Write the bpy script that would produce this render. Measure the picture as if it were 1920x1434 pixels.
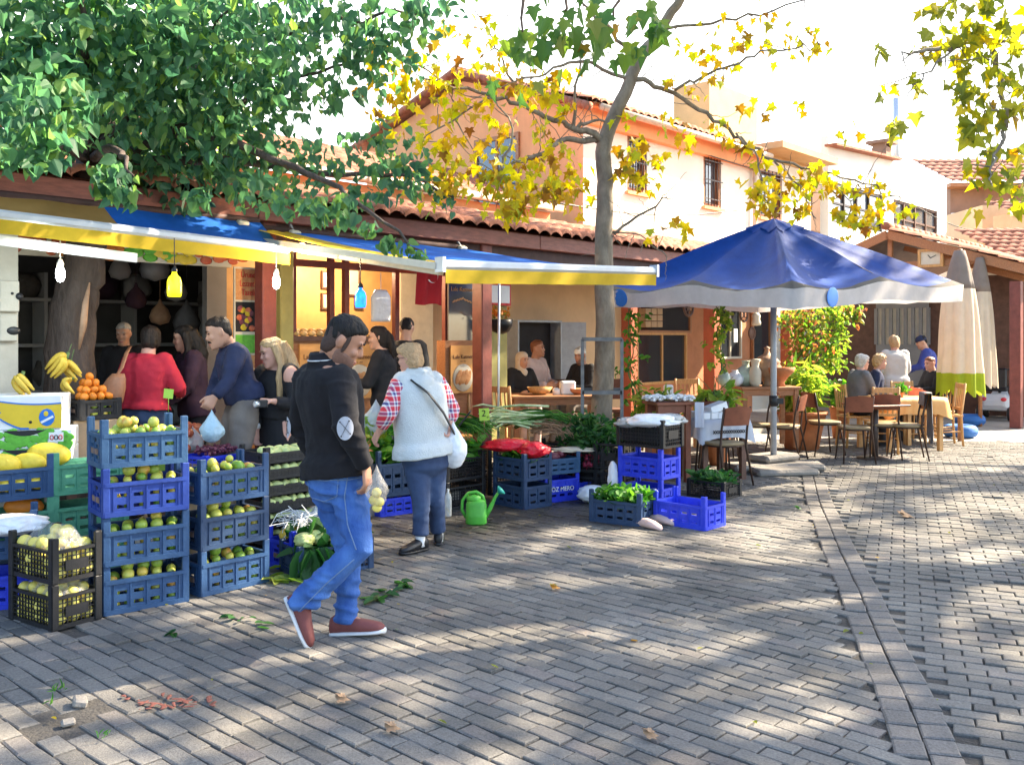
import bpy, bmesh, math, random
import numpy as np
from mathutils import Vector, Matrix, noise
for _o in list(bpy.data.objects): bpy.data.objects.remove(_o)
S = bpy.context.scene
COL = S.collection
rnd = random.Random(11)
# ---------------------------------------------------------------- camera
F, HZ, EH = 1732.0, 632.0, 1.62          # focal length and horizon row of the 1920 px wide photograph, eye height
cam_d = bpy.data.cameras.new('camera'); cam = bpy.data.objects.new('camera', cam_d); COL.objects.link(cam)
cam.location = (0, 0, EH); cam.rotation_euler = (math.radians(90), 0, 0)
cam_d.sensor_width = 36; cam_d.lens = 36*F/1920; cam_d.shift_y = -(717-HZ)/1920
cam_d.clip_start = .05; cam_d.clip_end = 3000
S.camera = cam
# ---------------------------------------------------------------- sky, sun, exposure
SUN_EL, SUN_AZ = math.radians(39), math.radians(67)       # azimuth clockwise from +Y (into the picture)
W_ = bpy.data.worlds.new('World'); S.world = W_; W_.use_nodes = True
_nt = W_.node_tree; _bg = _nt.nodes['Background']
_sky = _nt.nodes.new('ShaderNodeTexSky'); _sky.sky_type = 'NISHITA'; _sky.sun_disc = False
_sky.sun_elevation = SUN_EL; _sky.sun_rotation = SUN_AZ; _sky.dust_density = 1.2; _sky.air_density = 1.0
# thin bright cloud veil low in the sky ahead (towards +Y), clear darker blue overhead and behind
_tc = _nt.nodes.new('ShaderNodeTexCoord'); _sx = _nt.nodes.new('ShaderNodeSeparateXYZ'); _nt.links.new(_tc.outputs['Generated'], _sx.inputs[0])
_mr = _nt.nodes.new('ShaderNodeMapRange'); _mr.interpolation_type = 'SMOOTHSTEP'; _mr.inputs[1].default_value = .35; _mr.inputs[2].default_value = .8; _mr.inputs[3].default_value = 0; _mr.inputs[4].default_value = .95; _nt.links.new(_sx.outputs[1], _mr.inputs[0])
_cn = _nt.nodes.new('ShaderNodeTexNoise'); _cn.inputs['Scale'].default_value = 3.5; _cn.inputs['Detail'].default_value = 5; _nt.links.new(_tc.outputs['Generated'], _cn.inputs['Vector'])
_cr = _nt.nodes.new('ShaderNodeMapRange'); _cr.inputs[1].default_value = .32; _cr.inputs[2].default_value = .5; _cr.inputs[3].default_value = .55; _cr.inputs[4].default_value = 1; _nt.links.new(_cn.outputs[0], _cr.inputs[0])
_mm = _nt.nodes.new('ShaderNodeMath'); _mm.operation = 'MULTIPLY'; _nt.links.new(_mr.outputs[0], _mm.inputs[0]); _nt.links.new(_cr.outputs[0], _mm.inputs[1])
_mx = _nt.nodes.new('ShaderNodeMix'); _mx.data_type = 'RGBA'; _mx.inputs[7].default_value = (6.0, 6.0, 5.9, 1)
_nt.links.new(_mm.outputs[0], _mx.inputs[0]); _nt.links.new(_sky.outputs[0], _mx.inputs[6])
_nt.links.new(_mx.outputs[2], _bg.inputs[0]); _bg.inputs[1].default_value = .13
_sd = bpy.data.lights.new('sun', 'SUN'); _sd.energy = 5.0; _sd.angle = math.radians(.8); _sd.color = (1, .86, .65)
sun = bpy.data.objects.new('sun', _sd); COL.objects.link(sun)
_dir = Vector((math.sin(SUN_AZ)*math.cos(SUN_EL), math.cos(SUN_AZ)*math.cos(SUN_EL), math.sin(SUN_EL)))
sun.rotation_euler = _dir.to_track_quat('Z', 'Y').to_euler(); sun.location = (12, 3, 14)
S.view_settings.view_transform = 'Standard'; S.view_settings.look = 'None'
S.view_settings.exposure = 2.3; S.view_settings.gamma = 1
S.cycles.max_bounces = 8; S.cycles.transparent_max_bounces = 12
try:
    S.cycles.use_denoising = True
except Exception: pass
# ---------------------------------------------------------------- frames of reference
TH = math.radians(43)
UX, UY = math.sin(TH), math.cos(TH)       # along the shop row
RZ = math.atan2(UY, UX)
def P(u, v, z=0): return Vector((u*UX - v*UY, u*UY + v*UX, z))
def uv(p): return (p[0]*UX + p[1]*UY, -p[0]*UY + p[1]*UX)
def W(px, py, Y): return Vector(((px-960)/F*Y, Y, EH + (HZ-py)/F*Y))
def G(px, py): return W(px, py, EH*F/(py-HZ))
def B(px, py, v):
    t = (px-960)/F; Y = v/(UX - UY*t)
    return (Y*(UY + UX*t), v, EH + (HZ-py)/F*Y)
def Bu(px, v): return B(px, 0, v)[0]
def Bz(px, py, v): return B(px, py, v)[2]
Z = Vector((0, 0, 1))
# ---------------------------------------------------------------- mesh builder
OFF = {}
class MB:
    def __init__(s): s.v = []; s.f = []; s.m = []; s.s = []
    def add(s, vs, fs, mi=0, sm=False):
        o = len(s.v); s.v += [tuple(p) for p in vs]
        for f in fs: s.f.append(tuple(i+o for i in f)); s.m.append(mi); s.s.append(sm)
    def box(s, c, size, rot=None, mi=0):
        c = Vector(c); h = [x/2 for x in size]
        if rot is None: R = Matrix.Identity(3)
        elif isinstance(rot, (int, float)): R = Matrix.Rotation(rot, 3, 'Z')
        else: R = rot
        vs = [c + R @ Vector((x*h[0], y*h[1], z*h[2])) for x in (-1,1) for y in (-1,1) for z in (-1,1)]
        s.add(vs, [(0,1,3,2),(4,6,7,5),(0,4,5,1),(2,3,7,6),(0,2,6,4),(1,5,7,3)], mi)
        return s
    def bb(s, a, b, mi=0):
        return s.box([(a[i]+b[i])/2 for i in range(3)], [abs(b[i]-a[i]) for i in range(3)], None, mi)
    def bar(s, a, b, w, h=None, mi=0, up=Z):
        a = Vector(a); b = Vector(b); d = b-a; L = d.length
        if L < 1e-6: return s
        x = d/L; y = up.cross(x)
        if y.length < 1e-4: y = Vector((0,1,0)).cross(x)
        y.normalize(); z = x.cross(y)
        R = Matrix((x, y, z)).transposed()
        return s.box((a+b)/2, (L, w, h or w), R, mi)
    def tube(s, pts, r, n=8, mi=0, cap=True, sm=True, sq=(1,1)):
        pts = [Vector(p) for p in pts]; k = len(pts)
        rs = r if isinstance(r, (list, tuple)) else [r]*k
        t0 = (pts[1]-pts[0]).normalized()
        a = t0.orthogonal().normalized() if abs(t0.z) > .9 else Z.cross(t0).normalized()
        vs = []; 
        for i in range(k):
            t = (pts[min(i+1,k-1)] - pts[max(i-1,0)])
            if t.length < 1e-7: t = t0
            t.normalize(); a = a - t*a.dot(t)
            if a.length < 1e-5: a = t.orthogonal()
            a.normalize(); b = t.cross(a)
            for j in range(n):
                q = 2*math.pi*j/n
                vs.append(pts[i] + (a*math.cos(q)*sq[0] + b*math.sin(q)*sq[1])*rs[i])
        fs = [(i*n+j, i*n+(j+1)%n, (i+1)*n+(j+1)%n, (i+1)*n+j) for i in range(k-1) for j in range(n)]
        if cap:
            vs.append(pts[0] - t0*rs[0]*.35); vs.append(pts[-1] + (pts[-1]-pts[-2]).normalized()*rs[-1]*.35)
            e = len(vs)
            fs += [(e-2, (j+1)%n, j) for j in range(n)] + [(e-1, (k-1)*n+j, (k-1)*n+(j+1)%n) for j in range(n)]
        s.add(vs, fs, mi, sm); return s
    def lathe(s, c, prof, n=16, mi=0, sm=True, axis=None):
        c = Vector(c); R = axis.to_track_quat('Z','Y').to_matrix() if axis else Matrix.Identity(3)
        vs = [c + R @ Vector((r*math.cos(2*math.pi*j/n), r*math.sin(2*math.pi*j/n), z)) for r, z in prof for j in range(n)]
        k = len(prof)
        fs = [(i*n+j, i*n+(j+1)%n, (i+1)*n+(j+1)%n, (i+1)*n+j) for i in range(k-1) for j in range(n)]
        if prof[0][0] > 1e-4: fs.append(tuple(range(n))[::-1])
        if prof[-1][0] > 1e-4: fs.append(tuple((k-1)*n+j for j in range(n)))
        s.add(vs, fs, mi, sm); return s
    def ell(s, c, r, n=12, m=8, R=None, mi=0, jit=0):
        c = Vector(c); r = (r,r,r) if isinstance(r, (int,float)) else r
        vs = []
        for i in range(m+1):
            ph = math.pi*i/m
            for j in range(n):
                q = 2*math.pi*j/n
                p = Vector((r[0]*math.sin(ph)*math.cos(q), r[1]*math.sin(ph)*math.sin(q), -r[2]*math.cos(ph)))
                if jit: p *= 1 + jit*noise.noise(p*(3/max(r)) + c*3)
                vs.append(c + (R @ p if R else p))
        fs = [(i*n+j, i*n+(j+1)%n, (i+1)*n+(j+1)%n, (i+1)*n+j) for i in range(m) for j in range(n)]
        s.add(vs, fs, mi, True); return s
    def grid(s, rows, mi=0, sm=True):
        k = len(rows); n = len(rows[0])
        s.add([p for r in rows for p in r], [(i*n+j, i*n+j+1, (i+1)*n+j+1, (i+1)*n+j) for i in range(k-1) for j in range(n-1)], mi, sm); return s
    def loft(s, rings, mi=0, sm=True, cap=True):
        k = len(rings); n = len(rings[0]); vs = [p for r in rings for p in r]
        fs = [(i*n+j, i*n+(j+1)%n, (i+1)*n+(j+1)%n, (i+1)*n+j) for i in range(k-1) for j in range(n)]
        if cap:
            for ri, base in ((rings[0], 0), (rings[-1], (k-1)*n)):
                c = sum((Vector(p) for p in ri), Vector())/n; vs.append(c); e = len(vs)-1
                fs += [(e, base+(j+1)%n, base+j) if base == 0 else (e, base+j, base+(j+1)%n) for j in range(n)]
        s.add(vs, fs, mi, sm); return s
    def panel(s, o, ex, n, L, H, rows, cols, t=.012, mi=0):
        # upright panel with rectangular holes: o corner, ex unit vector along it, n unit normal, rows/cols hole intervals
        o = Vector(o); ex = Vector(ex); n = Vector(n)
        def piece(x0, x1, z0, z1):
            if x1-x0 < 1e-4 or z1-z0 < 1e-4: return
            R = Matrix((ex, n, Z)).transposed()
            s.box(o + ex*(x0+x1)/2 + Z*(z0+z1)/2, (x1-x0, t, z1-z0), R, mi)
        z = 0
        for r0, r1 in rows:
            piece(0, L, z, r0); x = 0
            for c0, c1 in cols: piece(x, c0, r0, r1); x = c1
            piece(x, L, r0, r1); z = r1
        piece(0, L, z, H); return s
    def mesh(s, name, mats, off=None, bevel=0, fixn=False):
        me = bpy.data.meshes.new(name)
        vs = s.v if off is None else [(p[0]-off[0], p[1]-off[1], p[2]-off[2]) for p in s.v]
        me.from_pydata(vs, [], s.f)
        for m in (mats if isinstance(mats, (list, tuple)) else [mats]): me.materials.append(m)
        me.polygons.foreach_set('material_index', s.m); me.polygons.foreach_set('use_smooth', s.s)
        if bevel or fixn:
            bm = bmesh.new(); bm.from_mesh(me)
            if fixn: bmesh.ops.recalc_face_normals(bm, faces=bm.faces)
            if bevel:
                es = [e for e in bm.edges if len(e.link_faces) == 2 and e.calc_face_angle(0) > .6]
                bmesh.ops.bevel(bm, geom=es, offset=bevel, segments=1, affect='EDGES', clamp_overlap=True)
            bm.to_mesh(me); bm.free()
        me.update(); return me
    def build(s, name, mats, parent=None, bevel=0, label=None):
        off = OFF.get(parent.name) if parent else None
        me = s.mesh(name, mats, off, bevel)
        o = bpy.data.objects.new(name, me); COL.objects.link(o)
        if parent: o.parent = parent; OFF[o.name] = off
        if label: o['label'] = label
        return o
    def solo(s, name, mats, label, cat, base, group=None, frame=False, kind=None, bevel=0):
        # a thing that is one mesh; base in the mesh's own coordinates
        me = s.mesh(name, mats, base, bevel)
        o = bpy.data.objects.new(name, me); COL.objects.link(o)
        o.location = P(*base) if frame else Vector(base)
        if frame: o.rotation_euler = (0, 0, RZ)
        tag(o, label, cat, group, kind); OFF[o.name] = base
        return o
def tag(o, label=None, cat=None, group=None, kind=None):
    if label: o['label'] = label
    if cat: o['category'] = cat
    if group: o['group'] = group
    if kind: o['kind'] = kind
def thing(name, label, cat, base=(0,0,0), frame=False, group=None, rot=None, local=False):
    # Empty at the thing's base; its parts are given in world (or shop-row, frame=True) coordinates, or local ones (local=True)
    o = bpy.data.objects.new(name, None); COL.objects.link(o); o.empty_display_size = .1
    o.location = P(*base) if frame else Vector(base)
    o.rotation_euler = (0, 0, RZ if frame and rot is None else (rot or 0))
    tag(o, label, cat, group); OFF[o.name] = None if local else tuple(base)
    return o
def copy_tree(o, parent=None):
    c = o.copy(); COL.objects.link(c)
    if parent: c.parent = parent
    for ch in list(o.children): copy_tree(ch, c)
    return c
def copy_thing(o, loc, rz, label, group=None):
    c = copy_tree(o); c.location = loc; c.rotation_euler = (0, 0, rz); c['label'] = label
    if group: c['group'] = group
    return c
# ---------------------------------------------------------------- materials
def mat(name, col, rough=.6, var=.12, scale=6, bump=0, bscale=80, metal=0, spec=.4, col2=None, emit=0, alpha=1, rndh=0, sheen=0, trans=0, bdist=.02, aniso=None, island=0):
    m = bpy.data.materials.new(name); m.use_nodes = True; nt = m.node_tree; n = nt.nodes; b = n['Principled BSDF']; L = nt.links.new
    b.inputs['Roughness'].default_value = rough; b.inputs['Metallic'].default_value = metal
    b.inputs['Specular IOR Level'].default_value = spec
    if sheen: b.inputs['Sheen Weight'].default_value = sheen
    if trans: b.inputs['Transmission Weight'].default_value = trans
    if alpha < 1: b.inputs['Alpha'].default_value = alpha
    tc = n.new('ShaderNodeTexCoord'); src = tc.outputs['Object']
    if aniso:
        mp = n.new('ShaderNodeMapping'); mp.inputs['Scale'].default_value = aniso; L(src, mp.inputs[0]); src = mp.outputs[0]
    nz = n.new('ShaderNodeTexNoise'); nz.inputs['Scale'].default_value = scale; nz.inputs['Detail'].default_value = 6; nz.inputs['Roughness'].default_value = .65
    L(src, nz.inputs['Vector'])
    cr = n.new('ShaderNodeValToRGB'); cr.color_ramp.elements[0].position = .3; cr.color_ramp.elements[1].position = .7
    c2 = col2 or [min(1, c*(1+var)) for c in col]; c1 = col if col2 else [c*(1-var) for c in col]
    cr.color_ramp.elements[0].color = (*c1, 1); cr.color_ramp.elements[1].color = (*c2, 1)
    L(nz.outputs[0], cr.inputs[0]); out = cr.outputs[0]
    if rndh or island:
        hs = n.new('ShaderNodeHueSaturation'); mr = n.new('ShaderNodeMapRange')
        if island: gi = n.new('ShaderNodeNewGeometry'); L(gi.outputs['Random Per Island'], mr.inputs[0])
        else: gi = n.new('ShaderNodeObjectInfo'); L(gi.outputs['Random'], mr.inputs[0])
        a = rndh or island
        mr.inputs[3].default_value = 1-a; mr.inputs[4].default_value = 1+a
        L(mr.outputs[0], hs.inputs['Value']); L(out, hs.inputs['Color']); out = hs.outputs[0]
    L(out, b.inputs['Base Color'])
    if emit: L(out, b.inputs['Emission Color']); b.inputs['Emission Strength'].default_value = emit
    if bump:
        n2 = n.new('ShaderNodeTexNoise'); n2.inputs['Scale'].default_value = bscale; n2.inputs['Detail'].default_value = 4
        L(src, n2.inputs['Vector']); bp = n.new('ShaderNodeBump'); bp.inputs['Strength'].default_value = bump; bp.inputs['Distance'].default_value = bdist
        L(n2.outputs[0], bp.inputs['Height']); L(bp.outputs[0], b.inputs['Normal'])
    return m
def fruitmat(name, stops):
    m = mat(name, (.3,.3,.1), .38, .12, 14, .05, 60, spec=.5); nt = m.node_tree; n = nt.nodes; L = nt.links.new; b = n['Principled BSDF']
    src = b.inputs['Base Color'].links[0].from_socket
    gi = n.new('ShaderNodeObjectInfo'); cr = n.new('ShaderNodeValToRGB')
    nz = n.new('ShaderNodeTexNoise'); nz.inputs['Scale'].default_value = 16; tc = n.new('ShaderNodeTexCoord'); L(tc.outputs['Object'], nz.inputs[0])
    ad = n.new('ShaderNodeMath'); ad.operation = 'MULTIPLY_ADD'; L(nz.outputs[0], ad.inputs[0]); ad.inputs[1].default_value = .5; L(gi.outputs['Random'], ad.inputs[2])
    su = n.new('ShaderNodeMath'); su.operation = 'SUBTRACT'; L(ad.outputs[0], su.inputs[0]); su.inputs[1].default_value = .25
    for i, (p, c) in enumerate(stops):
        el = cr.color_ramp.elements[i] if i < 2 else cr.color_ramp.elements.new(p)
        el.position = p; el.color = (*c, 1)
    L(su.outputs[0], cr.inputs[0]); L(cr.outputs[0], b.inputs['Base Color']); return m
def leafmat(name, stops, trans=.45, rough=.5):
    m = bpy.data.materials.new(name); m.use_nodes = True; nt = m.node_tree; n = nt.nodes; L = nt.links.new
    b = n['Principled BSDF']; out = n['Material Output']
    b.inputs['Roughness'].default_value = rough; b.inputs['Specular IOR Level'].default_value = .3
    gi = n.new('ShaderNodeNewGeometry'); cr = n.new('ShaderNodeValToRGB'); e = cr.color_ramp
    for i, (p, c) in enumerate(stops):
        el = e.elements[i] if i < 2 else e.elements.new(p)
        el.position = p; el.color = (*c, 1)
    L(gi.outputs['Random Per Island'], cr.inputs[0])
    tr = n.new('ShaderNodeBsdfTranslucent'); hs = n.new('ShaderNodeHueSaturation'); hs.inputs['Value'].default_value = 1.7; hs.inputs['Saturation'].default_value = 1.12
    L(cr.outputs[0], b.inputs['Base Color']); L(cr.outputs[0], hs.inputs['Color']); L(hs.outputs[0], tr.inputs[0])
    mx = n.new('ShaderNodeMixShader'); mx.inputs[0].default_value = trans
    L(b.outputs[0], mx.inputs[1]); L(tr.outputs[0], mx.inputs[2]); L(mx.outputs[0], out.inputs[0])
    return m
def clothmat(name, col, trans=.3, var=.1, scale=3, rough=.8, bump=.15, bscale=200, col2=None):
    m = mat(name, col, rough, var, scale, bump, bscale, spec=.2, col2=col2); nt = m.node_tree; n = nt.nodes; L = nt.links.new
    b = n['Principled BSDF']; out = n['Material Output']; src = b.inputs['Base Color'].links[0].from_socket
    tr = n.new('ShaderNodeBsdfTranslucent'); L(src, tr.inputs[0]); mx = n.new('ShaderNodeMixShader'); mx.inputs[0].default_value = trans
    L(b.outputs[0], mx.inputs[1]); L(tr.outputs[0], mx.inputs[2]); L(mx.outputs[0], out.inputs[0]); return m
M = {}
def dm(k, *a, **kw): M[k] = mat(k, *a, **kw)
dm('dirt', (.068,.061,.053), .95, .3, 9, .6, 60)
dm('concrete', (.34,.31,.27), .9, .18, 3, .3, 40)
dm('stucco_orange', (.80,.37,.17), .9, .16, 1.3, .25, 90, aniso=(1,1,.35))
dm('stucco_cream', (.82,.77,.67), .9, .07, 1.2, .25, 90)
dm('stucco_white', (.80,.78,.72), .9, .06, 1.2, .2, 90)
dm('stucco_beige', (.68,.47,.28), .9, .12, 1.4, .25, 90)
dm('stucco_ochre', (.62,.42,.20), .9, .14, 1.4, .25, 90)
dm('cafe_orange', (.50,.21,.10), .9, .2, 2, .25, 90)
dm('stucco_brown', (.27,.16,.11), .9, .2, 1.4, .25, 90)
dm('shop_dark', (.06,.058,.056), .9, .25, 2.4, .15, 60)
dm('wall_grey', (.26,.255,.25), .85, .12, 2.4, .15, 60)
dm('roof_tile', (.34,.13,.075), .85, .45, 5, .35, 70, island=.12)
dm('roof_edge', (.62,.50,.38), .9, .2, 5, .3, 60)
dm('fascia', (.23,.075,.052), .55, .28, 7, .2, 60, aniso=(1,6,6))
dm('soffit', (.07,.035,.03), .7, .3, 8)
dm('post_red', (.17,.045,.035), .5, .25, 9, .1, 40)
dm('post_orange', (.42,.10,.045), .55, .2, 6, .15, 40)
dm('wood', (.36,.16,.07), .5, .3, 7, .2, 70, aniso=(1,8,8))
dm('wood_light', (.55,.30,.11), .5, .25, 7, .2, 70, aniso=(8,8,1))
dm('wood_dark', (.12,.06,.04), .6, .3, 7, .2, 70)
dm('olive_paint', (.30,.27,.09), .6, .15, 6, .1, 60)
dm('bar_paint', (.46,.49,.53), .35, .08, 9)
dm('white_paint', (.72,.71,.68), .5, .07, 9)
dm('pillar_cream', (.42,.39,.32), .7, .14, 5, .1, 60)
dm('cream_paint', (.62,.56,.44), .55, .1, 9)
dm('alu', (.62,.63,.65), .35, .06, 10, metal=.6)
dm('guard_grey', (.15,.15,.15), .6, .3, 12, metal=.2)
dm('steel_grey', (.33,.35,.38), .5, .15, 8, metal=.3)
dm('iron_dark', (.06,.045,.04), .45, .3, 12, metal=.4)
dm('chair_metal', (.05,.028,.02), .4, .3, 14, metal=.3)
dm('chair_back', (.20,.065,.035), .4, .2, 8)
dm('chair_seat', (.26,.19,.10), .55, .25, 9, .1, 60)
dm('glass_dark', (.025,.03,.035), .08, .2, 3, spec=.8)
dm('glass_sky', (.09,.10,.115), .05, .2, 2, spec=.9)
dm('dark_void', (.025,.023,.025), .9, .3, 3)
dm('terracotta', (.45,.17,.07), .8, .2, 7, .2, 60)
dm('black_plastic', (.014,.014,.016), .45, .3, 20, .1, 90)
dm('crate_blue', (.016,.050,.125), .5, .2, 13, .15, 80, col2=(.026,.075,.18))
dm('crate_navy', (.012,.034,.085), .5, .2, 13, .15, 80, col2=(.025,.055,.12))
dm('crate_bright', (.012,.03,.52), .5, .2, 13, .15, 80, col2=(.03,.06,.60))
dm('crate_steel', (.025,.075,.165), .5, .2, 13, .15, 80, col2=(.045,.11,.21))
dm('crate_green', (.05,.22,.13), .5, .2, 13, .15, 80, col2=(.09,.30,.19))
dm('can_green', (.09,.42,.05), .45, .15, 8, .05, 60)
dm('can_rose', (.03,.35,.27), .45, .1, 8)
M['apple'] = fruitmat('apple', [(0,(.14,.30,.03)),(.35,(.34,.46,.06)),(.75,(.58,.55,.09)),(.95,(.66,.46,.07)),(1,(.66,.32,.06))])
dm('quince', (.68,.56,.12), .5, .12, 9, rndh=.12)
dm('lemon', (.75,.50,.05), .45, .12, 9, rndh=.12, bump=.1)
dm('pear', (.52,.58,.22), .5, .15, 9, rndh=.15)
dm('mandarin', (.72,.22,.02), .5, .12, 9, rndh=.12)
dm('red_apple', (.45,.05,.03), .4, .25, 9, col2=(.60,.20,.08), rndh=.2)
dm('crate_label', (.20,.13,.10), .7, .35, 60)
dm('tomato_stain', (.17,.055,.04), .7, .3, 30)
dm('grape', (.14,.03,.05), .4, .25, 9, rndh=.2)
dm('melon', (.62,.45,.03), .5, .25, 22, col2=(.80,.62,.06), bump=.2, bscale=30)
dm('banana', (.62,.42,.05), .5, .2, 12, rndh=.1)
dm('bag_white', (.75,.76,.78), .35, .06, 6, .5, 18, bdist=.03)
dm('bag_blue', (.42,.58,.66), .3, .08, 6, .6, 20, bdist=.03)
dm('bag_red', (.62,.01,.025), .3, .15, 8, .6, 22, bdist=.03)
dm('paper_white', (.78,.78,.76), .7, .05, 8)
dm('tag_green', (.38,.62,.08), .7, .05, 8)
dm('ink', (.02,.02,.02), .7, .1, 8)
dm('red_paint', (.55,.03,.03), .6, .1, 8)
dm('flag_red', (.42,.012,.02), .8, .15, 5, .3, 40)
dm('skin', (.50,.27,.18), .5, .08, 14, .05, 200, spec=.35)
dm('skin_pink', (.58,.31,.23), .5, .1, 14, .05, 200, spec=.35)
dm('skin_tan', (.40,.20,.125), .5, .1, 14, .05, 200, spec=.35)
dm('lip', (.42,.13,.10), .5, .1, 9)
dm('eye', (.03,.022,.02), .2, .1, 9, spec=.7)
dm('hair_black', (.013,.011,.010), .6, .4, 40, .5, 90, spec=.2, aniso=(1,1,.2))
dm('hair_dark', (.02,.014,.011), .6, .4, 40, .5, 90, spec=.2, aniso=(1,1,.2))
dm('hair_blonde', (.42,.27,.13), .5, .3, 40, .7, 90, aniso=(1,1,.15))
dm('hair_sandy', (.46,.29,.15), .55, .25, 40, .8, 60)
dm('hair_grey', (.42,.40,.37), .5, .25, 40, .7, 60)
dm('hair_auburn', (.20,.07,.03), .5, .3, 40, .6, 60)
dm('hair_fade', (.055,.032,.024), .8, .3, 120)
dm('stubble', (.20,.105,.075), .7, .2, 90)
dm('knit_black', (.013,.012,.014), .9, .25, 12, .25, 260, sheen=.04, spec=.2)
dm('patch', (.40,.41,.45), .8, .08, 30, .2, 200)
dm('denim', (.013,.058,.25), .85, .35, 5, .35, 240, col2=(.085,.20,.48), aniso=(1,1,.45))
dm('denim_dark', (.022,.036,.085), .85, .3, 6, .25, 200, col2=(.05,.085,.17))
dm('shoe_maroon', (.16,.045,.04), .7, .25, 9, .2, 150)
dm('sole', (.60,.60,.60), .6, .1, 9)
dm('shoe_black', (.014,.014,.016), .4, .2, 9)
dm('sock', (.72,.72,.72), .8, .05, 9)
dm('fleece', (.56,.59,.585), .95, .09, 5, .5, 120, sheen=.4)
dm('red_knit', (.48,.022,.045), .85, .12, 8, .25, 200)
dm('navy_cloth', (.018,.025,.065), .85, .2, 8, .2, 200)
dm('black_cloth', (.013,.012,.014), .85, .2, 8, .2, 200)
dm('plum_cloth', (.035,.015,.03), .85, .2, 8, .2, 200)
dm('khaki', (.17,.145,.125), .85, .15, 8, .2, 200)
dm('grey_cloth', (.12,.12,.13), .85, .15, 8, .2, 200)
dm('grey_knit', (.55,.53,.52), .9, .08, 8, .3, 160)
dm('tan_leather', (.36,.16,.08), .5, .2, 9, .2, 60)
dm('rose_cloth', (.55,.40,.36), .85, .15, 8, .2, 100)
dm('blue_jacket', (.03,.05,.25), .7, .15, 8, .2, 100)
dm('gold_metal', (.5,.35,.12), .35, .1, 9, metal=.8)
dm('bark_dark', (.075,.055,.045), .95, .4, 7, .9, 22, bdist=.04, aniso=(1,1,.35))
dm('bark_plane', (.30,.245,.18), .85, .35, 9, .5, 26, col2=(.13,.10,.072), aniso=(1,1,.5))
dm('twig', (.10,.06,.035), .9, .3, 9)
dm('stem', (.10,.16,.05), .7, .2, 9)
dm('leek_white', (.62,.66,.42), .5, .1, 9, col2=(.16,.30,.07), aniso=(1,1,1))
dm('root_brown', (.30,.19,.11), .9, .25, 20, .4, 60)
dm('radish', (.28,.02,.05), .5, .3, 20, rndh=.2)
dm('tin_gold', (.55,.32,.12), .5, .15, 5)
dm('sign_orange', (.62,.27,.07), .6, .12, 3, col2=(.72,.40,.14))
dm('katmer', (.45,.16,.05), .6, .3, 20, col2=(.70,.38,.16))
dm('sign_brown', (.16,.06,.03), .6, .1, 9)
dm('banana_yellow', (.72,.50,.03), .6, .08, 7)
dm('box_blue', (.02,.16,.55), .6, .08, 7)
dm('leaf_print', (.12,.42,.04), .6, .2, 30)
dm('tyre_blue', (.03,.13,.38), .7, .12, 9, .2, 60)
dm('tyre_black', (.02,.02,.02), .7, .2, 9)
dm('scooter_white', (.55,.56,.58), .35, .05, 9)
dm('lamp_red', (.5,.02,.03), .3, .1, 9)
dm('urn', (.33,.20,.12), .55, .3, 9, .2, 40)
dm('jug_green', (.42,.50,.40), .25, .15, 9, spec=.6)
dm('stone', (.24,.215,.185), .9, .2, 8, .5, 40)
dm('cardboard', (.42,.28,.16), .8, .15, 8)
dm('snack', (.62,.42,.18), .6, .3, 30, rndh=.2)
dm('net_blue', (.03,.04,.25), .8, .2, 9)
dm('bulb_white', (.95,1,1), .3, .02, 3, emit=6)
dm('bulb_warm', (1,.75,.45), .3, .02, 3, emit=6)
dm('lamp_yellow', (.80,.74,.01), .3, .12, 14, emit=.75)
dm('lamp_blue', (.01,.14,.95), .3, .5, 22, emit=.9)
M['mul'] = leafmat('mul', [(0,(.045,.118,.066)),(.45,(.075,.17,.085)),(.8,(.10,.215,.08)),(1,(.18,.28,.065))], .55)
M['plane_yellow'] = leafmat('plane_yellow', [(0,(.20,.10,.02)),(.18,(.44,.28,.025)),(.55,(.52,.43,.03)),(.88,(.30,.36,.04)),(1,(.16,.07,.02))], .55)
M['plane_green'] = leafmat('plane_green', [(0,(.05,.12,.03)),(.5,(.09,.17,.035)),(.85,(.16,.22,.04)),(1,(.28,.10,.03))], .4)
M['plane_olive'] = leafmat('plane_olive', [(0,(.12,.15,.025)),(.4,(.20,.22,.035)),(.7,(.32,.30,.035)),(.92,(.48,.38,.03)),(1,(.26,.13,.03))], .55)
M['herb'] = leafmat('herb', [(0,(.03,.13,.02)),(.5,(.07,.22,.03)),(1,(.16,.34,.05))], .4)
M['ivy'] = leafmat('ivy', [(0,(.06,.16,.03)),(.4,(.15,.27,.04)),(.62,(.34,.34,.06)),(.8,(.42,.20,.09)),(1,(.34,.09,.05))], .5)
M['bush'] = leafmat('bush', [(0,(.015,.06,.015)),(.6,(.03,.11,.025)),(1,(.07,.18,.04))], .35)
M['fern'] = leafmat('fern', [(0,(.12,.24,.04)),(.6,(.25,.36,.06)),(1,(.40,.42,.08))], .5)
M['flower'] = leafmat('flower', [(0,(.5,.12,.03)),(.5,(.6,.25,.05)),(1,(.2,.2,.05))], .4)
M['awn_yellow'] = clothmat('awn_yellow', (.58,.40,.03), .35, .14, 4)
M['awn_blue'] = clothmat('awn_blue', (.015,.13,.55), .35, .18, 4)
M['awn_tan'] = clothmat('awn_tan', (.36,.22,.07), .3, .14, 4)
M['par_blue'] = clothmat('par_blue', (.004,.052,.29), .25, .25, 3, .55)
M['par_white'] = clothmat('par_white', (.60,.56,.54), .3, .12, 5)
M['par_grey'] = clothmat('par_grey', (.12,.11,.10), .25, .1, 5)
M['par_cream'] = clothmat('par_cream', (.74,.62,.48), .3, .08, 5)
M['par_lime'] = clothmat('par_lime', (.34,.42,.03), .4, .12, 5)
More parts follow.
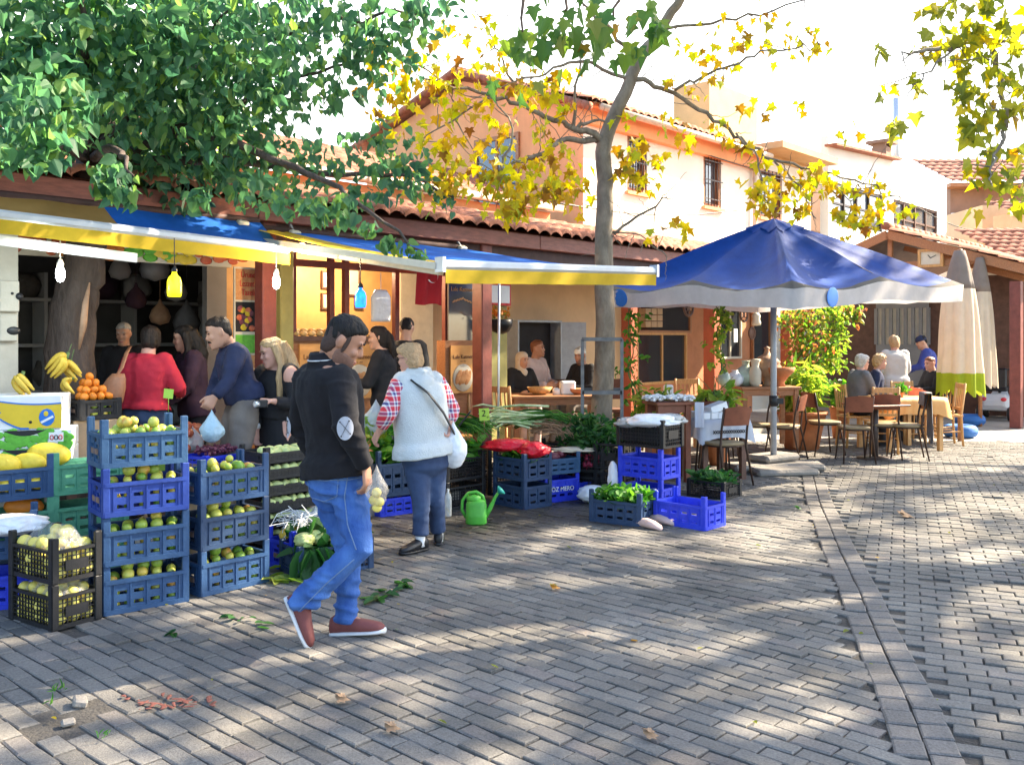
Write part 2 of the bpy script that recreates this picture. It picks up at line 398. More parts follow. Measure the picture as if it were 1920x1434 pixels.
M['par_taupe'] = clothmat('par_taupe', (.30,.25,.22), .3, .12, 5)
M['table_cloth'] = clothmat('table_cloth', (.62,.64,.70), .2, .06, 5)
# clear plastic
def plastic(name, tint, fac):
    m = bpy.data.materials.new(name); m.use_nodes = True; nt = m.node_tree; n = nt.nodes; L = nt.links.new; out = n['Material Output']
    b = n['Principled BSDF']; b.inputs['Base Color'].default_value = (*tint, 1); b.inputs['Roughness'].default_value = .18; b.inputs['Specular IOR Level'].default_value = .8
    t = n.new('ShaderNodeBsdfTransparent'); mx = n.new('ShaderNodeMixShader'); mx.inputs[0].default_value = fac
    nz = n.new('ShaderNodeTexNoise'); nz.inputs['Scale'].default_value = 22; tc = n.new('ShaderNodeTexCoord'); L(tc.outputs['Object'], nz.inputs[0])
    bp = n.new('ShaderNodeBump'); bp.inputs['Strength'].default_value = .8; bp.inputs['Distance'].default_value = .03; L(nz.outputs[0], bp.inputs['Height']); L(bp.outputs[0], b.inputs['Normal'])
    L(t.outputs[0], mx.inputs[1]); L(b.outputs[0], mx.inputs[2]); L(mx.outputs[0], out.inputs[0]); return m
M['clear'] = plastic('clear', (.75,.77,.8), .16)
M['clear_bag'] = plastic('clear_bag', (.7,.74,.74), .55); M['clear_thin'] = plastic('clear_thin', (.7,.66,.6), .25)
# pavers: tint per paver, speckle
def pavermat(name, stops):
    m = mat(name, (.3,.28,.25), .85, .12, 55, .35, 160, spec=.3); nt = m.node_tree; n = nt.nodes; L = nt.links.new
    b = n['Principled BSDF']; src = b.inputs['Base Color'].links[0].from_socket
    gi = n.new('ShaderNodeNewGeometry'); cr = n.new('ShaderNodeValToRGB')
    for i, (p, c) in enumerate(stops):
        el = cr.color_ramp.elements[i] if i < 2 else cr.color_ramp.elements.new(p)
        el.position = p; el.color = (*c, 1)
    L(gi.outputs['Random Per Island'], cr.inputs[0])
    nz = n.new('ShaderNodeTexNoise'); nz.inputs['Scale'].default_value = 1.1; nz.inputs['Detail'].default_value = 5; tc = n.new('ShaderNodeTexCoord'); L(tc.outputs['Object'], nz.inputs[0])
    mr = n.new('ShaderNodeMapRange'); mr.inputs[1].default_value = .3; mr.inputs[2].default_value = .7; mr.inputs[3].default_value = .62; mr.inputs[4].default_value = 1.2; L(nz.outputs[0], mr.inputs[0])
    m1 = n.new('ShaderNodeMix'); m1.data_type = 'RGBA'; m1.blend_type = 'MULTIPLY'; m1.inputs[0].default_value = 1
    L(cr.outputs[0], m1.inputs[6]); L(mr.outputs[0], m1.inputs[7])
    sp = n.new('ShaderNodeTexNoise'); sp.inputs['Scale'].default_value = 90; sp.inputs['Detail'].default_value = 3; L(tc.outputs['Object'], sp.inputs[0])
    m2 = n.new('ShaderNodeMapRange'); m2.inputs[1].default_value = .3; m2.inputs[2].default_value = .7; m2.inputs[3].default_value = .75; m2.inputs[4].default_value = 1.2; L(sp.outputs[0], m2.inputs[0])
    m3 = n.new('ShaderNodeMix'); m3.data_type = 'RGBA'; m3.blend_type = 'MULTIPLY'; m3.inputs[0].default_value = 1
    L(m1.outputs[2], m3.inputs[6]); L(m2.outputs[0], m3.inputs[7])
    # damp patch in front of the vegetable stall
    wet = None
    for (wx, wy, wr) in ((-.5, 8.3, 1.0), (.45, 8.7, .8), (1.0, 8.3, .5)):
        vd = n.new('ShaderNodeVectorMath'); vd.operation = 'DISTANCE'; L(tc.outputs['Object'], vd.inputs[0]); vd.inputs[1].default_value = (wx, wy, 0)
        ma = n.new('ShaderNodeMath'); ma.operation = 'MULTIPLY_ADD'; L(nz.outputs[0], ma.inputs[0]); ma.inputs[1].default_value = -1.1*wr; L(vd.outputs['Value'], ma.inputs[2])
        mw = n.new('ShaderNodeMapRange'); mw.inputs[1].default_value = wr*.2; mw.inputs[2].default_value = wr*.5; mw.inputs[3].default_value = .42; mw.inputs[4].default_value = 1; L(ma.outputs[0], mw.inputs[0])
        if wet is None: wet = mw.outputs[0]
        else:
            mi = n.new('ShaderNodeMath'); mi.operation = 'MINIMUM'; L(wet, mi.inputs[0]); L(mw.outputs[0], mi.inputs[1]); wet = mi.outputs[0]
    m4 = n.new('ShaderNodeMix'); m4.data_type = 'RGBA'; m4.blend_type = 'MULTIPLY'; m4.inputs[0].default_value = 1
    L(m3.outputs[2], m4.inputs[6]); L(wet, m4.inputs[7]); L(m4.outputs[2], b.inputs['Base Color'])
    rr = n.new('ShaderNodeMapRange'); rr.inputs[1].default_value = .42; rr.inputs[2].default_value = 1; rr.inputs[3].default_value = .45; rr.inputs[4].default_value = .88; L(wet, rr.inputs[0]); L(rr.outputs[0], b.inputs['Roughness']); return m
M['paver'] = pavermat('paver', [(0,(.140,.130,.116)),(.4,(.168,.156,.140)),(.85,(.194,.180,.160)),(.95,(.182,.158,.142)),(1,(.124,.116,.105))])
M['paver_band'] = pavermat('paver_band', [(0,(.145,.132,.12)),(.5,(.172,.156,.142)),(1,(.162,.150,.137))])
# woven plaid
def plaid():
    m = mat('plaid', (.5,.02,.03), .85, .1, 9, .2, 200); nt = m.node_tree; n = nt.nodes; L = nt.links.new; b = n['Principled BSDF']
    tc = n.new('ShaderNodeTexCoord'); sx = n.new('ShaderNodeSeparateXYZ'); L(tc.outputs['Object'], sx.inputs[0])
    def band(a, bb, ph):
        ma = n.new('ShaderNodeMath'); ma.operation = 'ADD'; L(a, ma.inputs[0]); L(bb, ma.inputs[1])
        mu = n.new('ShaderNodeMath'); mu.operation = 'MULTIPLY_ADD'; L(ma.outputs[0], mu.inputs[0]); mu.inputs[1].default_value = 12.5; mu.inputs[2].default_value = ph
        fr = n.new('ShaderNodeMath'); fr.operation = 'FRACT'; L(mu.outputs[0], fr.inputs[0]); return fr.outputs[0]
    def ramp(src, st):
        cr = n.new('ShaderNodeValToRGB'); cr.color_ramp.interpolation = 'CONSTANT'
        for i, (p, c) in enumerate(st):
            el = cr.color_ramp.elements[i] if i < 2 else cr.color_ramp.elements.new(p)
            el.position = p; el.color = (*c, 1)
        L(src, cr.inputs[0]); return cr.outputs[0]
    st = [(0,(.62,.03,.05)),(.45,(.75,.72,.72)),(.62,(.06,.06,.2)),(.85,(.70,.68,.70))]
    c1 = ramp(band(sx.outputs[0], sx.outputs[1], .1), st); zz = n.new('ShaderNodeMath'); zz.operation = 'MULTIPLY'; L(sx.outputs[2], zz.inputs[0]); zz.inputs[1].default_value = .55; c2 = ramp(band(zz.outputs[0], zz.outputs[0], .3), st)
    mx = n.new('ShaderNodeMix'); mx.data_type = 'RGBA'; mx.inputs[0].default_value = .5; L(c1, mx.inputs[6]); L(c2, mx.inputs[7]); L(mx.outputs[2], b.inputs['Base Color'])
    return m
M['plaid'] = plaid()
def text(body, size, loc, X, Y, mt, parent, name='lettering', depth=.002, align='CENTER', squash=1):
    cu = bpy.data.curves.new('t', 'FONT'); cu.body = body; cu.size = size; cu.align_x = align; cu.align_y = 'CENTER'; cu.extrude = depth
    o = bpy.data.objects.new('t', cu); COL.objects.link(o); bpy.context.view_layer.update()
    me = bpy.data.meshes.new_from_object(o.evaluated_get(bpy.context.evaluated_depsgraph_get())); bpy.data.objects.remove(o); bpy.data.curves.remove(cu)
    X = Vector(X).normalized(); Yv = Vector(Y).normalized(); N = X.cross(Yv)
    mb = MB(); off = Vector(loc)
    mb.v = [tuple(off + X*v.co.x*squash + Yv*v.co.y + N*v.co.z) for v in me.vertices]
    mb.f = [tuple(p.vertices) for p in me.polygons]; mb.m = [0]*len(mb.f); mb.s = [False]*len(mb.f)
    bpy.data.meshes.remove(me)
    return mb.build(name, mt, parent)
# ================================================================ ground
mb = MB(); mb.grid([[(x, y, -.014) for x in (-60, -6, 8, 70)] for y in (-12, 3, 15, 120)], sm=False)
g = mb.build('ground', M['dirt']); g['kind'] = 'structure'
band_px = [(1524,890),(1536,940),(1576,1035),(1610,1105),(1640,1180),(1672,1250),(1705,1320),(1748,1434),(1800,1560)]
band = [G(*p) for p in band_px]
def band_x(Y):
    for a, b in zip(band, band[1:]):
        if b.y <= Y <= a.y: return a.x + (b.x-a.x)*(Y-a.y)/(b.y-a.y)
    return band[-1].x if Y < band[-1].y else band[0].x + (Y-band[0].y)*.05
HOLE = G(130, 1345)
def paver(mb, c, ang, L, w, h=0, tx=0, ty=0, bev=.008, mi=0):
    c = Vector((c[0], c[1], h)); ca, sa = math.cos(ang), math.sin(ang)
    def q(x, y, z): return (c.x + x*ca - y*sa, c.y + x*sa + y*ca, c.z + z + x*tx + y*ty)
    a, b = L/2, w/2; j = lambda: rnd.uniform(-.002, .002)
    o = [(-a+j(),-b+j()),(a+j(),-b+j()),(a+j(),b+j()),(-a+j(),b+j())]
    vs = [q(x, y, -.02) for x, y in o] + [q(x, y, -bev*.7) for x, y in o] + [q(x*(1-bev/a), y*(1-bev/b), 0) for x, y in o]
    fs = [(8,9,10,11)] + [(i, (i+1)%4, 4+(i+1)%4, 4+i) for i in range(4)] + [(4+i, 4+(i+1)%4, 8+(i+1)%4, 8+i) for i in range(4)]
    mb.add(vs, fs, mi)
mb = MB(); pw, pl = .094, .184
Vd = Vector((-UY, UX, 0)); Ud = Vector((UX, UY, 0)); va = math.atan2(UX, -UY)
for i in range(-24, 240):
    for k in range(-84, 84):
        u = i*pw; v = (k + .5*(i % 2))*pl + .02*math.sin(i*1.7)
        p = P(u, v)
        fan = .16*math.sin(v*.33 + .6)*.9
        p = p + Ud*fan
        if not (3.2 < p.y < 14.4 and abs(p.x) < .575*p.y + .35): continue
        d = p.x - band_x(p.y)
        if p.y < 11.4 and -.14 < d < .14: continue
        if d > 0 and p.y < 12.5: continue
        hd = (p - HOLE).length
        if hd < .16 and rnd.random() < .8: continue
        if rnd.random() < .002: continue
        w = noise.noise(p*.9); h = .008*noise.noise(p*.6+Vector((9,0,0))) + rnd.uniform(-.0045, .0045)
        if hd < .7: h -= .012*(.7-hd)
        paver(mb, p + Vector((.014*noise.noise(p*.7), .014*noise.noise(p*.7+Vector((0,7,0))), 0)), va + .05*w + .16*.33*.9*math.cos(v*.33+.6)*-1 + rnd.uniform(-.032,.032), pl-.006-rnd.random()*.004, pw-.006-rnd.random()*.004, h, rnd.uniform(-.02,.02), rnd.uniform(-.025,.025), rnd.choice((.004,.005,.006,.009)))
a2 = math.radians(157)
e1 = Vector((math.cos(a2), math.sin(a2), 0)); e2 = Vector((-e1.y, e1.x, 0))
for i in range(-216, 216):
    for k in range(-100, 100):
        p = e2*(i*pw) + e1*((k + .5*(i % 2))*pl); p = p + e2*(.10*math.sin(p.dot(e1)*.5))
        if not (3.2 < p.y < 12.5 and p.x < .575*p.y + .35): continue
        d = p.x - band_x(p.y)
        if d <= .145: continue
        if rnd.random() < .003: continue
        h = .008*noise.noise(p*.6+Vector((9,0,0))) + rnd.uniform(-.004, .004)
        paver(mb, p, a2 + .04*noise.noise(p*.8) + rnd.uniform(-.02,.02), pl-.007-rnd.random()*.004, pw-.007-rnd.random()*.004, h, rnd.uniform(-.025,.025), rnd.uniform(-.03,.03), .005)
o = mb.build('paved_square', M['paver']); o['kind'] = 'structure'
mb = MB()
s_acc = 0
for a, b in zip(band, band[1:]):
    d = (b-a); L = d.length; d.normalize(); nrm = Vector((-d.y, d.x, 0)); n = max(1, round(L/.15)); an = math.atan2(d.y, d.x)
    for i in range(n):
        c = a + d*(L*(i+.5)/n)
        for sd in (-1, 1):
            q = c + nrm*sd*.064 + d*(.05*sd)
            paver(mb, q, an + rnd.uniform(-.03,.03), L/n-.01, .120, .004+rnd.uniform(-.004,.006), rnd.uniform(-.02,.02), rnd.uniform(-.03,.03), .008)
o = mb.build('paved_band', M['paver_band']); o['kind'] = 'structure'
# far pavement beyond the pavers
mb = MB(); mb.grid([[(x, y, -.008) for x in (-12, 0, 6, 12, 60)] for y in (14.0, 18, 26, 70)], sm=False)
o = mb.build('far_pavement', M['concrete']); o['kind'] = 'structure'
# raised shop floor under the porch roof
mb = MB(); mb.bb((-3, 6.62, -.012), (6.6, 13.2, .1)); mb.bb((6.62, 7.55, -.012), (17.2, 13.2, .1))
o = mb.build('porch_floor', M['concrete']); o['kind'] = 'structure'; o.rotation_euler = (0, 0, RZ)

# ================================================================ tiled roof helper (local u,v,z frame)
def tiles(mb, u0, u1, v0, z0, slope, vlen, pitch=.21, course=.32, mi=0, jit=.008, along=True):
    nu = int((u1-u0)/pitch); nc = max(1, int(vlen/course)); sub = 6
    for c in range(nc):
        for t in range(nu):
            uu = u0 + t*pitch; dz = rnd.uniform(-jit, jit); dv = rnd.uniform(-.014, .014); rows = []
            for vv, lift in ((-.03, .0), (-.03, .028), (course*.5, .018), (course+.02, .0)):
                row = []
                for j in range(sub+1):
                    x = uu + pitch*1.06*j/sub; a = j/sub
                    hz = .052*math.sin(math.pi*a)
                    v = v0 + c*course + vv + dv
                    row.append((x, v, z0 + (c*course+max(vv,0))*slope + hz + lift + dz - (.02 if (vv < 0 and lift == 0) else 0)))
                rows.append(row)
            mb.grid(rows, mi, True)
# ================================================================ market building
EV = 7.5
mk = thing('market_building', 'long low market building with red tiled porch roof behind the vegetable stalls', 'building', (2.3, 8.0, 0), True)
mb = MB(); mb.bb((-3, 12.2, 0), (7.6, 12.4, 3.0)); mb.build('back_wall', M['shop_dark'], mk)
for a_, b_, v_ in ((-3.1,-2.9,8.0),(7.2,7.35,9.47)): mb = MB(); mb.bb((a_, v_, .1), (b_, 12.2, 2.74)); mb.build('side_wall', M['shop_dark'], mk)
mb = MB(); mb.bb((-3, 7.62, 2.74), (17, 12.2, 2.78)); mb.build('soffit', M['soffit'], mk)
mb = MB()
x = -3.2
while x < 17:
    L = 3.9; mb.bb((x, EV-.05, 2.69+rnd.uniform(-.008,.008)), (min(x+L-.006, 17), EV+.05, 2.86+rnd.uniform(-.006,.006))); x += L
mb.build('fascia', M['fascia'], mk, bevel=.008)
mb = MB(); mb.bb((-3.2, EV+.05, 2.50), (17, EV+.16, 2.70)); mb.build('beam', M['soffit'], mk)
mb = MB(); tiles(mb, -3.2, 17, EV-.12, 2.885, .25, 2.1)
mb.add([(-3.2,EV-.02,2.865),(17,EV-.02,2.865),(17,9.6,2.865+.25*2.1),(-3.2,9.6,2.865+.25*2.1)], [(0,1,2,3)], 0)
mb.build('roof', M['roof_tile'], mk)
lowz = 3.56
mb = MB(); mb.bb((-3.2, 9.4, 2.95), (10.95, 9.498, lowz)); mb.build('upper_wall', M['stucco_orange'], mk)
mb = MB(); tiles(mb, -3.2, 11.0, 9.25, lowz+.03, .36, 2.9)
mb.add([(-3.2,9.3,lowz),(11.0,9.3,lowz),(11.0,12.3,lowz+1.08),(-3.2,12.3,lowz+1.08)], [(0,1,2,3)], 0)
mb.build('upper_roof', M['roof_tile'], mk)
mb = MB(); mb.tube([(-3.2,9.22,lowz+.05),(3,9.22,lowz+.045),(11.06,9.22,lowz+.05)], .055, 10)
for k in range(8): mb.tube([(3.2+k, 9.22, lowz+.05),(3.24+k, 9.22, lowz+.05)], .063, 10)
mb.build('roof_edge', M['roof_edge'], mk)
# posts
def post(px, v, w, mname, z1=2.7):
    u = Bu(px, v); q = MB(); q.bb((u-w/2, v-w/2, .1), (u+w/2, v+w/2, z1)); q.build('post', M[mname], mk, bevel=.01)
    return u
post(498, 7.62, .15, 'post_red'); uO = post(531, 7.9, .15, 'olive_paint'); uP = post(904, 7.6, .17, 'post_red'); post(1180, 7.65, .17, 'post_orange')
post(1335, 7.62, .20, 'post_orange'); post(1476, 7.62, .18, 'post_orange')
mb = MB()
a = B(919, 575, 8.1); b = B(951, 760, 8.1); mb.bb((a[0], 8.1, .1), (b[0], 8.22, 2.74)); mb.build('pillar', M['olive_paint'], mk)
# porch back wall, beige, with the corner return
u0, u1 = Bu(945, 9.4), Bu(1150, 9.4)
mb = MB(); mb.bb((Bu(775.5, 9.4)+.003, 9.4, .1), (u1+.45, 9.497, 2.74)); mb.build('porch_wall', M['stucco_beige'], mk)
mb = MB(); uR = Bu(1150, 9.4)+.45; mb.bb((uR+.003, 9.2, .1), (17, 9.35, 2.74)); mb.build('cafe_wall', M['cafe_orange'], mk)
# skirting of brown board low on the front
# shop sign strip over the fruit shop opening
mb = MB(); uA, uB = Bu(-40, 7.95), Bu(432, 7.95)
mb.bb((uA, 7.93, 2.28), (uB, 7.97, 2.50)); sg = mb.build('sign_strip', M['cream_paint'], mk)
for k in range(5):
    q = MB(); a = uA + .12 + k*(uB-uA-.2)/5
    for j in range(14):
        q.ell((a+.1+rnd.random()*.55, 7.924, 2.31+rnd.random()*.14), (.05+.03*rnd.random(), .006, .04), 8, 5)
    q.build('fruit_print', M[('red_apple','mandarin','leaf_print','melon','red_apple')[k]], sg)
text('Manav', .11, (Bu(235,7.95), 7.922, 2.37), (1,0,0), Z, M['sign_brown'], sg) if False else None
# white pillar on the left with meter boxes
mb = MB(); a = Bu(-30, 7.6); b = Bu(34, 7.6); mb.bb((a, 7.6, .1), (b, 7.75, 2.5)); mb.build('pillar', M['pillar_cream'], mk)
mb = MB(); mb.bb((b-.004, 7.68, .1), (Bu(125, 7.8), 7.74, 1.15)); mb.build('counter_wall', M['wall_grey'], mk)
for (p0, p1, nm) in (((-2,525),(36,585),0), ((-2,590),(33,640),1)):
    a = B(*p0, 7.56); c = B(*p1, 7.56)
    q = thing('meter_box', ('cream electric meter box with two round dials on the white pillar','cream socket box with an oval black socket below the meter box')[nm], 'electric box', (a[0], 7.6, c[2]), True)
    m2 = MB(); m2.bb((a[0], 7.55, c[2]), (c[0], 7.6, a[2])); m2.build('case', M['pillar_cream'], q, bevel=.008)
    m2 = MB()
    if nm == 0: m2.lathe((a[0]+.14, 7.553, (a[2]+c[2])/2), [(.028,0),(.026,.012)], 14, axis=Vector((0,-1,0))); m2.lathe((a[0]+.09, 7.553, (a[2]+c[2])/2+.02), [(.012,0),(.01,.01)], 10, axis=Vector((0,-1,0)))
    else: m2.ell((a[0]+.1, 7.55, (a[2]+c[2])/2-.02), (.05,.012,.032), 14, 8)
    m2.build('dial', M['black_plastic'], q)
# dark boards, sacks and hanging bags deep in the fruit shop
mb = MB(); a, b = Bu(120, 11.0), Bu(470, 11.0)
for k in range(4): mb.bb((-1.2, 11.7, .4+k*.55), (7.0, 12.15, .44+k*.55))
for k in range(8): mb.bb((-1.2+k*1.1, 11.72, .1), (-1.16+k*1.1, 12.1, 2.4))
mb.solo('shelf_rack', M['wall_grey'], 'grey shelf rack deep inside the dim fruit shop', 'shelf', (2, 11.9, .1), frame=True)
for k in range(40):
    u = -.9 + rnd.random()*7.6; lev = rnd.choice((0,1,2,3)); q = MB(); w = .16+.1*rnd.random()
    q.ell((u, 11.88, .445+lev*.55+w*.8), (w, .14, w*.85), 10, 8, jit=.25)
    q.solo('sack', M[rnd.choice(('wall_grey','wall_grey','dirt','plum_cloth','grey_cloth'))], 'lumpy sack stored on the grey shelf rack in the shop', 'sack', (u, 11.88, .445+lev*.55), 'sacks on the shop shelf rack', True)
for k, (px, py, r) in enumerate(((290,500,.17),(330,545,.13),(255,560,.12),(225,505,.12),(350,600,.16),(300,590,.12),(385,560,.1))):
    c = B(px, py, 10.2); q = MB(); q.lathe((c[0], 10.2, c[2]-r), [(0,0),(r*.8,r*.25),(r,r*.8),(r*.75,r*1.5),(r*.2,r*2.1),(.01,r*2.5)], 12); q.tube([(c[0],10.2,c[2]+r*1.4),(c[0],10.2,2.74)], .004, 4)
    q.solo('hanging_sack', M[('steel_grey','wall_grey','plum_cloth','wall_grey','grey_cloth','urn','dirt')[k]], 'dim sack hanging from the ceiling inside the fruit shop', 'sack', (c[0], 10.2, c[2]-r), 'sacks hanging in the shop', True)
mb = MB(); mb.bb((Bu(388, 9.2), 9.2, .1), (Bu(425, 9.2), 9.3, 2.7)); mb.build('inner_pier', M['wall_grey'], mk)
# tall fruit poster with lettering
a = B(437, 500, 8.0); b = B(482, 692, 8.0)
q = thing('fruit_poster', 'tall poster with red lettering and fruit photos beside the red post', 'poster', (a[0], 8.0, b[2]), True)
m2 = MB(); m2.bb((a[0], 7.98, b[2]), (b[0]+.02, 8.0, a[2])); m2.build('board', M['cream_paint'], q)
h = a[2]-b[2]; zz = a[2]
m2 = MB(); m2.bb((a[0]+.015, 7.976, zz-h*.32), (b[0], 7.981, zz-.02)); m2.build('panel', M['katmer'], q)
for k, wd in enumerate(('Üründe','Lezzet &','Tazelik')): text(wd, .085, (b[0]-.1, 7.972, zz-.075-k*.085), (1,0,0), Z, M['red_paint'], q, squash=.72)
m2 = MB(); m2.bb((a[0]+.015, 7.976, zz-h*.63), (b[0], 7.981, zz-h*.34)); ph = m2.build('panel', M['dark_void'], q)
for mm in ('banana_yellow','red_apple','grape'):
    m2 = MB()
    for j in range(5): m2.ell((a[0]+.05+rnd.random()*.16, 7.975, zz-h*(.4+.2*rnd.random())), (.035,.004,.03), 8, 5)
    m2.build('fruit_print', M[mm], ph)
m2 = MB(); m2.bb((a[0]+.015, 7.976, zz-h*.84), (b[0], 7.981, zz-h*.66)); m2.build('panel', M['leaf_print'], q)
m2 = MB(); m2.bb((a[0]+.015, 7.976, zz-h*.99), (b[0], 7.981, zz-h*.86)); m2.build('panel', M['katmer'], q)
# ================================================================ pastry kiosk between the posts
ka, kb = Bu(545, 8.0), Bu(892, 8.0)
kz = Bz(700, 640, 8.0)
kk = thing('pastry_kiosk', 'wooden pastry kiosk with orange signs and glass front under the porch', 'kiosk', (ka, 8.0, .1), True)
zc = 1.58
m2 = MB(); m2.bb((ka, 8.0, .1), (Bu(700,8.0), 8.5, zc)); m2.build('counter', M['wood'], kk)
m2 = MB(); m2.bb((Bu(835,8.0), 8.0, .1), (kb, 8.15, zc)); m2.build('counter', M['wood'], kk)
m2 = MB(); m2.bb((ka-.02, 7.95, zc), (Bu(700,8.0), 8.55, zc+.05)); m2.build('counter_top', M['wood_dark'], kk)
m2 = MB()
for px in (548, 620, 648, 742, 835, 842, 889):
    u = Bu(px, 8.1); m2.bb((u-.03, 8.07, .1), (u+.03, 8.13, 2.72))
m2.bb((ka, 8.06, 2.35), (kb, 8.065+.06, 2.42)); m2.build('frame', M['post_red'], kk)
m2 = MB(); m2.bb((ka, 9.4, .1), (Bu(775,9.4), 9.46, 2.73)); m2.build('back_panel', M['tin_gold'], kk)
m2 = MB(); m2.bb((Bu(752,9.3), 9.3, 1.2), (Bu(812,9.3), 9.34, 2.73)); m2.build('side_panel', M['cream_paint'], kk)
# signs
def katmer_sign(px0, py0, px1, py1, v, nm, lab):
    a = B(px0, py0, v); b = B(px1, py1, v)
    q = thing('signboard', lab, 'sign', (a[0], v, b[2]), True, 'pastry signs on the kiosk')
    m2 = MB(); m2.bb((a[0], v-.02, b[2]), (b[0], v, a[2])); m2.build('board', M['sign_orange'], q)
    w = b[0]-a[0]; h = a[2]-b[2]; cx = (a[0]+b[0])/2
    text('Lale Katmer', w*.165, (cx, v-.024, b[2]+h*.76), (1,0,0), Z, M['sign_brown'], q)
    text('~ ~', w*.16, (cx, v-.024, b[2]+h*.67), (1,0,0), Z, M['sign_brown'], q)
    m2 = MB(); m2.lathe((cx, v-.021, b[2]+h*.32), [(w*.42,0),(w*.40,.008)], 24, axis=Vector((0,-1,0))); pl_ = m2.build('plate_print', M['cream_paint'], q)
    m2 = MB()
    for j in range(4): m2.ell((cx-w*.2+j*w*.13, v-.032, b[2]+h*(.34-.02*(j%2))), (w*.11, .01, h*.17), 10, 7, Matrix.Rotation(.5, 3, 'Y'))
    m2.build('pastry_print', M['katmer'], pl_)
katmer_sign(843, 648, 888, 735, 7.99, 0, 'orange pastry sign with a plate of folded pastries beside the red porch post')
katmer_sign(640, 645, 700, 745, 7.99, 1, 'orange pastry sign on the counter front behind the walking man')
katmer_sign(560, 645, 625, 745, 7.99, 2, 'orange pastry sign on the counter beside the olive post')
# glass panel with name above the right sign
a = B(840, 510, 8.04); b = B(889, 640, 8.04)
q = thing('name_window', 'glass pane lettered with the pastry name above the orange sign', 'window', (a[0], 8.04, b[2]), True)
m2 = MB(); m2.bb((a[0], 8.03, b[2]), (b[0], 8.05, a[2])); m2.build('pane', M['glass_sky'], q)
text('Lale Katmer', .075, ((a[0]+b[0])/2, 8.024, a[2]-.2), (1,0,0), Z, M['wood_light'], q)
text('Tel 05', .06, ((a[0]+b[0])/2, 8.024, a[2]-.46), (1,0,0), Z, M['wood_light'], q) if False else None
m2 = MB()
for k in range(-3, 4):
    m2.ell(((a[0]+b[0])/2+k*.045, 8.024, a[2]-.31-.012*abs(k)), (.03,.003,.012), 8, 5, Matrix.Rotation(.5*(1 if k > 0 else -1), 3, 'Y'))
m2.build('ornament', M['wood_light'], q)
# pastries on the counter
for k in range(9):
    u = ka + .12 + k*.1
    for r in range(2):
        m2 = MB(); m2.ell((u, 8.1+.14*r, zc+.075+.03*r), (.045,.05,.028), 10, 6)
        m2.solo('pastry', M['snack'], 'small pale pastry in the rows on the kiosk counter', 'pastry', (u, 8.1+.14*r, zc+.05), 'pastries on the kiosk counter', True)
# framed pictures
for (px, py, w, h) in ((612,525,.16,.22), (612,565,.16,.2), (660,530,.2,.34), (672,565,.12,.2)):
    c = B(px, py, 9.38)
    q = thing('picture_frame', 'small framed picture hanging on the orange kiosk wall', 'picture', (c[0], 9.38, c[2]-h/2), True, 'framed pictures in the kiosk')
    m2 = MB(); m2.bb((c[0]-w/2, 9.36, c[2]-h/2), (c[0]+w/2, 9.395, c[2]+h/2)); m2.build('frame', M['wood_dark'], q)
    m2 = MB(); m2.bb((c[0]-w/2+.02, 9.355, c[2]-h/2+.02), (c[0]+w/2-.02, 9.359, c[2]+h/2-.02)); m2.build('print', M['cream_paint'], q)
# flag
a = B(783, 500, 7.8); b = B(832, 572, 7.8)
q = thing('flag', 'red flag with white crescent hanging under the second awning', 'flag', (a[0], 7.8, b[2]), True)
m2 = MB(); rows = []
for j in range(9):
    zz = a[2] + .06 - (a[2]+.06-b[2])*j/8
    rows.append([(a[0] + (b[0]-a[0])*i/12 - .02*j/8, 7.8 + .02*math.sin(i*1.1+j*.2), zz-.01*math.sin(i*.6)) for i in range(13)])
m2.grid(rows); m2.build('cloth', M['flag_red'], q)
m2 = MB(); cx, cz = (a[0]+b[0])/2, a[2]-.09; r1, r2 = .085, .068; n = 20; vs = []
for i in range(n+1):
    t = .62 + (2*math.pi-1.24)*i/n; vs += [(cx+r1*math.sin(t-1.57)*1, 7.772, cz+r1*math.cos(t-1.57)*-1), (cx+.012+r2*math.sin(t-1.57), 7.772, cz-.012-r2*math.cos(t-1.57)*1)]
m2.add(vs, [(2*i, 2*i+1, 2*i+3, 2*i+2) for i in range(n)]); m2.build('crescent', M['paper_white'], q)
a = B(775, 500, 7.9)
m2 = MB(); m2.box((a[0], 7.9, a[2]+.03), (.24, .004, .13), Matrix.Rotation(.15, 3, 'Y')); m2.solo('paper_sheet', M['cream_paint'], 'pale paper sheet pinned beside the red flag', 'paper', (a[0], 7.9, a[2]), frame=True)
# bag of paper hung in the kiosk
c = B(714, 575, 7.75)
m2 = MB(); m2.box((c[0], 7.75, c[2]), (.24, .06, .33)); bgk = m2.v
m2 = MB(); rings = []
for j in range(10):
    t = j/9; w = .125*(1-.0*t) if t < .8 else .125*(1-(t-.8)*2.2); d = .03+.02*math.sin(t*3)
    rings.append([(c[0]+w*math.copysign(abs(math.cos(a_))**.5, math.cos(a_)), 7.75+d*math.sin(a_), c[2]-.16+.34*t) for a_ in [2*math.pi*i/16 for i in range(16)]])
m2.loft(rings); m2.tube([(c[0], 7.75, c[2]+.16),(c[0], 7.75, c[2]+.36)], .004, 6)
m2.solo('hanging_bag', M['bag_white'], 'translucent white plastic bag hanging from the awning arm', 'bag', (c[0], 7.75, c[2]-.16), frame=True)
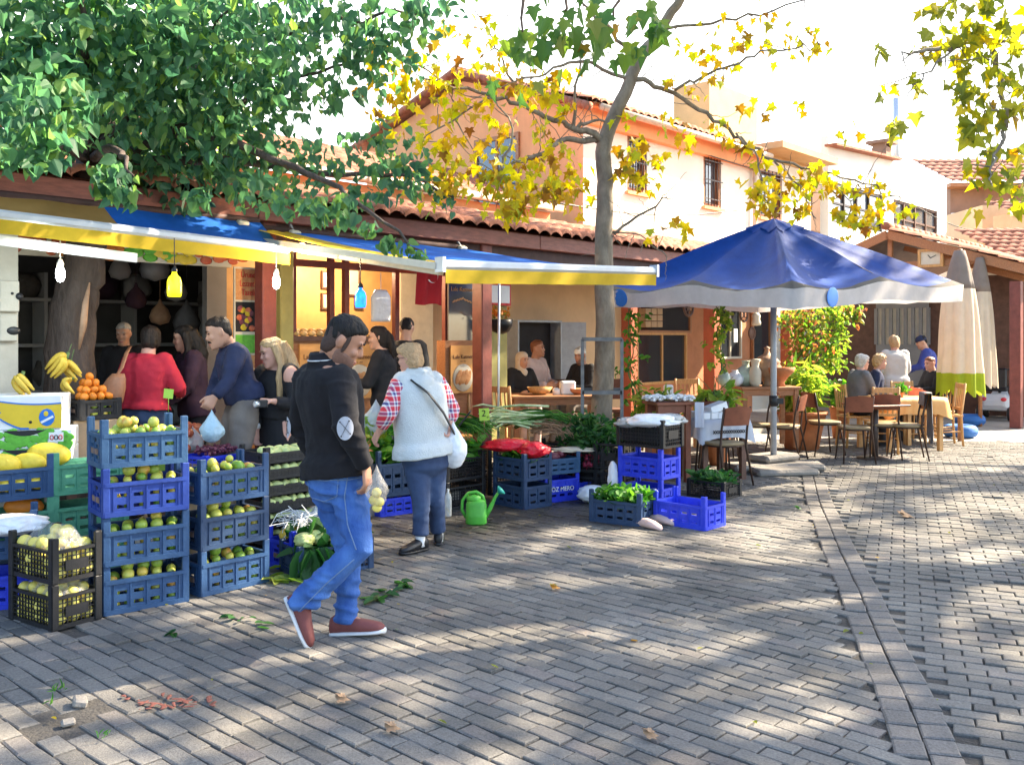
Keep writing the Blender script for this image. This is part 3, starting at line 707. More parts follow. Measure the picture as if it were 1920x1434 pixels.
# porch: fuse cabinet, notice, flower basket, cafe windows
a = B(957, 600, 9.3); b = B(1040, 715, 9.3)
q = thing('fuse_cabinet', 'open grey metal cabinet on the beige wall behind seated couple', 'cabinet', (a[0], 9.4, b[2]), True)
m2 = MB(); t = .03
m2.bb((a[0], 9.15, b[2]), (a[0]+t, 9.4, a[2])); m2.bb((b[0]-t, 9.15, b[2]), (b[0], 9.4, a[2])); m2.bb((a[0]+t, 9.15, a[2]-t), (b[0]-t, 9.4, a[2])); m2.bb((a[0]+t, 9.15, b[2]), (b[0]-t, 9.4, b[2]+t)); m2.build('case', M['steel_grey'], q)
m2 = MB(); m2.bb((a[0]+t, 9.36, b[2]+t), (b[0]-t, 9.39, a[2]-t)); m2.build('inside', M['dark_void'], q)
m2 = MB(); m2.box((b[0]+.2, 9.08, (a[2]+b[2])/2-.02), (.42, .02, a[2]-b[2]), math.radians(-24)); m2.build('door', M['steel_grey'], q)
a = B(925, 545, 8.05); b = B(949, 573, 8.05)
q = thing('notice_board', 'small white notice with red border on the olive pillar', 'sign', (a[0], 8.1, b[2]), True)
m2 = MB(); m2.bb((a[0]-.1, 8.06, b[2]), (b[0]+.1, 8.1, a[2]+.1)); m2.build('board', M['red_paint'], q)
m2 = MB(); m2.bb((a[0]-.07, 8.052, b[2]+.03), (b[0]+.07, 8.06, a[2]+.07)); m2.build('sheet', M['paper_white'], q)
# cafe glazing
def window(px0, py0, px1, py1, v, cols, rows_, parent=None, fm='wood_light', gm='glass_dark', w=.045, dep=.05, name='window'):
    a = B(px0, py0, v); b = B(px1, py1, v); u0, u1, z0, z1 = a[0], b[0], b[2], a[2]
    m2 = MB()
    m2.bb((u0-w, v-dep, z0-w), (u1+w, v, z0)); m2.bb((u0-w, v-dep, z1), (u1+w, v, z1+w)); m2.bb((u0-w, v-dep, z0), (u0, v, z1)); m2.bb((u1, v-dep, z0), (u1+w, v, z1))
    for i in range(1, cols): x = u0+(u1-u0)*i/cols; m2.bb((x-w*.4, v-dep*.8, z0), (x+w*.4, v-.004, z1))
    for i in range(1, rows_): x = z0+(z1-z0)*i/rows_; m2.bb((u0, v-dep*.75, x-w*.35), (u1, v-.006, x+w*.35))
    f = m2.build(name, M[fm], parent)
    m2 = MB(); m2.bb((u0, v-.012, z0), (u1, v-.004, z1)); m2.build('pane', M[gm], f)
    return u0, u1, z0, z1
window(1193, 628, 1282, 712, 9.18, 2, 1, mk); window(1197, 560, 1290, 620, 9.18, 1, 1, mk, 'wood')
window(1348, 560, 1385, 668, 9.18, 2, 1, mk, 'cream_paint')
u0, u1, z0, z1 = window(1410, 580, 1440, 720, 9.18, 1, 1, mk, 'wood')
m2 = MB(); a = B(1372, 630, 9.15); m2.bb((a[0], 9.1, a[2]-.12), (a[0]+.14, 9.108, a[2]+.14)); m2.solo('paper_notice', M['paper_white'], 'white paper notice taped to the cafe window', 'paper', (a[0], 9.1, a[2]-.12), frame=True)
# boxes stacked in the cafe window
for k in range(9):
    a = B(1212 + 11*(k % 3), 608 - 12*(k//3), 9.0)
    m2 = MB(); m2.bb((a[0]-.08, 8.96, a[2]-.05), (a[0]+.08, 9.1, a[2]+.05)); m2.solo('carton', M['cardboard'], 'small pale carton stacked in the cafe window', 'box', (a[0], 9.0, a[2]-.05), 'cartons stacked in the cafe window', True, bevel=.004)
# hanging wooden wheels / baskets on the cafe front
for px, py, r, nm in ((1291,577,.13,'wheel'), (1395,590,.12,'wheel'), (1410,625,.1,'plate')):
    c = B(px, py, 7.95); m2 = MB()
    m2.tube([(c[0]+r*math.cos(t*.3927), 7.95, c[2]+r*math.sin(t*.3927)) for t in range(17)], .02, 6, cap=False)
    if nm == 'wheel':
        for k in range(4): m2.bar((c[0]+r*math.cos(k*.785), 7.95, c[2]+r*math.sin(k*.785)), (c[0]-r*math.cos(k*.785), 7.95, c[2]-r*math.sin(k*.785)), .014)
    else: m2.lathe((c[0], 7.95, c[2]), [(.001,.02),(r*.6,.01),(r,0)], 14, axis=Vector((0,-1,0)))
    m2.solo('wall_ornament', M['wood_dark'], {1291:'dark wooden wheel hanging beside the tree under the parasol edge',1395:'dark wooden wheel hanging beside the pale cafe window',1410:'round dark plate hanging by the cafe doorway'}[px], 'ornament', (c[0], 7.95, c[2]-r), frame=True)
c = B(1418, 600, 7.7); m2 = MB(); m2.lathe((c[0], 7.7, c[2]-.1), [(.0,.0),(.075,.01),(.08,.06),(.06,.12),(.075,.17),(.045,.22),(0,.23)], 14); m2.tube([(c[0],7.7,c[2]+.12),(c[0],7.7,2.7)], .004, 5)
m2.solo('hanging_pot', M['cream_paint'], 'cream ceramic pot hanging under the porch behind the parasol pole', 'pot', (c[0], 7.7, c[2]-.1), frame=True)
# flower basket
c = B(939, 605, 7.85); q = thing('hanging_basket', 'hanging pot of orange flowers beside the red porch post', 'flower pot', (c[0], 7.85, c[2]-.12), True)
m2 = MB(); m2.lathe((c[0], 7.85, c[2]-.14), [(.03,0),(.1,.03),(.14,.1),(.15,.18),(.13,.18),(.1,.1)], 16); m2.build('pot', M['shoe_black'], q)
FLB = (q, c)
# bulbs and coloured bottle lamps
def bulb(px, py, Y, lab):
    c = W(px, py, Y); q = thing('light_bulb', lab, 'bulb', c, False, 'bare bulbs under the awnings')
    m2 = MB(); m2.lathe(c, [(.0,-.055),(.02,-.045),(.03,-.02),(.03,.03),(.022,.05)], 12); m2.build('bulb', M['bulb_white'], q)
    m2 = MB(); m2.lathe(c+Z*.05, [(.022,0),(.024,.03),(.012,.06),(.003,.065)], 10); m2.tube([c+Z*.11, c+Z*.3], .004, 5); m2.build('socket', M['cream_paint'], q)
bulb(113, 515, 6.7, 'bare lit bulb hanging in front of the dark tree trunk'); bulb(518, 530, 7.6, 'bare lit bulb beside the red post and fruit poster')
c = W(566, 464, 8.0); m2 = MB(); m2.ell(c, .04, 12, 8); m2.solo('light_bulb', M['bulb_warm'], 'round warm bulb under the yellow awning edge', 'bulb', c, 'bare bulbs under the awnings')
def lamp_light(c, e, col, r=.04):
    l = bpy.data.lights.new('lamp', 'POINT'); l.energy = e; l.color = col; l.shadow_soft_size = r; o = bpy.data.objects.new('lamp_light', l); COL.objects.link(o); o.location = c
lamp_light(W(566, 474, 7.95), 14, (1,.72,.42)); lamp_light(P(6.6, 8.7, 2.45), 30, (1,.70,.40)); lamp_light(W(113, 530, 6.6), 3, (.85,1,1)); lamp_light(W(518, 545, 7.5), 3, (.9,1,1))
def bottle_lamp(px, py, Y, mm, lab, s=1.0):
    c = W(px, py, Y); q = thing('bottle_lamp', lab, 'lamp', c, False)
    m2 = MB(); m2.lathe(c-Z*.11*s, [(.055*s,0),(.062*s,.03*s),(.062*s,.13*s),(.05*s,.17*s),(.022*s,.2*s),(.02*s,.22*s)], 16); m2.build('shade', M[mm], q)
    m2 = MB(); m2.lathe(c+Z*.11*s, [(.024,0),(.02,.02),(.006,.04)], 8); m2.tube([c+Z*.13*s, c+Z*.34], .004, 5); m2.build('cable', M['black_plastic'], q)
bottle_lamp(327, 533, 6.8, 'lamp_yellow', 'glowing yellow bottle lamp hanging under the first awning', .82)
bottle_lamp(676, 558, 7.4, 'lamp_blue', 'glowing blue bottle lamp hanging by the white bag', .72)
# ================================================================ awnings
def awning(name, lab, u0, u1, v0, z0, v1, z1a, z1b, stripes, val=.10, reach=0):
    q = thing(name, lab, 'awning', ((u0+u1)/2, v1, z1a), True)
    for (s0, s1, mm) in stripes:
        m2 = MB(); rows = []
        for j in range(7):
            t = j/6; row = []
            for i in range(11):
                a_ = u0 + (u1-u0)*(s0+(s1-s0)*i/10); s = (s0+(s1-s0)*i/10)
                z1 = z1a + (z1b-z1a)*s
                row.append((a_, v0+(v1-v0)*t, z0+(z1-z0)*t - .035*math.sin(math.pi*t) + .006*math.sin(i*1.3+t*5)))
            rows.append(row)
        m2.grid(rows); m2.build('canopy', M[mm], q)
    m2 = MB(); m2.bar((u0, v1, z1a), (u1, v1, z1b), .06, .07); m2.build('front_bar', M['bar_paint'], q, bevel=.02)
    m2 = MB(); rows = []
    for j in range(4):
        rows.append([(u0+.02+(u1-u0-.04)*i/40, v1-.034+.006*math.sin(i*.7)*(j/3), (z1a+(z1b-z1a)*i/40)-.036-val*j/3*(1-.015*math.sin(i*1.7))) for i in range(41)])
    m2.grid(rows); m2.build('valance', M['awn_yellow'], q)
    m2 = MB(); m2.tube([(u0, v0+.03, z0+.02), (u1, v0+.03, z0+.02)], .03, 10); m2.build('roller', M['soffit'], q)
    return q
aL = B(-70, 410, 6.95)[0]; aR = B(543, 478, 6.95)[0]
A1 = awning('awning', 'retracted blue and tan awning with yellow valance over the fruit shop', aL, aR, 7.42, 2.66, 6.95, 2.475, 2.385, [(0,.445,'awn_tan'),(.445,1,'awn_blue')])
# its loose white cover rail below
m2 = MB(); a = B(-20, 448, 7.0); b = B(256, 484, 7.0); m2.bar((a[0], 7.0, a[2]), (b[0], 7.0, b[2]), .03, .07); m2.build('folded_arm', M['white_paint'], A1)
u2a, u2b = 4.5, 7.2
A2 = awning('awning', 'extended blue and yellow awning with folding arms over the vegetable stall', u2a, u2b, 7.42, 2.6, 4.9, 2.14, 2.235, [(0,.14,'awn_yellow'),(.14,1,'awn_blue')])
for s in (0, 1):
    m2 = MB(); ue = u2a+.06 if s == 0 else u2b-.06
    el = (ue+(.10 if s == 0 else -.1), 6.3, 2.30)
    m2.bar((ue+.02, 7.35, 2.48), el, .05, .07); m2.bar(el, (ue, 4.95, 2.10 if s == 0 else 2.2), .045, .065)
    m2.build('folding_arm', M['cream_paint'], A2, bevel=.006)
m2 = MB(); m2.bar((u2a-.01, 7.4, 2.50), (u2a-.01, 4.93, 2.13), .03, .05); m2.build('side_rail', M['cream_paint'], A2)
for u in (u2a, u2b): m2 = MB(); m2.box((u, 4.9, 2.14 if u == u2a else 2.235), (.03,.085,.11)); m2.build('end_cap', M['alu'], A2)
# grey support pole hanging by the post
a = B(936, 540, 6.9); m2 = MB(); m2.tube([(a[0], 6.9, 2.3), (a[0]-.02, 6.9, .12)], .013, 8); m2.solo('support_pole', M['alu'], 'thin white metal pole standing beside the red porch post', 'pole', (a[0], 6.9, .1), frame=True)
# loudspeaker-like lamps under the eave
for px, py, lab in ((450, 422, 'small white floodlight under the eave above the blue awning'), (548, 440, 'small white floodlight under the eave at the end of the first awning'), (862, 468, 'small grey floodlight under the eave above the second awning')):
    c = B(px, py, 7.44); q = thing('floodlight', lab, 'lamp', (c[0], 7.44, c[2]), True)
    m2 = MB(); m2.box((c[0], 7.40, c[2]), (.11,.06,.07), Matrix.Rotation(.4,3,'X')); m2.build('case', M['cream_paint'], q, bevel=.01)
    m2 = MB(); m2.bar((c[0], 7.42, c[2]+.03), (c[0], 7.48, c[2]+.1), .02); m2.build('bracket', M['steel_grey'], q)
# ================================================================ orange house behind
HV = 9.5
hu0, hu1 = 11.9, 20.3
um = Bu(1418, HV)
hs = thing('orange_house', 'two storey house with orange gable and sunlit cream front above the market roof', 'house', (hu0, HV, 0), True)
m2 = MB()
ze, zr, vr, vb = 5.42, 6.36, 12.35, 15.2
m2.add([(hu0,HV,2.9),(hu0,vb,2.9),(hu0,vb,ze+.1),(hu0,vr,zr),(hu0,HV,ze)], [(0,1,2,3,4)])
m2.add([(hu0+.2,HV,2.9),(hu0+.2,vb,2.9),(hu0+.2,vb,ze+.1),(hu0+.2,vr,zr),(hu0+.2,HV,ze)], [(4,3,2,1,0)])
m2.build('gable_wall', M['stucco_orange'], hs)
# front wall with real window holes
wins = [(1176,258,1213,357),(1319,290,1352,394),(1424,300,1466,420)]
zs = []; holes = []
for (x0,y0,x1,y1) in wins:
    a = B(x0,y0,HV); b = B(x1,y1,HV); holes.append((a[0], b[0], b[2], a[2]))
z0 = sum(h[2] for h in holes)/3; z1 = sum(h[3] for h in holes)/3
m2 = MB(); m2.panel((hu0+.004, HV+.1, .1), (1,0,0), (0,1,0), hu1-hu0, ze-.1, [(z0-.1, z1-.1)], [(h[0]-hu0, h[1]-hu0) for h in holes], .2)
m2.build('front_wall', M['stucco_cream'], hs)
m2 = MB(); m2.bb((hu0+.3, HV+.5, 2.5), (hu1-.2, HV+.52, ze-.1)); m2.build('inner_wall', M['wood_dark'], hs)
for h in holes:
    m2 = MB(); w = .07
    m2.bb((h[0], HV+.01, z0), (h[0]+w, HV+.12, z1)); m2.bb((h[1]-w, HV+.01, z0), (h[1], HV+.12, z1)); m2.bb((h[0]+w, HV+.01, z0), (h[1]-w, HV+.12, z0+w)); m2.bb((h[0]+w, HV+.01, z1-w), (h[1]-w, HV+.12, z1))
    f = m2.build('window', M['wood'], hs)
    m2 = MB(); m2.bb((h[0]+w, HV+.09, z0+w), (h[1]-w, HV+.1, z1-w)); m2.build('pane', M['glass_sky'], f)
    m2 = MB()
    for k in range(1, 6): x = h[0]+(h[1]-h[0])*k/6; m2.tube([(x, HV-.04, z0+.02), (x, HV-.04, z1-.02)], .011, 6)
    for k in range(3): zz = z0+.15+(z1-z0-.3)*k/2; m2.bar((h[0], HV-.04, zz), (h[1], HV-.04, zz), .012, .02)
    m2.build('grille', M['iron_dark'], f)
    m2 = MB(); m2.bb((h[0]-.06, HV-.07, z0-.06), (h[1]+.06, HV+.05, z0-.003)); m2.build('sill', M['stucco_orange'], f)
# gable window
m2 = MB(); a, b = 10.9, 12.0; w = .07
m2.bb((hu0-.05, a, 3.75), (hu0+.0, a+w, 5.2)); m2.bb((hu0-.05, b-w, 3.75), (hu0, b, 5.2)); m2.bb((hu0-.05, a+w, 3.75), (hu0, b-w, 3.75+w)); m2.bb((hu0-.05, a+w, 5.2-w), (hu0, b-w, 5.2)); m2.bb((hu0-.04, (a+b)/2-.025, 3.82), (hu0, (a+b)/2+.025, 5.13))
f = m2.build('window', M['wood'], hs)
m2 = MB(); m2.bb((hu0-.016, a+w, 3.82), (hu0-.006, b-w, 5.13)); m2.build('pane', M['glass_sky'], f)
# tiled roof on both slopes, with cornice
sl = (zr-ze)/(vr-HV)
m2 = MB(); tiles(m2, hu0-.2, um, HV-.32, ze-.32*sl+.12, sl, (vr-HV)+.3)
m2.add([(hu0-.22,HV-.3,ze-.3*sl+.08),(um,HV-.3,ze-.3*sl+.08),(um,vr,zr+.08),(hu0-.22,vr,zr+.08)], [(0,1,2,3)])
m2.add([(hu0-.22,vr,zr+.1),(um,vr,zr+.1),(um,vb+.2,ze+.05),(hu0-.22,vb+.2,ze+.05)], [(0,1,2,3)])
n = 22
for k in range(n):
    t = k/n; 
    for (va, za, vb2, zb) in ((HV-.3, ze-.1, vr, zr+.14), (vb+.2, ze+.08, vr, zr+.14)):
        p = (hu0-.2, va+(vb2-va)*t, za+(zb-za)*t); q = (hu0-.2, va+(vb2-va)*(t+1.08/n), za+(zb-za)*(t+1.08/n)+.02); m2.tube([p, q], [.075,.062], 8)
m2.tube([(hu0-.2, vr, zr+.17),(um, vr, zr+.17)], .09, 8)
m2.build('roof', M['roof_tile'], hs)
m2 = MB(); m2.bb((hu0+.01, HV-.14, ze-.30), (um, HV-.003, ze-.04)); m2.bb((hu0+.01, HV-.24, ze-.04), (um, HV-.003, ze+.03)); m2.build('cornice', M['stucco_orange'], hs)
zsl = Bz(1480, 262, HV)
m2 = MB(); m2.bb((um+.004, HV-.6, ze+.12), (hu1+.12, HV+5, ze+.26)); m2.build('roof_slab', M['stucco_ochre'], hs)
m2 = MB(); m2.bb((um+.01, HV-.01, ze+.004), (hu1, HV+.19, ze+.12)); m2.build('parapet', M['stucco_ochre'], hs)
a = B(1335, 200, 11.2); b = B(1420, 240, 11.2)
tu0, tu1, tzz = Bu(1330, 11.6), Bu(1420, 11.6), Bz(1420, 186, 11.6)
m2 = MB(); m2.bb((tu0, 11.6, 5.4), (tu1, 12.6, tzz)); m2.build('stair_tower', M['stucco_ochre'], hs)
m2 = MB(); m2.tube([(um-.2, HV-.07, ze-.1), (um-.2, HV-.07, 3.4)], .045, 8); m2.tube([(hu0+.05, HV-.34, ze-.06), (um, HV-.34, ze-.04)], .06, 8); m2.build('gutter', M['roof_edge'], hs)
for k, (p0, p1, sg_) in enumerate(((P(hu0+2, HV-.1, 5.2), P(hu0+13.6, 9.2, 5.6), .3), (P(hu0+13.6, 9.2, 5.3), W(1900, 430, 26.9), .35), (P(10.8, 9.25, 3.7), P(hu0+5, HV-.06, 4.2), .15))):
    m2 = MB(); m2.tube([p0.lerp(p1, t/14) - Z*sg_*math.sin(math.pi*t/14) for t in range(15)], .012, 5); m2.solo('cable', M['black_plastic'], ('black cable sagging along the cream house front','black cable sagging from the white house to the beige house','short black cable from the market roof to the cream house')[k], 'cable', p0)
# TV aerial pole left of the gable
# ================================================================ white house to the right
wv = 9.3; wu0 = hu1+.5; wu1 = Bu(1775, wv)
wh = thing('white_house', 'white plastered house with wide dark windows behind the blue parasol', 'house', (wu0, wv, 0), True)
zt0 = Bz(1556, 278, wv); zt1 = Bz(1672, 303, wv); zt2 = Bz(1772, 335, wv)
m2 = MB(); up = Bu(1672, wv)
a = B(1560, 352, wv); b = B(1655, 448, wv); c = B(1675, 362, wv); d = B(1758, 435, wv)
zb_, zt_ = (b[2]+d[2])/2-.1, (a[2]+c[2])/2
m2.panel((wu0, wv+.1, 0), (1,0,0), (0,1,0), wu1-wu0, zt2, [(zb_, zt_)], [(a[0]-wu0, b[0]-wu0), (c[0]-wu0, d[0]-wu0)], .2)
m2.add([(wu0,wv,zt2),(up,wv,zt2),(up,wv,zt1),(wu0,wv,zt0)], [(0,1,2,3)])
m2.build('wall', M['stucco_white'], wh)
m2 = MB(); m2.bb((wu0, wv+1.2, 0), (wu1, wv+1.22, zt2)); m2.build('inner_wall', M['stucco_brown'], wh)
m2 = MB(); m2.bar((wu0-.1, wv-.1, zt0+.04), (up+.1, wv-.1, zt1+.05), .3, .05); m2.build('roof', M['roof_tile'], wh)
for (q0, q1, nm, mm) in ((a[0], b[0], 4, 'iron_dark'), (c[0], d[0], 4, 'wood_dark')):
    m2 = MB(); w = .06
    for k in range(nm+1): x = q0+.03+(q1-q0-.06)*k/nm; m2.bb((x-w/2, wv+.03, zb_), (x+w/2, wv+.12, zt_))
    m2.bb((q0, wv+.04, zb_), (q1, wv+.11, zb_+.06)); m2.bb((q0, wv+.04, zt_-.06), (q1, wv+.11, zt_)); m2.bb((q0, wv+.045, zt_-.5), (q1, wv+.105, zt_-.45))
    f = m2.build('window', M[mm], wh)
    m2 = MB(); m2.bb((q0+.05, wv+.08, zb_+.05), (q1-.05, wv+.085, zt_-.05)); m2.build('pane', M['glass_sky'], f)
m2 = MB(); cpx = B(1660, 285, wv+.6)
m2.bb((cpx[0]-.2, wv+.5, cpx[2]-.6), (cpx[0]+.2, wv+.9, cpx[2]+.12)); m2.bb((cpx[0]-.32, wv+.38, cpx[2]+.22), (cpx[0]+.32, wv+1.02, cpx[2]+.3)); 
for s in (-1,1): m2.bb((cpx[0]+s*.17-.03, wv+.52, cpx[2]+.12), (cpx[0]+s*.17+.03, wv+.88, cpx[2]+.22))
m2.build('chimney', M['stucco_brown'], wh)
a = B(1681, 300, wv+1.2); b = B(1681, 185, wv+1.2); m2 = MB(); m2.tube([(a[0], wv+1.2, a[2]-.8), (a[0], wv+1.2, b[2])], .12, 10); m2.build('flue_pipe', M['alu'], wh)
m2 = MB()
for px in (1584, 1593, 1602):
    a = B(px, 290, wv+.6); m2.lathe((a[0], wv+.6, a[2]-.35), [(.07,0),(.07,.4),(.11,.42),(.11,.55),(0,.58)], 8)
m2.build('vent_pipe', M['iron_dark'], wh)
# brown and beige houses further right
Y3 = 31
bh = thing('brown_house', 'brown house with tiled eave behind the white house', 'house', W(1780, 632, Y3)*Vector((1,1,0)))
p0 = W(1782, 450, Y3); p1 = W(1852, 450, Y3); zt = W(1800, 352, Y3).z
m2 = MB(); m2.bb((p0.x, Y3, 0), (p1.x+6, Y3+3, zt)); m2.build('wall', M['stucco_brown'], bh)
m2 = MB(); tl = MB()
tiles(tl, p0.x-.3, p1.x+7, Y3-.7, zt+.1, .42, 3.4, .3, .5); tl.build('roof', M['roof_tile'], bh)
m2 = MB(); m2.bb((p0.x-.3, Y3-.65, zt-.06), (p1.x+7, Y3-.001, zt+.06)); m2.build('eave', M['wood'], bh)
a = W(1783, 400, Y3); b = W(1838, 437, Y3)
m2 = MB(); m2.bb((a.x, Y3-.08, b.z), (b.x, Y3-.002, a.z)); f = m2.build('window', M['white_paint'], bh)
for k in range(2):
    m2 = MB(); x0 = a.x+.08+k*(b.x-a.x)/2; m2.bb((x0, Y3-.09, b.z+.08), (x0+(b.x-a.x)/2-.14, Y3-.082, a.z-.08)); m2.build('pane', M['glass_sky'], f)
Y4 = 27
gh = thing('beige_house', 'beige house with white window above the pavilion roof', 'house', W(1842, 632, Y4)*Vector((1,1,0)))
p0 = W(1842, 400, Y4); zt = W(1842, 385, Y4).z
m2 = MB(); m2.bb((p0.x, Y4, 0), (p0.x+7, Y4+2.5, zt)); m2.build('wall', M['stucco_beige'], gh)
a = W(1856, 428, Y4); b = W(1905, 470, Y4)
m2 = MB(); m2.bb((a.x, Y4-.07, b.z), (b.x, Y4-.002, a.z)); f = m2.build('window', M['white_paint'], gh)
for k in range(2):
    m2 = MB(); x0 = a.x+.07+k*(b.x-a.x)/2; m2.bb((x0, Y4-.08, b.z+.07), (x0+(b.x-a.x)/2-.12, Y4-.072, a.z-.07)); m2.build('pane', M['glass_sky'], f)
m2 = MB(); a = W(1898, 400, Y4-2); m2.bb((a.x, Y4-2, 2.6), (a.x+3, Y4-1, W(1900, 398, Y4-2).z)); m2.build('annex', M['stucco_beige'], gh)
tl = MB(); tiles(tl, a.x-.3, a.x+3.2, Y4-2.3, W(1900, 398, Y4-2).z+.03, .3, 1.4, .25, .4); tl.build('annex_roof', M['roof_tile'], gh)
# ================================================================ timber pavilion, gable towards the shop row
pk = W(1664, 440, 18.0); ku, kv = uv(pk)
pv = thing('timber_pavilion', 'open timber pavilion with tiled gable roof and grey slatted doors', 'pavilion', (ku, kv, 0), True)
zk = pk.z; sR, sL = .33, .40; hw = 2.6; hl = 2.2; Lr = 6.5
m2 = MB(); 
m2.bar((ku, kv, zk), (ku, kv-hw, zk-hw*sR), .05, .17); m2.bar((ku, kv, zk), (ku, kv+hl, zk-hl*sL), .05, .17)
m2.build('barge_board', M['wood'], pv)
m2 = MB(); m2.bar((ku+.15, kv+1.2, zk-.62), (ku+.15, kv-1.9, zk-.58), .07, .12); m2.bar((ku+.15, kv, zk-.05), (ku+.15, kv, zk-.6), .08, .08)
for k in range(1, 6): m2.bar((ku+k*.9, kv, zk-.2), (ku+k*.9, kv-hw, zk-.2-hw*sR), .06, .1)
m2.build('tie_beam', M['wood'], pv)
m2 = MB()
m2.add([(ku+.03,kv,zk+.06),(ku+Lr,kv,zk+.06),(ku+Lr,kv-hw,zk+.06-hw*sR),(ku+.03,kv-hw,zk+.06-hw*sR)], [(0,1,2,3)])
m2.add([(ku+.03,kv,zk+.06),(ku+Lr,kv,zk+.06),(ku+Lr,kv+hl,zk+.06-hl*sL),(ku+.03,kv+hl,zk+.06-hl*sL)], [(0,1,2,3)])
m2.build('ceiling', M['wood_dark'], pv)
# right slope tiles: columns run down towards -v
m2 = MB(); nt_ = int(Lr/.22)
for i in range(nt_+1):
    u = ku + i*.22
    for c in range(8):
        v1 = kv - c*.33; z1 = zk+.11 - c*.33*sR + rnd.uniform(-.006,.006)
        rows = []
        for (dv, dl) in ((0,0),(-.2,.012),(-.36,.03),(-.36,.0)):
            rows.append([(u+.235*j/6-.1, v1+dv, z1+dv*sR+dl+.055*math.sin(math.pi*j/6)) for j in range(7)])
        m2.grid(rows)
for i in range(nt_): m2.tube([(ku+i*.33-.12, kv, zk+.16), (ku+i*.33+.24, kv, zk+.17)], [.085,.075], 8) if i*.33 < Lr else None
m2.build('roof', M['roof_tile'], pv)
m2 = MB()
for (u, v) in ((ku+.1, kv-hw+.35), (ku+.1, kv+1.9), (ku+Lr-.3, kv-hw+.35)): m2 = MB(); m2.bb((u-.09, v-.09, 0), (u+.09, v+.09, zk-1.0)); m2.build('post', M['post_red'], pv)
# back wall with slatted doors
bu = ku+2.6
m2 = MB(); m2.bb((bu, kv-hw-1, 0), (bu+.1, kv+3.5, 2.9)); m2.build('wall', M['wood_dark'], pv)
def PBu(px, py, u):
    # point of the photograph on the plane u = const
    t = (px-960)/F; Y = u/(UY + UX*t); return (u, Y*(UX - UY*t), EH + (HZ-py)/F*Y)
a = PBu(1642, 572, bu-.06); b = PBu(1740, 700, bu-.06)
m2 = MB(); v0_, v1_ = min(a[1], b[1]), max(a[1], b[1]); z0_, z1_ = b[2], a[2]
m2.bb((bu-.05, v0_, .05), (bu-.004, v1_, z0_+.62)); m2.bb((bu-.05, v0_, z1_-.08), (bu-.004, v1_, z1_+.05))
for k in range(8):
    v = v0_ + (v1_-v0_)*k/7; m2.bb((bu-.06, v-.035, z0_+.62), (bu-.006, v+.035, z1_-.08))
dr = m2.build('slatted_door', M['wall_grey'], pv)
m2 = MB(); m2.bb((bu-.003, v0_, z0_+.62), (bu-.001, v1_, z1_)); m2.build('backing', M['cream_paint'], dr)
# clock in its frame
c = PBu(1746, 484, ku+.08)
q = thing('wall_clock', 'wooden framed square clock under the pavilion gable', 'clock', (ku+.08, c[1], c[2]-.25), True)
m2 = MB(); s = .23
m2.bb((ku+.02, c[1]-s, c[2]-s*.75), (ku+.09, c[1]-s+.05, c[2]+s*.75)); m2.bb((ku+.02, c[1]+s-.05, c[2]-s*.75), (ku+.09, c[1]+s, c[2]+s*.75)); m2.bb((ku+.02, c[1]-s+.05, c[2]-s*.75), (ku+.09, c[1]+s-.05, c[2]-s*.75+.05)); m2.bb((ku+.02, c[1]-s+.05, c[2]+s*.75-.05), (ku+.09, c[1]+s-.05, c[2]+s*.75)); m2.build('frame', M['wood_light'], q)
m2 = MB(); m2.bb((ku+.05, c[1]-s+.05, c[2]-s*.75+.05), (ku+.06, c[1]+s-.05, c[2]+s*.75-.05)); fc = m2.build('face', M['cream_paint'], q)
m2 = MB(); m2.bar((ku+.045, c[1], c[2]), (ku+.045, c[1]-.1, c[2]+.05), .008, .012); m2.bar((ku+.042, c[1], c[2]), (ku+.042, c[1]+.05, c[2]+.06), .008, .014); m2.build('hands', M['ink'], fc)
# neighbouring porch on the right with sign board
Yn = 19.5
nb = thing('side_shop', 'small shop with dark red posts and tiled porch at the lane end', 'building', W(1905, 632, Yn)*Vector((1,1,0)))
p = W(1886, 540, Yn); a = W(1848, 535, Yn+1.6)
m2 = MB(); m2.bb((a.x, Yn+1.7, 0), (a.x+6, Yn+1.85, 3.4)); m2.build('wall', M['stucco_cream'], nb)
m2 = MB(); q = W(1901, 540, Yn); m2.bb((q.x-.12, Yn, 0), (q.x+.12, Yn+.24, 2.9)); m2.build('post', M['post_red'], nb)
m2 = MB(); q0 = W(1882, 495, Yn-.6); m2.bb((q0.x, Yn-.7, q0.z-.12), (q0.x+5, Yn-.6, q0.z+.06)); m2.build('eave', M['wood'], nb)
tl = MB(); tiles(tl, q0.x, q0.x+5, Yn-.85, q0.z+.1, .35, 2.6, .22, .34); tl.build('roof', M['roof_tile'], nb)
Yw = Yn+1.7
for (x0,y0,x1,y1,mm,nm) in ((1856,582,1895,605,'post_orange','board'),(1858,608,1896,655,'glass_dark','window'),(1856,655,1897,690,'post_orange','board'),(1858,562,1894,580,'glass_sky','window')):
    a = W(x0,y0,Yw); b = W(x1,y1,Yw); m2 = MB(); m2.bb((a.x, Yw-.06, b.z), (b.x, Yw-.002, a.z)); m2.build(nm, M[mm], nb)
a = W(1852, 543, Yw-.2); b = W(1898, 563, Yw-.2)
q = thing('shop_sign', 'white sign board with black lettering over the side shop window', 'sign', (a.x, Yw-.2, b.z))
m2 = MB(); m2.bb((a.x, Yw-.22, b.z), (b.x+.3, Yw-.2, a.z)); m2.build('board', M['paper_white'], q)
text('KUK', .2, (W(1885,553,Yw-.23).x, Yw-.225, (a.z+b.z)/2), (1,0,0), Z, M['ink'], q)
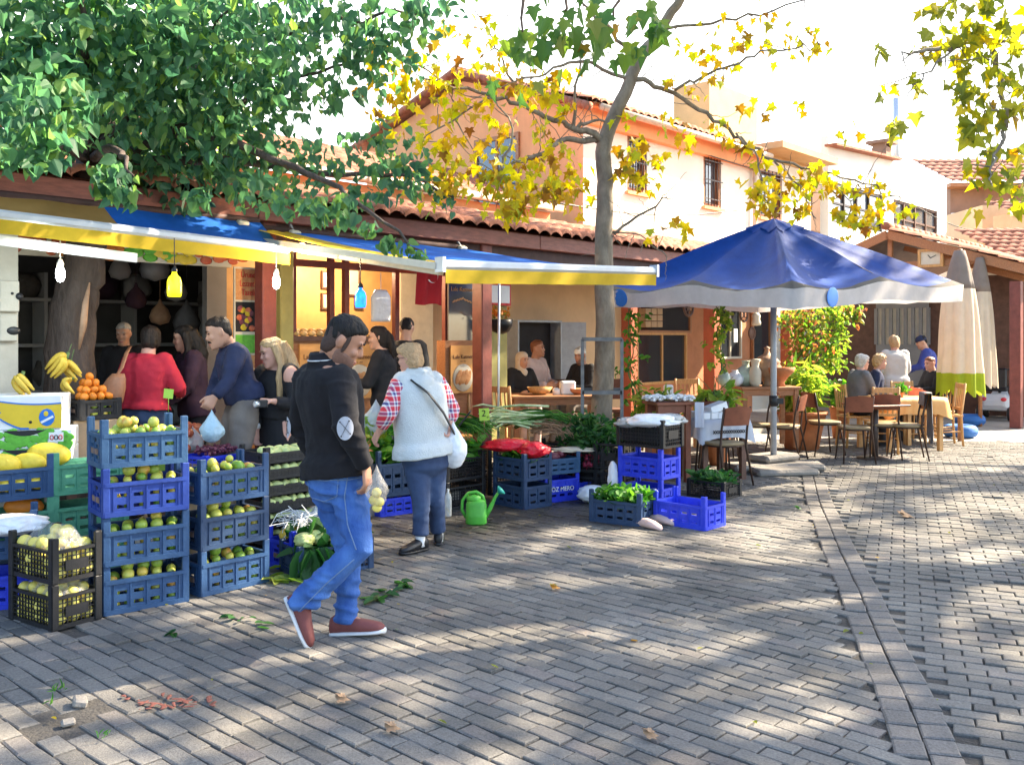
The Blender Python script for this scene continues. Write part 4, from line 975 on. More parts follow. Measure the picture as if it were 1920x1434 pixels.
m2 = MB(); m2.ell((W(1862,553,Yw).x, Yw-.222, (a.z+b.z)/2), (.09,.006,.08), 12, 6); m2.build('emblem', M['ink'], q)
# ================================================================ square blue parasol
def quad_parasol(cx, cy):
    top = W(1455, 412, cy).z
    q = thing('parasol', 'large square blue parasol with white valance over the cafe chairs', 'parasol', (cx, cy, 0))
    cor = []
    for (px, py, Y) in ((1124, 545, 11.2), (1488, 541, 9.1), (1807, 534, 11.4)):
        cor.append(W(px, py, Y))
    cor.append(Vector((2*cx,2*cy,0)) - Vector((cor[1].x, cor[1].y, 0)) + Z*cor[0].z)
    ap = Vector((cx, cy, top)); tri = []
    rim = []
    for i in range(4):
        a, b = cor[i], cor[(i+1)%4]
        for k in range(16):
            t = k/16; p = a.lerp(b, t)
            p.z += .05*(1-abs(2*t-1))**1.2 - .045*math.sin(math.pi*2*t)**2
            rim.append(p)
    n = len(rim)
    def surf(i, t):
        p = ap.lerp(rim[i%n], t); 
        ph = (i % 8)/8.0; sag = .17*math.sin(math.pi*t**1.3)*math.sin(math.pi*ph)**.7
        p.z += -sag + .14*t*(1-t)*(1 if i % 16 == 0 else .4)
        p.z += .022*t*noise.noise(Vector((p.x*2.2, p.y*2.2, 3))) + .012*noise.noise(Vector((p.x*6, p.y*6, 1)))*t
        return p
    m2 = MB(); T = [0,.08,.2,.32,.44,.56,.68,.8,.88,.935]
    m2.grid([[surf(i, t) for i in range(n+1)] for t in T]); m2.build('canopy', M['par_blue'], q)
    m2 = MB(); m2.grid([[surf(i, t)+Z*.004*0 for i in range(n+1)] for t in (.935, 1.0)])
    m3 = MB(); m3.grid([[surf(i, t*(1 if i % 4 else 1.12))+Z*(.018-.01*t) for i in range(n+1)] for t in (0,.06,.11,.15)]); m3.build('vent_cap', M['par_blue'], q)
    def val(i, d):
        p = surf(i, 1.0); sc = .5+.5*math.cos(2*math.pi*(i % 8)/8.)
        out = (p - Vector((cx, cy, p.z))).normalized()
        return p - Z*(.205*d*(.80+.20*sc)) + out*(.03*d*math.sin(i*2.1)*.6 + .015*d*noise.noise(p*3))
    m2.build('grey_border', M['par_grey'], q)
    m2 = MB(); m2.grid([[val(i, d) for i in range(n+1)] for d in (0,.3,.65,1)]); va = m2.build('valance', M['par_white'], q)
    for ci in (2, 19):   # blue discs printed at the corners of the valance
        i0 = int(ci); p = val(i0, .55); p2 = val(i0+1, .55); x = (p2-p).normalized(); o_ = Vector((x.y, -x.x, 0))
        if o_.y > 0: o_ = -o_
        m2 = MB(); m2.ell(p+o_*.006+Z*.02, (.125,.006,.105), 16, 8, Matrix((x, o_, Z)).transposed()); m2.build('printed_disc', M['box_blue'], va)
    m2 = MB(); m2.tube([(cx,cy,.1),(cx,cy,1.2),(cx,cy,top-.05)], .038, 12); pl_ = m2.build('pole', M['steel_grey'], q)
    m2 = MB(); m2.tube([(cx,cy,.78),(cx,cy,.90)], .055, 10); m2.box((cx+.06,cy-.02,.84), (.1,.05,.07)); m2.build('crank', M['black_plastic'], pl_)
    m2 = MB()
    for i in range(0, n, 8): m2.tube([ap-Z*.25, surf(i, .5)-Z*.03, surf(i, .97)-Z*.02], .013, 6)
    for i in range(0, n, 8): m2.tube([Vector((cx,cy,top-.85)), surf(i, .5)-Z*.04], .011, 6)
    m2.build('ribs', M['iron_dark'], q)
    # cross shaped slabs holding the foot
    for k, (dx, dy, sx, sy, a, z) in enumerate(((-.25,-.1,.7,.4,.2,.05),(.3,.02,.6,.42,-.1,.05),(0,-.42,.75,.36,.1,.04),(.02,.1,.55,.4,.5,.14))):
        m2 = MB(); m2.box((0,0,0), (sx,sy,.085), None)
        m2.solo('stone_slab', M['stone'], 'flat grey stone slab weighing down the parasol foot', 'stone', (0,0,-.043), 'stone slabs round the parasol foot', bevel=.03)
        o = COL.objects[-1] if False else bpy.data.objects[[x.name for x in bpy.data.objects if x.name.startswith('stone_slab')][-1]]
        o.location = (cx+dx, cy+dy, z-.043+ (0.0 if z < .1 else 0)); o.rotation_euler = (rnd.uniform(-.03,.03), rnd.uniform(-.03,.03), a)
quad_parasol(3.2, 11.3)
# closed cream parasols
def closed_parasol(px, Y, ptop, pbot, lab, s=1.0, tip='par_taupe'):
    c = W(px, 632, Y); zt = W(px, ptop, Y).z; zb = W(px, pbot, Y).z
    q = thing('closed_parasol', lab, 'parasol', (c.x, Y, 0), group='closed cream parasols')
    def rings(t0, t1, n=9):
        out = []
        for j in range(n):
            t = t0 + (t1-t0)*j/(n-1); r = (.065 + .22*t**.8 + .03*math.sin(t*5))*s
            if t > .86: r *= 1 - (t-.86)*.5
            ring = []
            for i in range(48):
                a_ = 2*math.pi*i/48; rr = r*(1 + .24*t*(abs(math.sin(a_*4+.3+t*.5))*2-1) + .07*math.sin(a_*3+t*2))
                ring.append((c.x+rr*math.cos(a_), Y+rr*math.sin(a_), zt-(zt-zb)*t - (.06*math.sin(a_*8)*max(0,t-.85)/.15)))
            out.append(ring)
        return out
    m2 = MB(); m2.loft(rings(.27, .86), cap=False); m2.build('canopy', M['par_cream'], q)
    m2 = MB(); m2.loft(rings(0, .27, 6)); m2.build('tip_cap', M[tip], q)
    m2 = MB(); m2.loft(rings(.86, 1.0, 5), cap=False); m2.build('lime_border', M['par_lime' if px < 1820 else 'par_cream'], q)
    m2 = MB(); m2.tube([(c.x,Y,0),(c.x,Y,zt+.02)], .035, 10); m2.build('pole', M['wood'], q)
closed_parasol(1800, 14.4, 470, 736, 'closed cream parasol with lime green hem beside the wooden chair', 1.22)
closed_parasol(1838, 16.8, 483, 722, 'closed cream parasol with taupe tip standing behind the lime hemmed one', 1.0)
def tyre(px, py, r, w, lab, z=0):
    c = G(px, py); q = MB(); pr = []
    for k in range(12): a_ = 2*math.pi*k/12; pr.append((r-.09+.09*math.cos(a_), w/2+w/2*math.sin(a_)))
    pr.append(pr[0]); 
    vs = [Vector((c.x+p[0]*math.cos(2*math.pi*j/24), c.y+p[0]*math.sin(2*math.pi*j/24), p[1]+z)) for p in pr for j in range(24)]
    q.add(vs, [(i*24+j, i*24+(j+1)%24, (i+1)*24+(j+1)%24, (i+1)*24+j) for i in range(12) for j in range(24)], 0, True)
    q.solo('painted_tyre', M['tyre_blue'], lab, 'tyre', (c.x, c.y, z), 'blue painted tyres holding the parasols')
tyre(1800, 819, .27, .2, 'blue painted tyre round the pole of the lime hemmed parasol'); tyre(1818, 797, .27, .2, 'blue painted tyre round the pole of the rear closed parasol')
# ================================================================ mobility scooter at the lane end
c = W(1868, 745, 18.2); s0 = Vector((c.x, 18.2, 0))
q = thing('mobility_scooter', 'white mobility scooter with red tail lamp parked at the lane end', 'scooter', s0)
fx = Vector((.55,.83,0)); sx = Vector((.83,-.55,0))
def L3(a, b, z): return s0 + sx*a + fx*b + Z*z
m2 = MB()
rr = []
for b, w, z0_, z1_ in ((-.42,.18,.30,.40),(-.36,.26,.2,.52),(-.1,.28,.18,.5),(.1,.25,.16,.3),(.45,.22,.16,.28),(.62,.18,.18,.5),(.72,.12,.25,.62)):
    rr.append([L3(-w, b, z0_), L3(w, b, z0_), L3(w, b, z1_*.9), L3(w*.7, b, z1_), L3(-w*.7, b, z1_), L3(-w, b, z1_*.9)])
m2.loft(rr, sm=False); m2.build('body', M['scooter_white'], q, bevel=.015)
for a, b in ((-.27,-.28),(.27,-.28),(-.24,.55),(.24,.55)):
    m2 = MB(); m2.lathe(L3(a, b, .15)-sx*.05, [(.08,0),(.145,.01),(.15,.05),(.145,.09),(.08,.1)], 16, axis=sx); w_ = m2.build('wheel', M['tyre_black'], q)
    m2 = MB(); m2.lathe(L3(a, b, .15)-sx*.056, [(.0,0),(.07,0),(.07,.112),(0,.112)], 12, axis=sx); m2.build('rim', M['alu'], w_)
m2 = MB(); m2.box(L3(0,-.12,.62), (.46,.42,.1), math.atan2(sx.y, sx.x)); m2.box(L3(0,-.34,.82), (.44,.1,.4), math.atan2(sx.y, sx.x)); m2.build('seat', M['black_plastic'], q, bevel=.03)
m2 = MB(); m2.tube([L3(0,.62,.5), L3(0,.45,.95)], .03, 8); m2.tube([L3(-.28,.42,.97), L3(.28,.42,.97)], .018, 8); m2.build('handlebar', M['iron_dark'], q)
for a in (-.17,.17):
    m2 = MB(); m2.ell(L3(a,-.41,.42), (.06,.03,.04), 10, 6); m2.build('tail_light', M['lamp_red'], q)
# ================================================================ leaves and trees
H_ = [(0,0),(.17,-.1),(.38,.04),(.45,.32),(.27,.7),(0,1.05)]
def half(pts, fold, droop):
    r = [(x, y, fold*x - droop*y*y) for x, y in pts]; l = [(-x, y, fold*x - droop*y*y) for x, y in pts]
    return r, l
def leaf_t(kind):
    if kind == 'heart': pts, fo, dr = H_, .25, .25
    elif kind == 'plane': pts, fo, dr = [(0,0),(.2,-.1),(.5,-.02),(.36,.2),(.62,.5),(.3,.5),(.22,.66),(0,1.05)], .22, .3
    elif kind == 'long': pts, fo, dr = [(0,0),(.09,.2),(.1,.5),(.05,.8),(0,1)], .3, .5
    else: pts, fo, dr = [(0,0),(.22,.12),(.3,.45),(.18,.8),(0,1)], .3, .2
    r, l = half(pts, fo, dr); k = len(pts)
    vs = r + l[1:-1]; f1 = tuple(range(k)); f2 = (0,) + tuple(range(k, k+k-2)) + (k-1,)
    return vs, [f1, f2[::-1]]
LT = {k: leaf_t(k) for k in ('heart','plane','oval','long')}
class Leaves:
    def __init__(s, kind): s.t = LT[kind]; s.v = []; s.f = []; s.n = 0
    def put(s, p, size, tip, nrm):
        y = tip.normalized(); x = y.cross(nrm)
        if x.length < 1e-3: x = y.orthogonal()
        x.normalize(); z = x.cross(y); o = s.n
        for a, b, c in s.t[0]: s.v.append((p[0]+(x.x*a+y.x*b+z.x*c)*size, p[1]+(x.y*a+y.y*b+z.y*c)*size, p[2]+(x.z*a+y.z*b+z.z*c)*size))
        for f in s.t[1]: s.f.append(tuple(i+o for i in f))
        s.n += len(s.t[0])
    def clump(s, c, r, n, size, hang=.6, R=rnd, flat=1.0):
        c = Vector(c)
        for _ in range(n):
            d = Vector((R.gauss(0,1), R.gauss(0,1), R.gauss(0,1))).normalized()*(R.random()**.4)
            p = c + Vector((d.x*r, d.y*r, d.z*r*flat))
            tip = Vector((R.gauss(0,.6), R.gauss(0,.6), R.gauss(0,.45)-hang)); nr = Vector((R.gauss(0,.7), R.gauss(0,.7)-.4, 1.0 if R.random() < .6 else .2))
            s.put(p, size*R.uniform(.65,1.2), tip, nr)
    def build(s, name, mt, parent=None):
        m2 = MB(); m2.v = s.v; m2.f = s.f; m2.m = [0]*len(s.f); m2.s = [False]*len(s.f)
        return m2.build(name, mt, parent)
def limb(m2, pts, r0, r1, n=8, wob=.04, R=rnd):
    # smooth wandering tapered limb through pts
    pts = [Vector(p) for p in pts]; out = []
    k = len(pts)
    for i in range(k-1):
        p0 = pts[max(i-1,0)]; p1 = pts[i]; p2 = pts[i+1]; p3 = pts[min(i+2,k-1)]
        for j in range(5):
            t = j/5; out.append(.5*((2*p1)+(p2-p0)*t+(2*p0-5*p1+4*p2-p3)*t*t+(3*p1-p0-3*p2+p3)*t**3))
    out.append(pts[-1]); L = len(out)
    for i in range(1, L-1): out[i] = out[i] + Vector((R.gauss(0,wob), R.gauss(0,wob), R.gauss(0,wob)))*.5
    m2.tube(out, [r0+(r1-r0)*i/(L-1) for i in range(L)], n)
    return out
# ---- mulberry by the fruit shop
tb = P(*B(150, 632, 7.75)[:2])
mt_ = thing('mulberry_tree', 'dark trunked green leafy tree growing through the fruit shop roof', 'tree', tb)
m2 = MB()
tr = [tb+Z*.0, W(128, 700, tb.y), W(142, 560, tb.y), W(160, 480, tb.y), W(175, 330, tb.y), W(190, 200, tb.y)]
out = limb(m2, tr, .21, .12, 14, .02)
k_ = W(180, 300, tb.y)
limbs = [
 [k_, W(60,180,7), W(-60,60,6.4)], [k_, W(300,150,7.2), W(430,20,7)], [k_, W(330,250,7.4), W(520,170,8), W(700,110,8.4)],
 [W(330,250,7.4), W(520,300,7.6), W(660,370,7.4), W(790,470,7.1)], [k_, W(210,280,6.4), W(250,330,5.9)], [k_, W(160,100,6.5), W(140,-80,6)],
 [k_, W(420,300,7.6), W(560,320,8.0), W(740,330,8.6), W(850,370,9)], [W(300,150,7.2), W(480,90,8), W(640,40,8.2), W(790,20,8.6)], [k_, W(80,260,6.3), W(40,240,5.7)]]
for l in limbs: limb(m2, l, .045, .008, 7, .05)
m2.build('trunk', M['bark_dark'], mt_)
m2 = MB()
m2.tube([W(148, 655, 7.40), W(156, 610, 7.37), W(160, 570, 7.39), W(168, 530, 7.42)], [.008,.03,.026,.006], 7, sq=(1,.5)); m2.build('torn_bark', M['urn'], mt_)
lv = Leaves('heart')
R2 = random.Random(5)
# (px, py, depth, radius m, leaves, leaf size)
cl = [(60,60,6.3,.6,230,.13),(180,40,6.6,.6,230,.13),(300,50,6.8,.6,230,.13),(430,40,7,.55,170,.13),(540,30,7.6,.5,110,.13),(640,25,8,.45,80,.13),(740,40,8.3,.4,60,.13),(800,20,8.5,.3,34,.13),(850,10,8.6,.25,16,.13),
 (50,170,6.2,.5,190,.13),(170,160,6.6,.55,220,.13),(290,150,6.9,.55,220,.13),(400,150,7.2,.5,170,.13),(500,120,7.6,.5,120,.13),(590,110,8,.45,80,.13),(680,90,8.3,.4,60,.13),(740,110,8.4,.35,44,.13),
 (240,230,7.6,.55,170,.13),(340,230,7.4,.5,170,.13),(430,220,7.6,.5,150,.13),(520,200,8,.4,74,.13),(590,180,8.2,.3,40,.13),(660,160,8.3,.3,30,.13),(470,160,7.8,.4,80,.13),
 (130,270,8.0,.5,170,.13),(240,310,7.9,.45,150,.13),(340,310,7.7,.45,160,.13),(430,300,7.7,.4,130,.13),(520,310,7.8,.33,80,.13),(590,300,8,.3,44,.13),(660,290,8.3,.26,30,.13),(720,270,8.5,.3,40,.13),(760,300,8.6,.28,40,.13),
 (480,360,7.4,.22,50,.13),(560,365,7.4,.2,44,.13),(630,390,7.3,.17,30,.13),(700,350,8.4,.24,34,.13),(760,350,8.6,.2,24,.13),(690,430,7.2,.1,14,.12),(725,450,7.1,.09,12,.12),(760,465,7.1,.09,13,.12),(790,478,7.0,.07,10,.11),
 (40,230,5.6,.28,66,.13),(30,280,5.5,.22,34,.13),(100,190,5.9,.3,66,.13),(95,270,5.6,.14,20,.13),(200,330,5.9,.14,20,.13),(225,355,5.9,.14,20,.13),(240,372,5.9,.09,9,.13),(210,315,6.0,.12,14,.13),(370,375,6.6,.1,12,.13),(545,385,6.9,.13,16,.13),(590,400,7,.08,9,.13),(650,405,7.1,.1,12,.13),
 (850,385,9,.12,7,.13),(800,350,8.9,.2,14,.13),(20,285,8.2,.3,90,.13),(110,280,8.2,.3,90,.13),(-60,120,6.2,.6,140,.13),(-40,-60,6.2,.8,160,.14),(200,-80,6.6,.9,200,.14),(450,-80,7.2,.8,170,.14),(680,-70,8,.7,90,.14)]
for (px,py,Y,r,n,sz) in cl: lv.clump(W(px,py,Y), r, int(n*(1.6 if px < 380 else 1.2)), sz*R2.uniform(.55,.8), .7, R2, .85)
for i in range(24):    # loose deep foliage behind
    px, py = R2.uniform(-60,520), R2.uniform(-60,330); lv.clump(W(px,py,R2.uniform(8.2,9.4)), .5, 60, .1, .6, R2)
lv.build('crown', M['mul'], mt_)
# ---- plane tree in the middle
pb = W(1128, 632, 10.3); pb.z = 0
pt = thing('plane_tree', 'slim plane tree with yellow autumn leaves growing between the stalls and cafe', 'tree', pb)
m2 = MB(); Yp = 10.3
limb(m2, [pb, W(1128,780,Yp), W(1135,640,Yp), W(1132,480,Yp), W(1135,360,Yp), W(1133,268,Yp), W(1165,190,Yp), W(1200,110,Yp), W(1240,55,10.4), W(1290,-30,10.5), W(1330,-160,10.6)], .128, .04, 14, .012)
forks = [
 ([W(1128,262,Yp), W(1080,240,10.1), W(1010,210,9.9), W(930,180,9.6), W(850,165,9.3), W(780,140,9)], .06),
 ([W(1120,264,Yp), W(1060,262,10), W(1010,290,9.7), W(960,310,9.4), W(930,325,9.2)], .055),
 ([W(1075,238,10.1), W(1110,228,10.2), W(1150,225,Yp)], .04),
 ([W(1075,236,10.1), W(1085,140,10), W(1095,60,10)], .03),
 ([W(1180,150,Yp), W(1090,118,10), W(1010,140,9.7), W(950,160,9.5)], .035),
 ([W(1190,150,Yp), W(1240,165,10.4), W(1310,205,10.4), W(1380,250,10.5), W(1450,300,10.5), W(1540,320,10.6), W(1640,350,10.8), W(1690,372,10.9)], .045),
 ([W(1265,170,10.4), W(1330,140,10.2), W(1400,110,10), W(1480,90,9.9), W(1540,85,9.9)], .028),
 ([W(1145,440,Yp), W(1180,415,10.2), W(1230,385,10.1), W(1250,368,10)], .03),
 ([W(1150,438,Yp), W(1200,440,10.2), W(1250,480,10)], .015),
 ([W(935,320,9.2), W(960,250,9.3), W(930,190,9.3)], .022), ([W(1010,210,9.9), W(960,150,9.8), W(930,90,9.7), W(890,20,9.6)], .025),
 ([W(930,180,9.6), W(870,210,9.2), W(790,265,9)], .02), ([W(850,165,9.3), W(790,130,9), W(740,100,8.8)], .016),
 ([W(1380,250,10.5), W(1420,300,10.3), W(1440,380,10.2)], .02), ([W(1450,300,10.5), W(1500,350,10.4), W(1530,410,10.3)], .018), ([W(1240,60,10.4), W(1330,40,10.3), W(1450,20,10.2), W(1550,-20,10)], .03),
 ([W(1200,110,Yp), W(1120,40,10), W(1060,-40,9.8)], .04), ([W(1290,-30,10.5), W(1180,-160,10.2), W(1000,-260,10)], .05), ([W(1330,-160,10.6), W(1500,-260,10.6), W(1700,-300,10.8)], .05), ([W(1640,350,10.8), W(1600,380,10.6), W(1590,420,10.5)], .012)]
ends = []
for l, r in forks: ends += limb(m2, l, r*.68, .006, 7, .035)
for e in list(ends)[::2]:      # bare twigs
    if R2.random() < .95:
        d = Vector((R2.gauss(0,.22), R2.gauss(0,.2), R2.gauss(.0,.2))); limb(m2, [e, e+d*.6, e+d*1.2+Vector((0,0,R2.gauss(0,.06)))], .007, .002, 4, .01)
m2.build('trunk', M['bark_plane'], pt)
lv = Leaves('plane')
pc = [(760,250,9,.28,16),(800,330,9,.3,24),(860,280,9.1,.3,20),(900,330,9.2,.28,26),(850,330,9.1,.2,18),(930,370,9.2,.2,20),(960,350,9.3,.22,24),(1000,320,9.5,.2,22),(1040,300,9.8,.2,16),(1010,360,9.5,.22,22),(1050,350,9.8,.2,20),(1085,345,9.9,.15,10),(970,395,9.4,.12,10),
 (1020,260,9.8,.18,12),(940,250,9.3,.2,12),(890,210,9.2,.2,14),(960,180,9.4,.2,14),(1040,160,9.8,.2,14),(870,140,9.3,.2,12),(830,180,9.1,.22,14),(790,140,9,.25,16),(760,180,8.9,.22,14),(730,130,8.8,.22,16),(720,200,8.8,.2,14),(930,110,9.6,.2,12),(980,130,9.7,.2,12),(1010,170,9.8,.2,14),(1050,200,9.9,.15,8),(900,60,9.6,.2,8),(830,60,9.2,.2,8),(780,80,9,.2,9),
 (1190,270,10.2,.2,20),(1180,320,10.2,.18,18),(1210,350,10.2,.16,14),(1230,300,10.2,.18,12),(1170,220,10.2,.15,8),(1250,240,10.3,.2,12),(1290,260,10.3,.16,10),(1340,240,10.4,.16,10),(1380,270,10.4,.14,8),(1420,300,10.4,.14,8),(1450,340,10.3,.18,14),(1440,380,10.2,.18,18),(1410,350,10.2,.14,12),(1500,350,10.4,.17,16),(1530,330,10.5,.17,16),(1560,350,10.6,.17,16),(1490,390,10.3,.15,14),(1600,350,10.6,.15,12),(1625,410,10.6,.2,26),(1640,350,10.8,.12,10),(1660,380,10.8,.14,12),(1590,400,10.5,.15,14),(1700,400,10.9,.1,6),(1580,440,10.5,.1,4),
 (1330,130,10.2,.2,12),(1370,100,10.1,.2,12),(1420,70,10,.2,10),(1470,90,9.9,.2,10),(1510,60,9.9,.2,8),(1540,90,9.9,.12,6),(1500,200,10.2,.14,5),(1450,210,10.2,.14,4),(1590,250,10.4,.14,5),(1400,200,10.3,.14,5),(1260,160,10.3,.14,6),(1310,180,10.3,.14,6),(1260,420,10,.12,4),(1290,430,10,.1,4),(1220,440,10,.08,3),(1350,50,10.2,.2,8),(1440,20,10.2,.25,10),(1290,90,10.3,.18,8)]
for (px,py,Y,r,n) in pc+[(p_[0]+R2.uniform(-45,45), p_[1]+R2.uniform(-40,40), p_[2], p_[3]*.8, max(2,int(p_[4]*.35))) for p_ in pc if p_[0] < 1110]: lv.clump(W(px,py,Y), r*1.15, int(n*1.15), R2.uniform(.085,.12), .8, R2, .8)
lv.build('crown', M['plane_yellow'], pt)
lv = Leaves('plane')      # upper crown, above the picture, which shades the stalls
for i in range(120):
    c = W(R2.uniform(760,1640), R2.uniform(-620,-150), R2.uniform(8.4,13.6))
    if c.z < 7.2: lv.clump(c, .6, 24, .17, .5, R2)
for (px,py,Y,r,n) in ((1060,20,6.4,.26,22),(1110,40,6.3,.22,18),(1010,60,6.5,.2,14),(960,80,6.6,.12,6),(1050,80,6.3,.2,14),(1150,60,6.2,.2,14),(1200,30,6.3,.2,14),(1100,100,6.3,.12,7),(990,100,6.5,.12,8),(1180,100,6.2,.1,6),(930,160,6.6,.07,4),(960,170,6.5,.07,3),(1000,165,6.4,.06,3),(1230,40,6.3,.12,6)):
    lv.clump(W(px,py,Y), r*1.15, int(n*.55), R2.uniform(.11,.15), 2.2, R2, .9)
lv.build('crown', M['plane_green'], pt)
m2 = MB()
for (px,py) in ((1060,20),(1150,40),(980,60)): limb(m2, [W(px,py,6.4), W(px+40,-80,7.2), W(1280,-160,9.8)], .008, .03, 5, .03)
m2.build('branch', M['twig'], pt)
# ---- plane tree outside the frame on the right, whose branch hangs into it
sb = Vector((8.2, 8.2, 0))
st = thing('plane_tree', 'olive leaved plane branch hanging in over the lane from a big tree', 'tree', sb)
m2 = MB()
limb(m2, [sb, sb+Vector((.1,0,2.2)), sb+Vector((-.1,.2,4.4)), sb+Vector((-.6,.4,7)), sb+Vector((-.9,.2,10))], .34, .12, 14, .02)
h0 = sb+Vector((-.1,.2,4.6))
for e in ((-4,-1,7.2),(-2,-4,7.4),(3,-3,8),(4,2,8),(1,4.2,8.4),(-3.4,3,7.6),(-5.6,.8,8)): limb(m2, [h0, h0+Vector((e[0]*.4, e[1]*.4, (e[2]-4.6)*.55)), sb+Vector(e)], .11, .02, 8, .06)
br = [[h0, W(2040,-40,6.8), W(1960,30,6.4), W(1900,70,6.3), W(1800,85,6.2), W(1745,130,6.1), W(1710,160,6.1)], [W(1860,82,6.3), W(1880,170,6.2), W(1885,250,6.1), W(1860,300,6.1), W(1858,340,6.0)], [W(1800,85,6.2), W(1740,95,6.1), W(1690,97,6.1)], [W(1990,10,6.5), W(1960,160,6.4), W(1900,200,6.2), W(1840,210,6.1)], [W(2010,10,6.6), W(1980,260,6.4), W(1930,320,6.2), W(1910,370,6.2)]]
for l in br:
    o_ = limb(m2, l, .022, .004, 6, .02)
    for e in o_[::2]:
        d = Vector((R2.gauss(0,.16), R2.gauss(0,.12), R2.gauss(-.04,.14))); limb(m2, [e, e+d*.6, e+d], .005, .002, 4, .005)
m2.build('trunk', M['bark_plane'], st)
lv = Leaves('plane')
oc = [(1770,40,.13,10),(1830,30,.16,14),(1880,20,.18,18),(1910,60,.16,16),(1860,70,.14,12),(1810,60,.12,10),(1790,110,.1,8),(1840,110,.12,10),(1890,110,.14,13),(1760,80,.1,6),(1745,25,.05,4),(1715,150,.08,7),(1690,160,.07,5),(1730,100,.05,4),(1650,97,.05,3),(1665,90,.05,3),(1655,170,.04,3),(1715,205,.03,2),(1690,230,.05,5),(1680,250,.05,4),(1652,247,.02,1),(1820,130,.08,6),(1800,165,.08,7),(1830,175,.09,8),(1870,170,.1,9),(1900,160,.12,11),(1850,210,.09,8),(1815,195,.06,5),(1880,210,.09,8),(1910,210,.1,8),(1800,240,.06,5),(1840,240,.08,7),(1830,260,.05,4),(1860,275,.07,6),(1772,248,.02,1),(1830,310,.06,5),(1858,325,.06,6),(1870,345,.06,5),(1838,335,.06,5),(1865,375,.05,3),(1825,400,.04,3),(1905,290,.07,6),(1910,330,.09,9),(1900,370,.08,7),(1918,385,.08,6),(1860,300,.05,3)]
for (px,py,r,n) in oc: lv.clump(W(px,py,6.15), r*1.35, int(n*.85), R2.uniform(.085,.115), .7, R2, .9)
R3 = random.Random(21)
SX, SY = math.sin(SUN_AZ)/math.tan(SUN_EL), math.cos(SUN_AZ)/math.tan(SUN_EL)
def shade(lv, x0, x1, y0, y1):
    # crown clumps high above the lane, spread so that their shade reaches the paving between (x0,y0) and (x1,y1)
    x = x0
    while x < x1:
        y = y0
        while y < y1:
            gx, gy = x+R3.uniform(-.3,.3), y+R3.uniform(-.3,.3); y += .62
            z = max(6.6, 3.8+.54*gy) + R3.uniform(0, 1.6); c = Vector((gx+SX*z, gy+SY*z, z))
            n_ = noise.noise(Vector((gx*.95, gy*.95, 4.2)))
            if n_ < (-.55 if (gx < -.6 and gy > 5.1) else -.40 if gy < 4.2 else -.04 if (gy < 5.2 and -1.6 < gx < 1.2) else -.36 if gx < 1.6 else -.12): continue
            lv.clump(c, .5, 19, .25, .5, R3, .7)
        x += .62
shade(lv, -5, 1.2, 2.2, 11.4)
lv.build('crown', M['plane_olive'], st)
# second shade tree behind the photographer's right
sb2 = Vector((13.8, 13.2, 0))
s2 = thing('plane_tree', 'tall plane tree standing out of view beyond the lane that throws dappled shade', 'tree', sb2)
m2 = MB(); limb(m2, [sb2, sb2+Vector((0,.1,2.5)), sb2+Vector((-.3,.2,5)), sb2+Vector((-.6,.3,8.5))], .3, .1, 12, .02)
for e in ((-4,-1,7.6),(-3,3,7.8),(2,-3,8),(3,2,8)): limb(m2, [sb2+Vector((-.2,.2,4.5)), sb2+Vector((e[0]*.5,e[1]*.5,6)), sb2+Vector(e)], .1, .02, 7, .06)
m2.build('trunk', M['bark_plane'], s2)
lv = Leaves('plane')
shade(lv, 1.2, 7.4, 2.2, 11.4)
lv.build('crown', M['plane_olive'], s2)
# ---- climbing plants and potted plants
def plant(name, lab, base, cat='plant'): return thing(name, lab, cat, base)
def vine(px, Y, y0, y1, lab, mm='ivy', w=.14, n=150, sz=.075):
    b_ = W(px, y1, Y); q = plant('climbing_vine', lab, (b_.x, b_.y, b_.z))
    pts = [W(px+R2.uniform(-8,8), y1+(y0-y1)*k/6, Y) for k in range(7)]
    m3 = MB(); limb(m3, pts, .012, .006, 6, .02); limb(m3, [p+Vector((.05,0,0)) for p in pts], .009, .004, 6, .03); m3.build('stem', M['stem'], q)
    l3 = Leaves('oval')
    for _ in range(n//6):
        t = R2.random(); p = W(px, y1+(y0-y1)*t, Y); l3.clump(p+Vector((R2.gauss(0,w*.5), R2.gauss(0,w*.5), 0)), w*.5, 6, sz, .4, R2)
    l3.build('foliage', M[mm], q)
vine(1185, 11.6, 578, 800, 'slim vine climbing beside the plane tree trunk', 'herb', .13, 210)
vine(1350, 11.7, 575, 700, 'bright vine climbing the orange cafe post', 'fern', .11, 190, .075)
vine(1510, 14.2, 572, 740, 'dense yellow green and red ivy on the right cafe post', 'ivy', .30, 1500, .078)
vine(1560, 14.4, 570, 690, 'green creeper hanging beside the ivy near the pavilion', 'fern', .2, 700, .075)
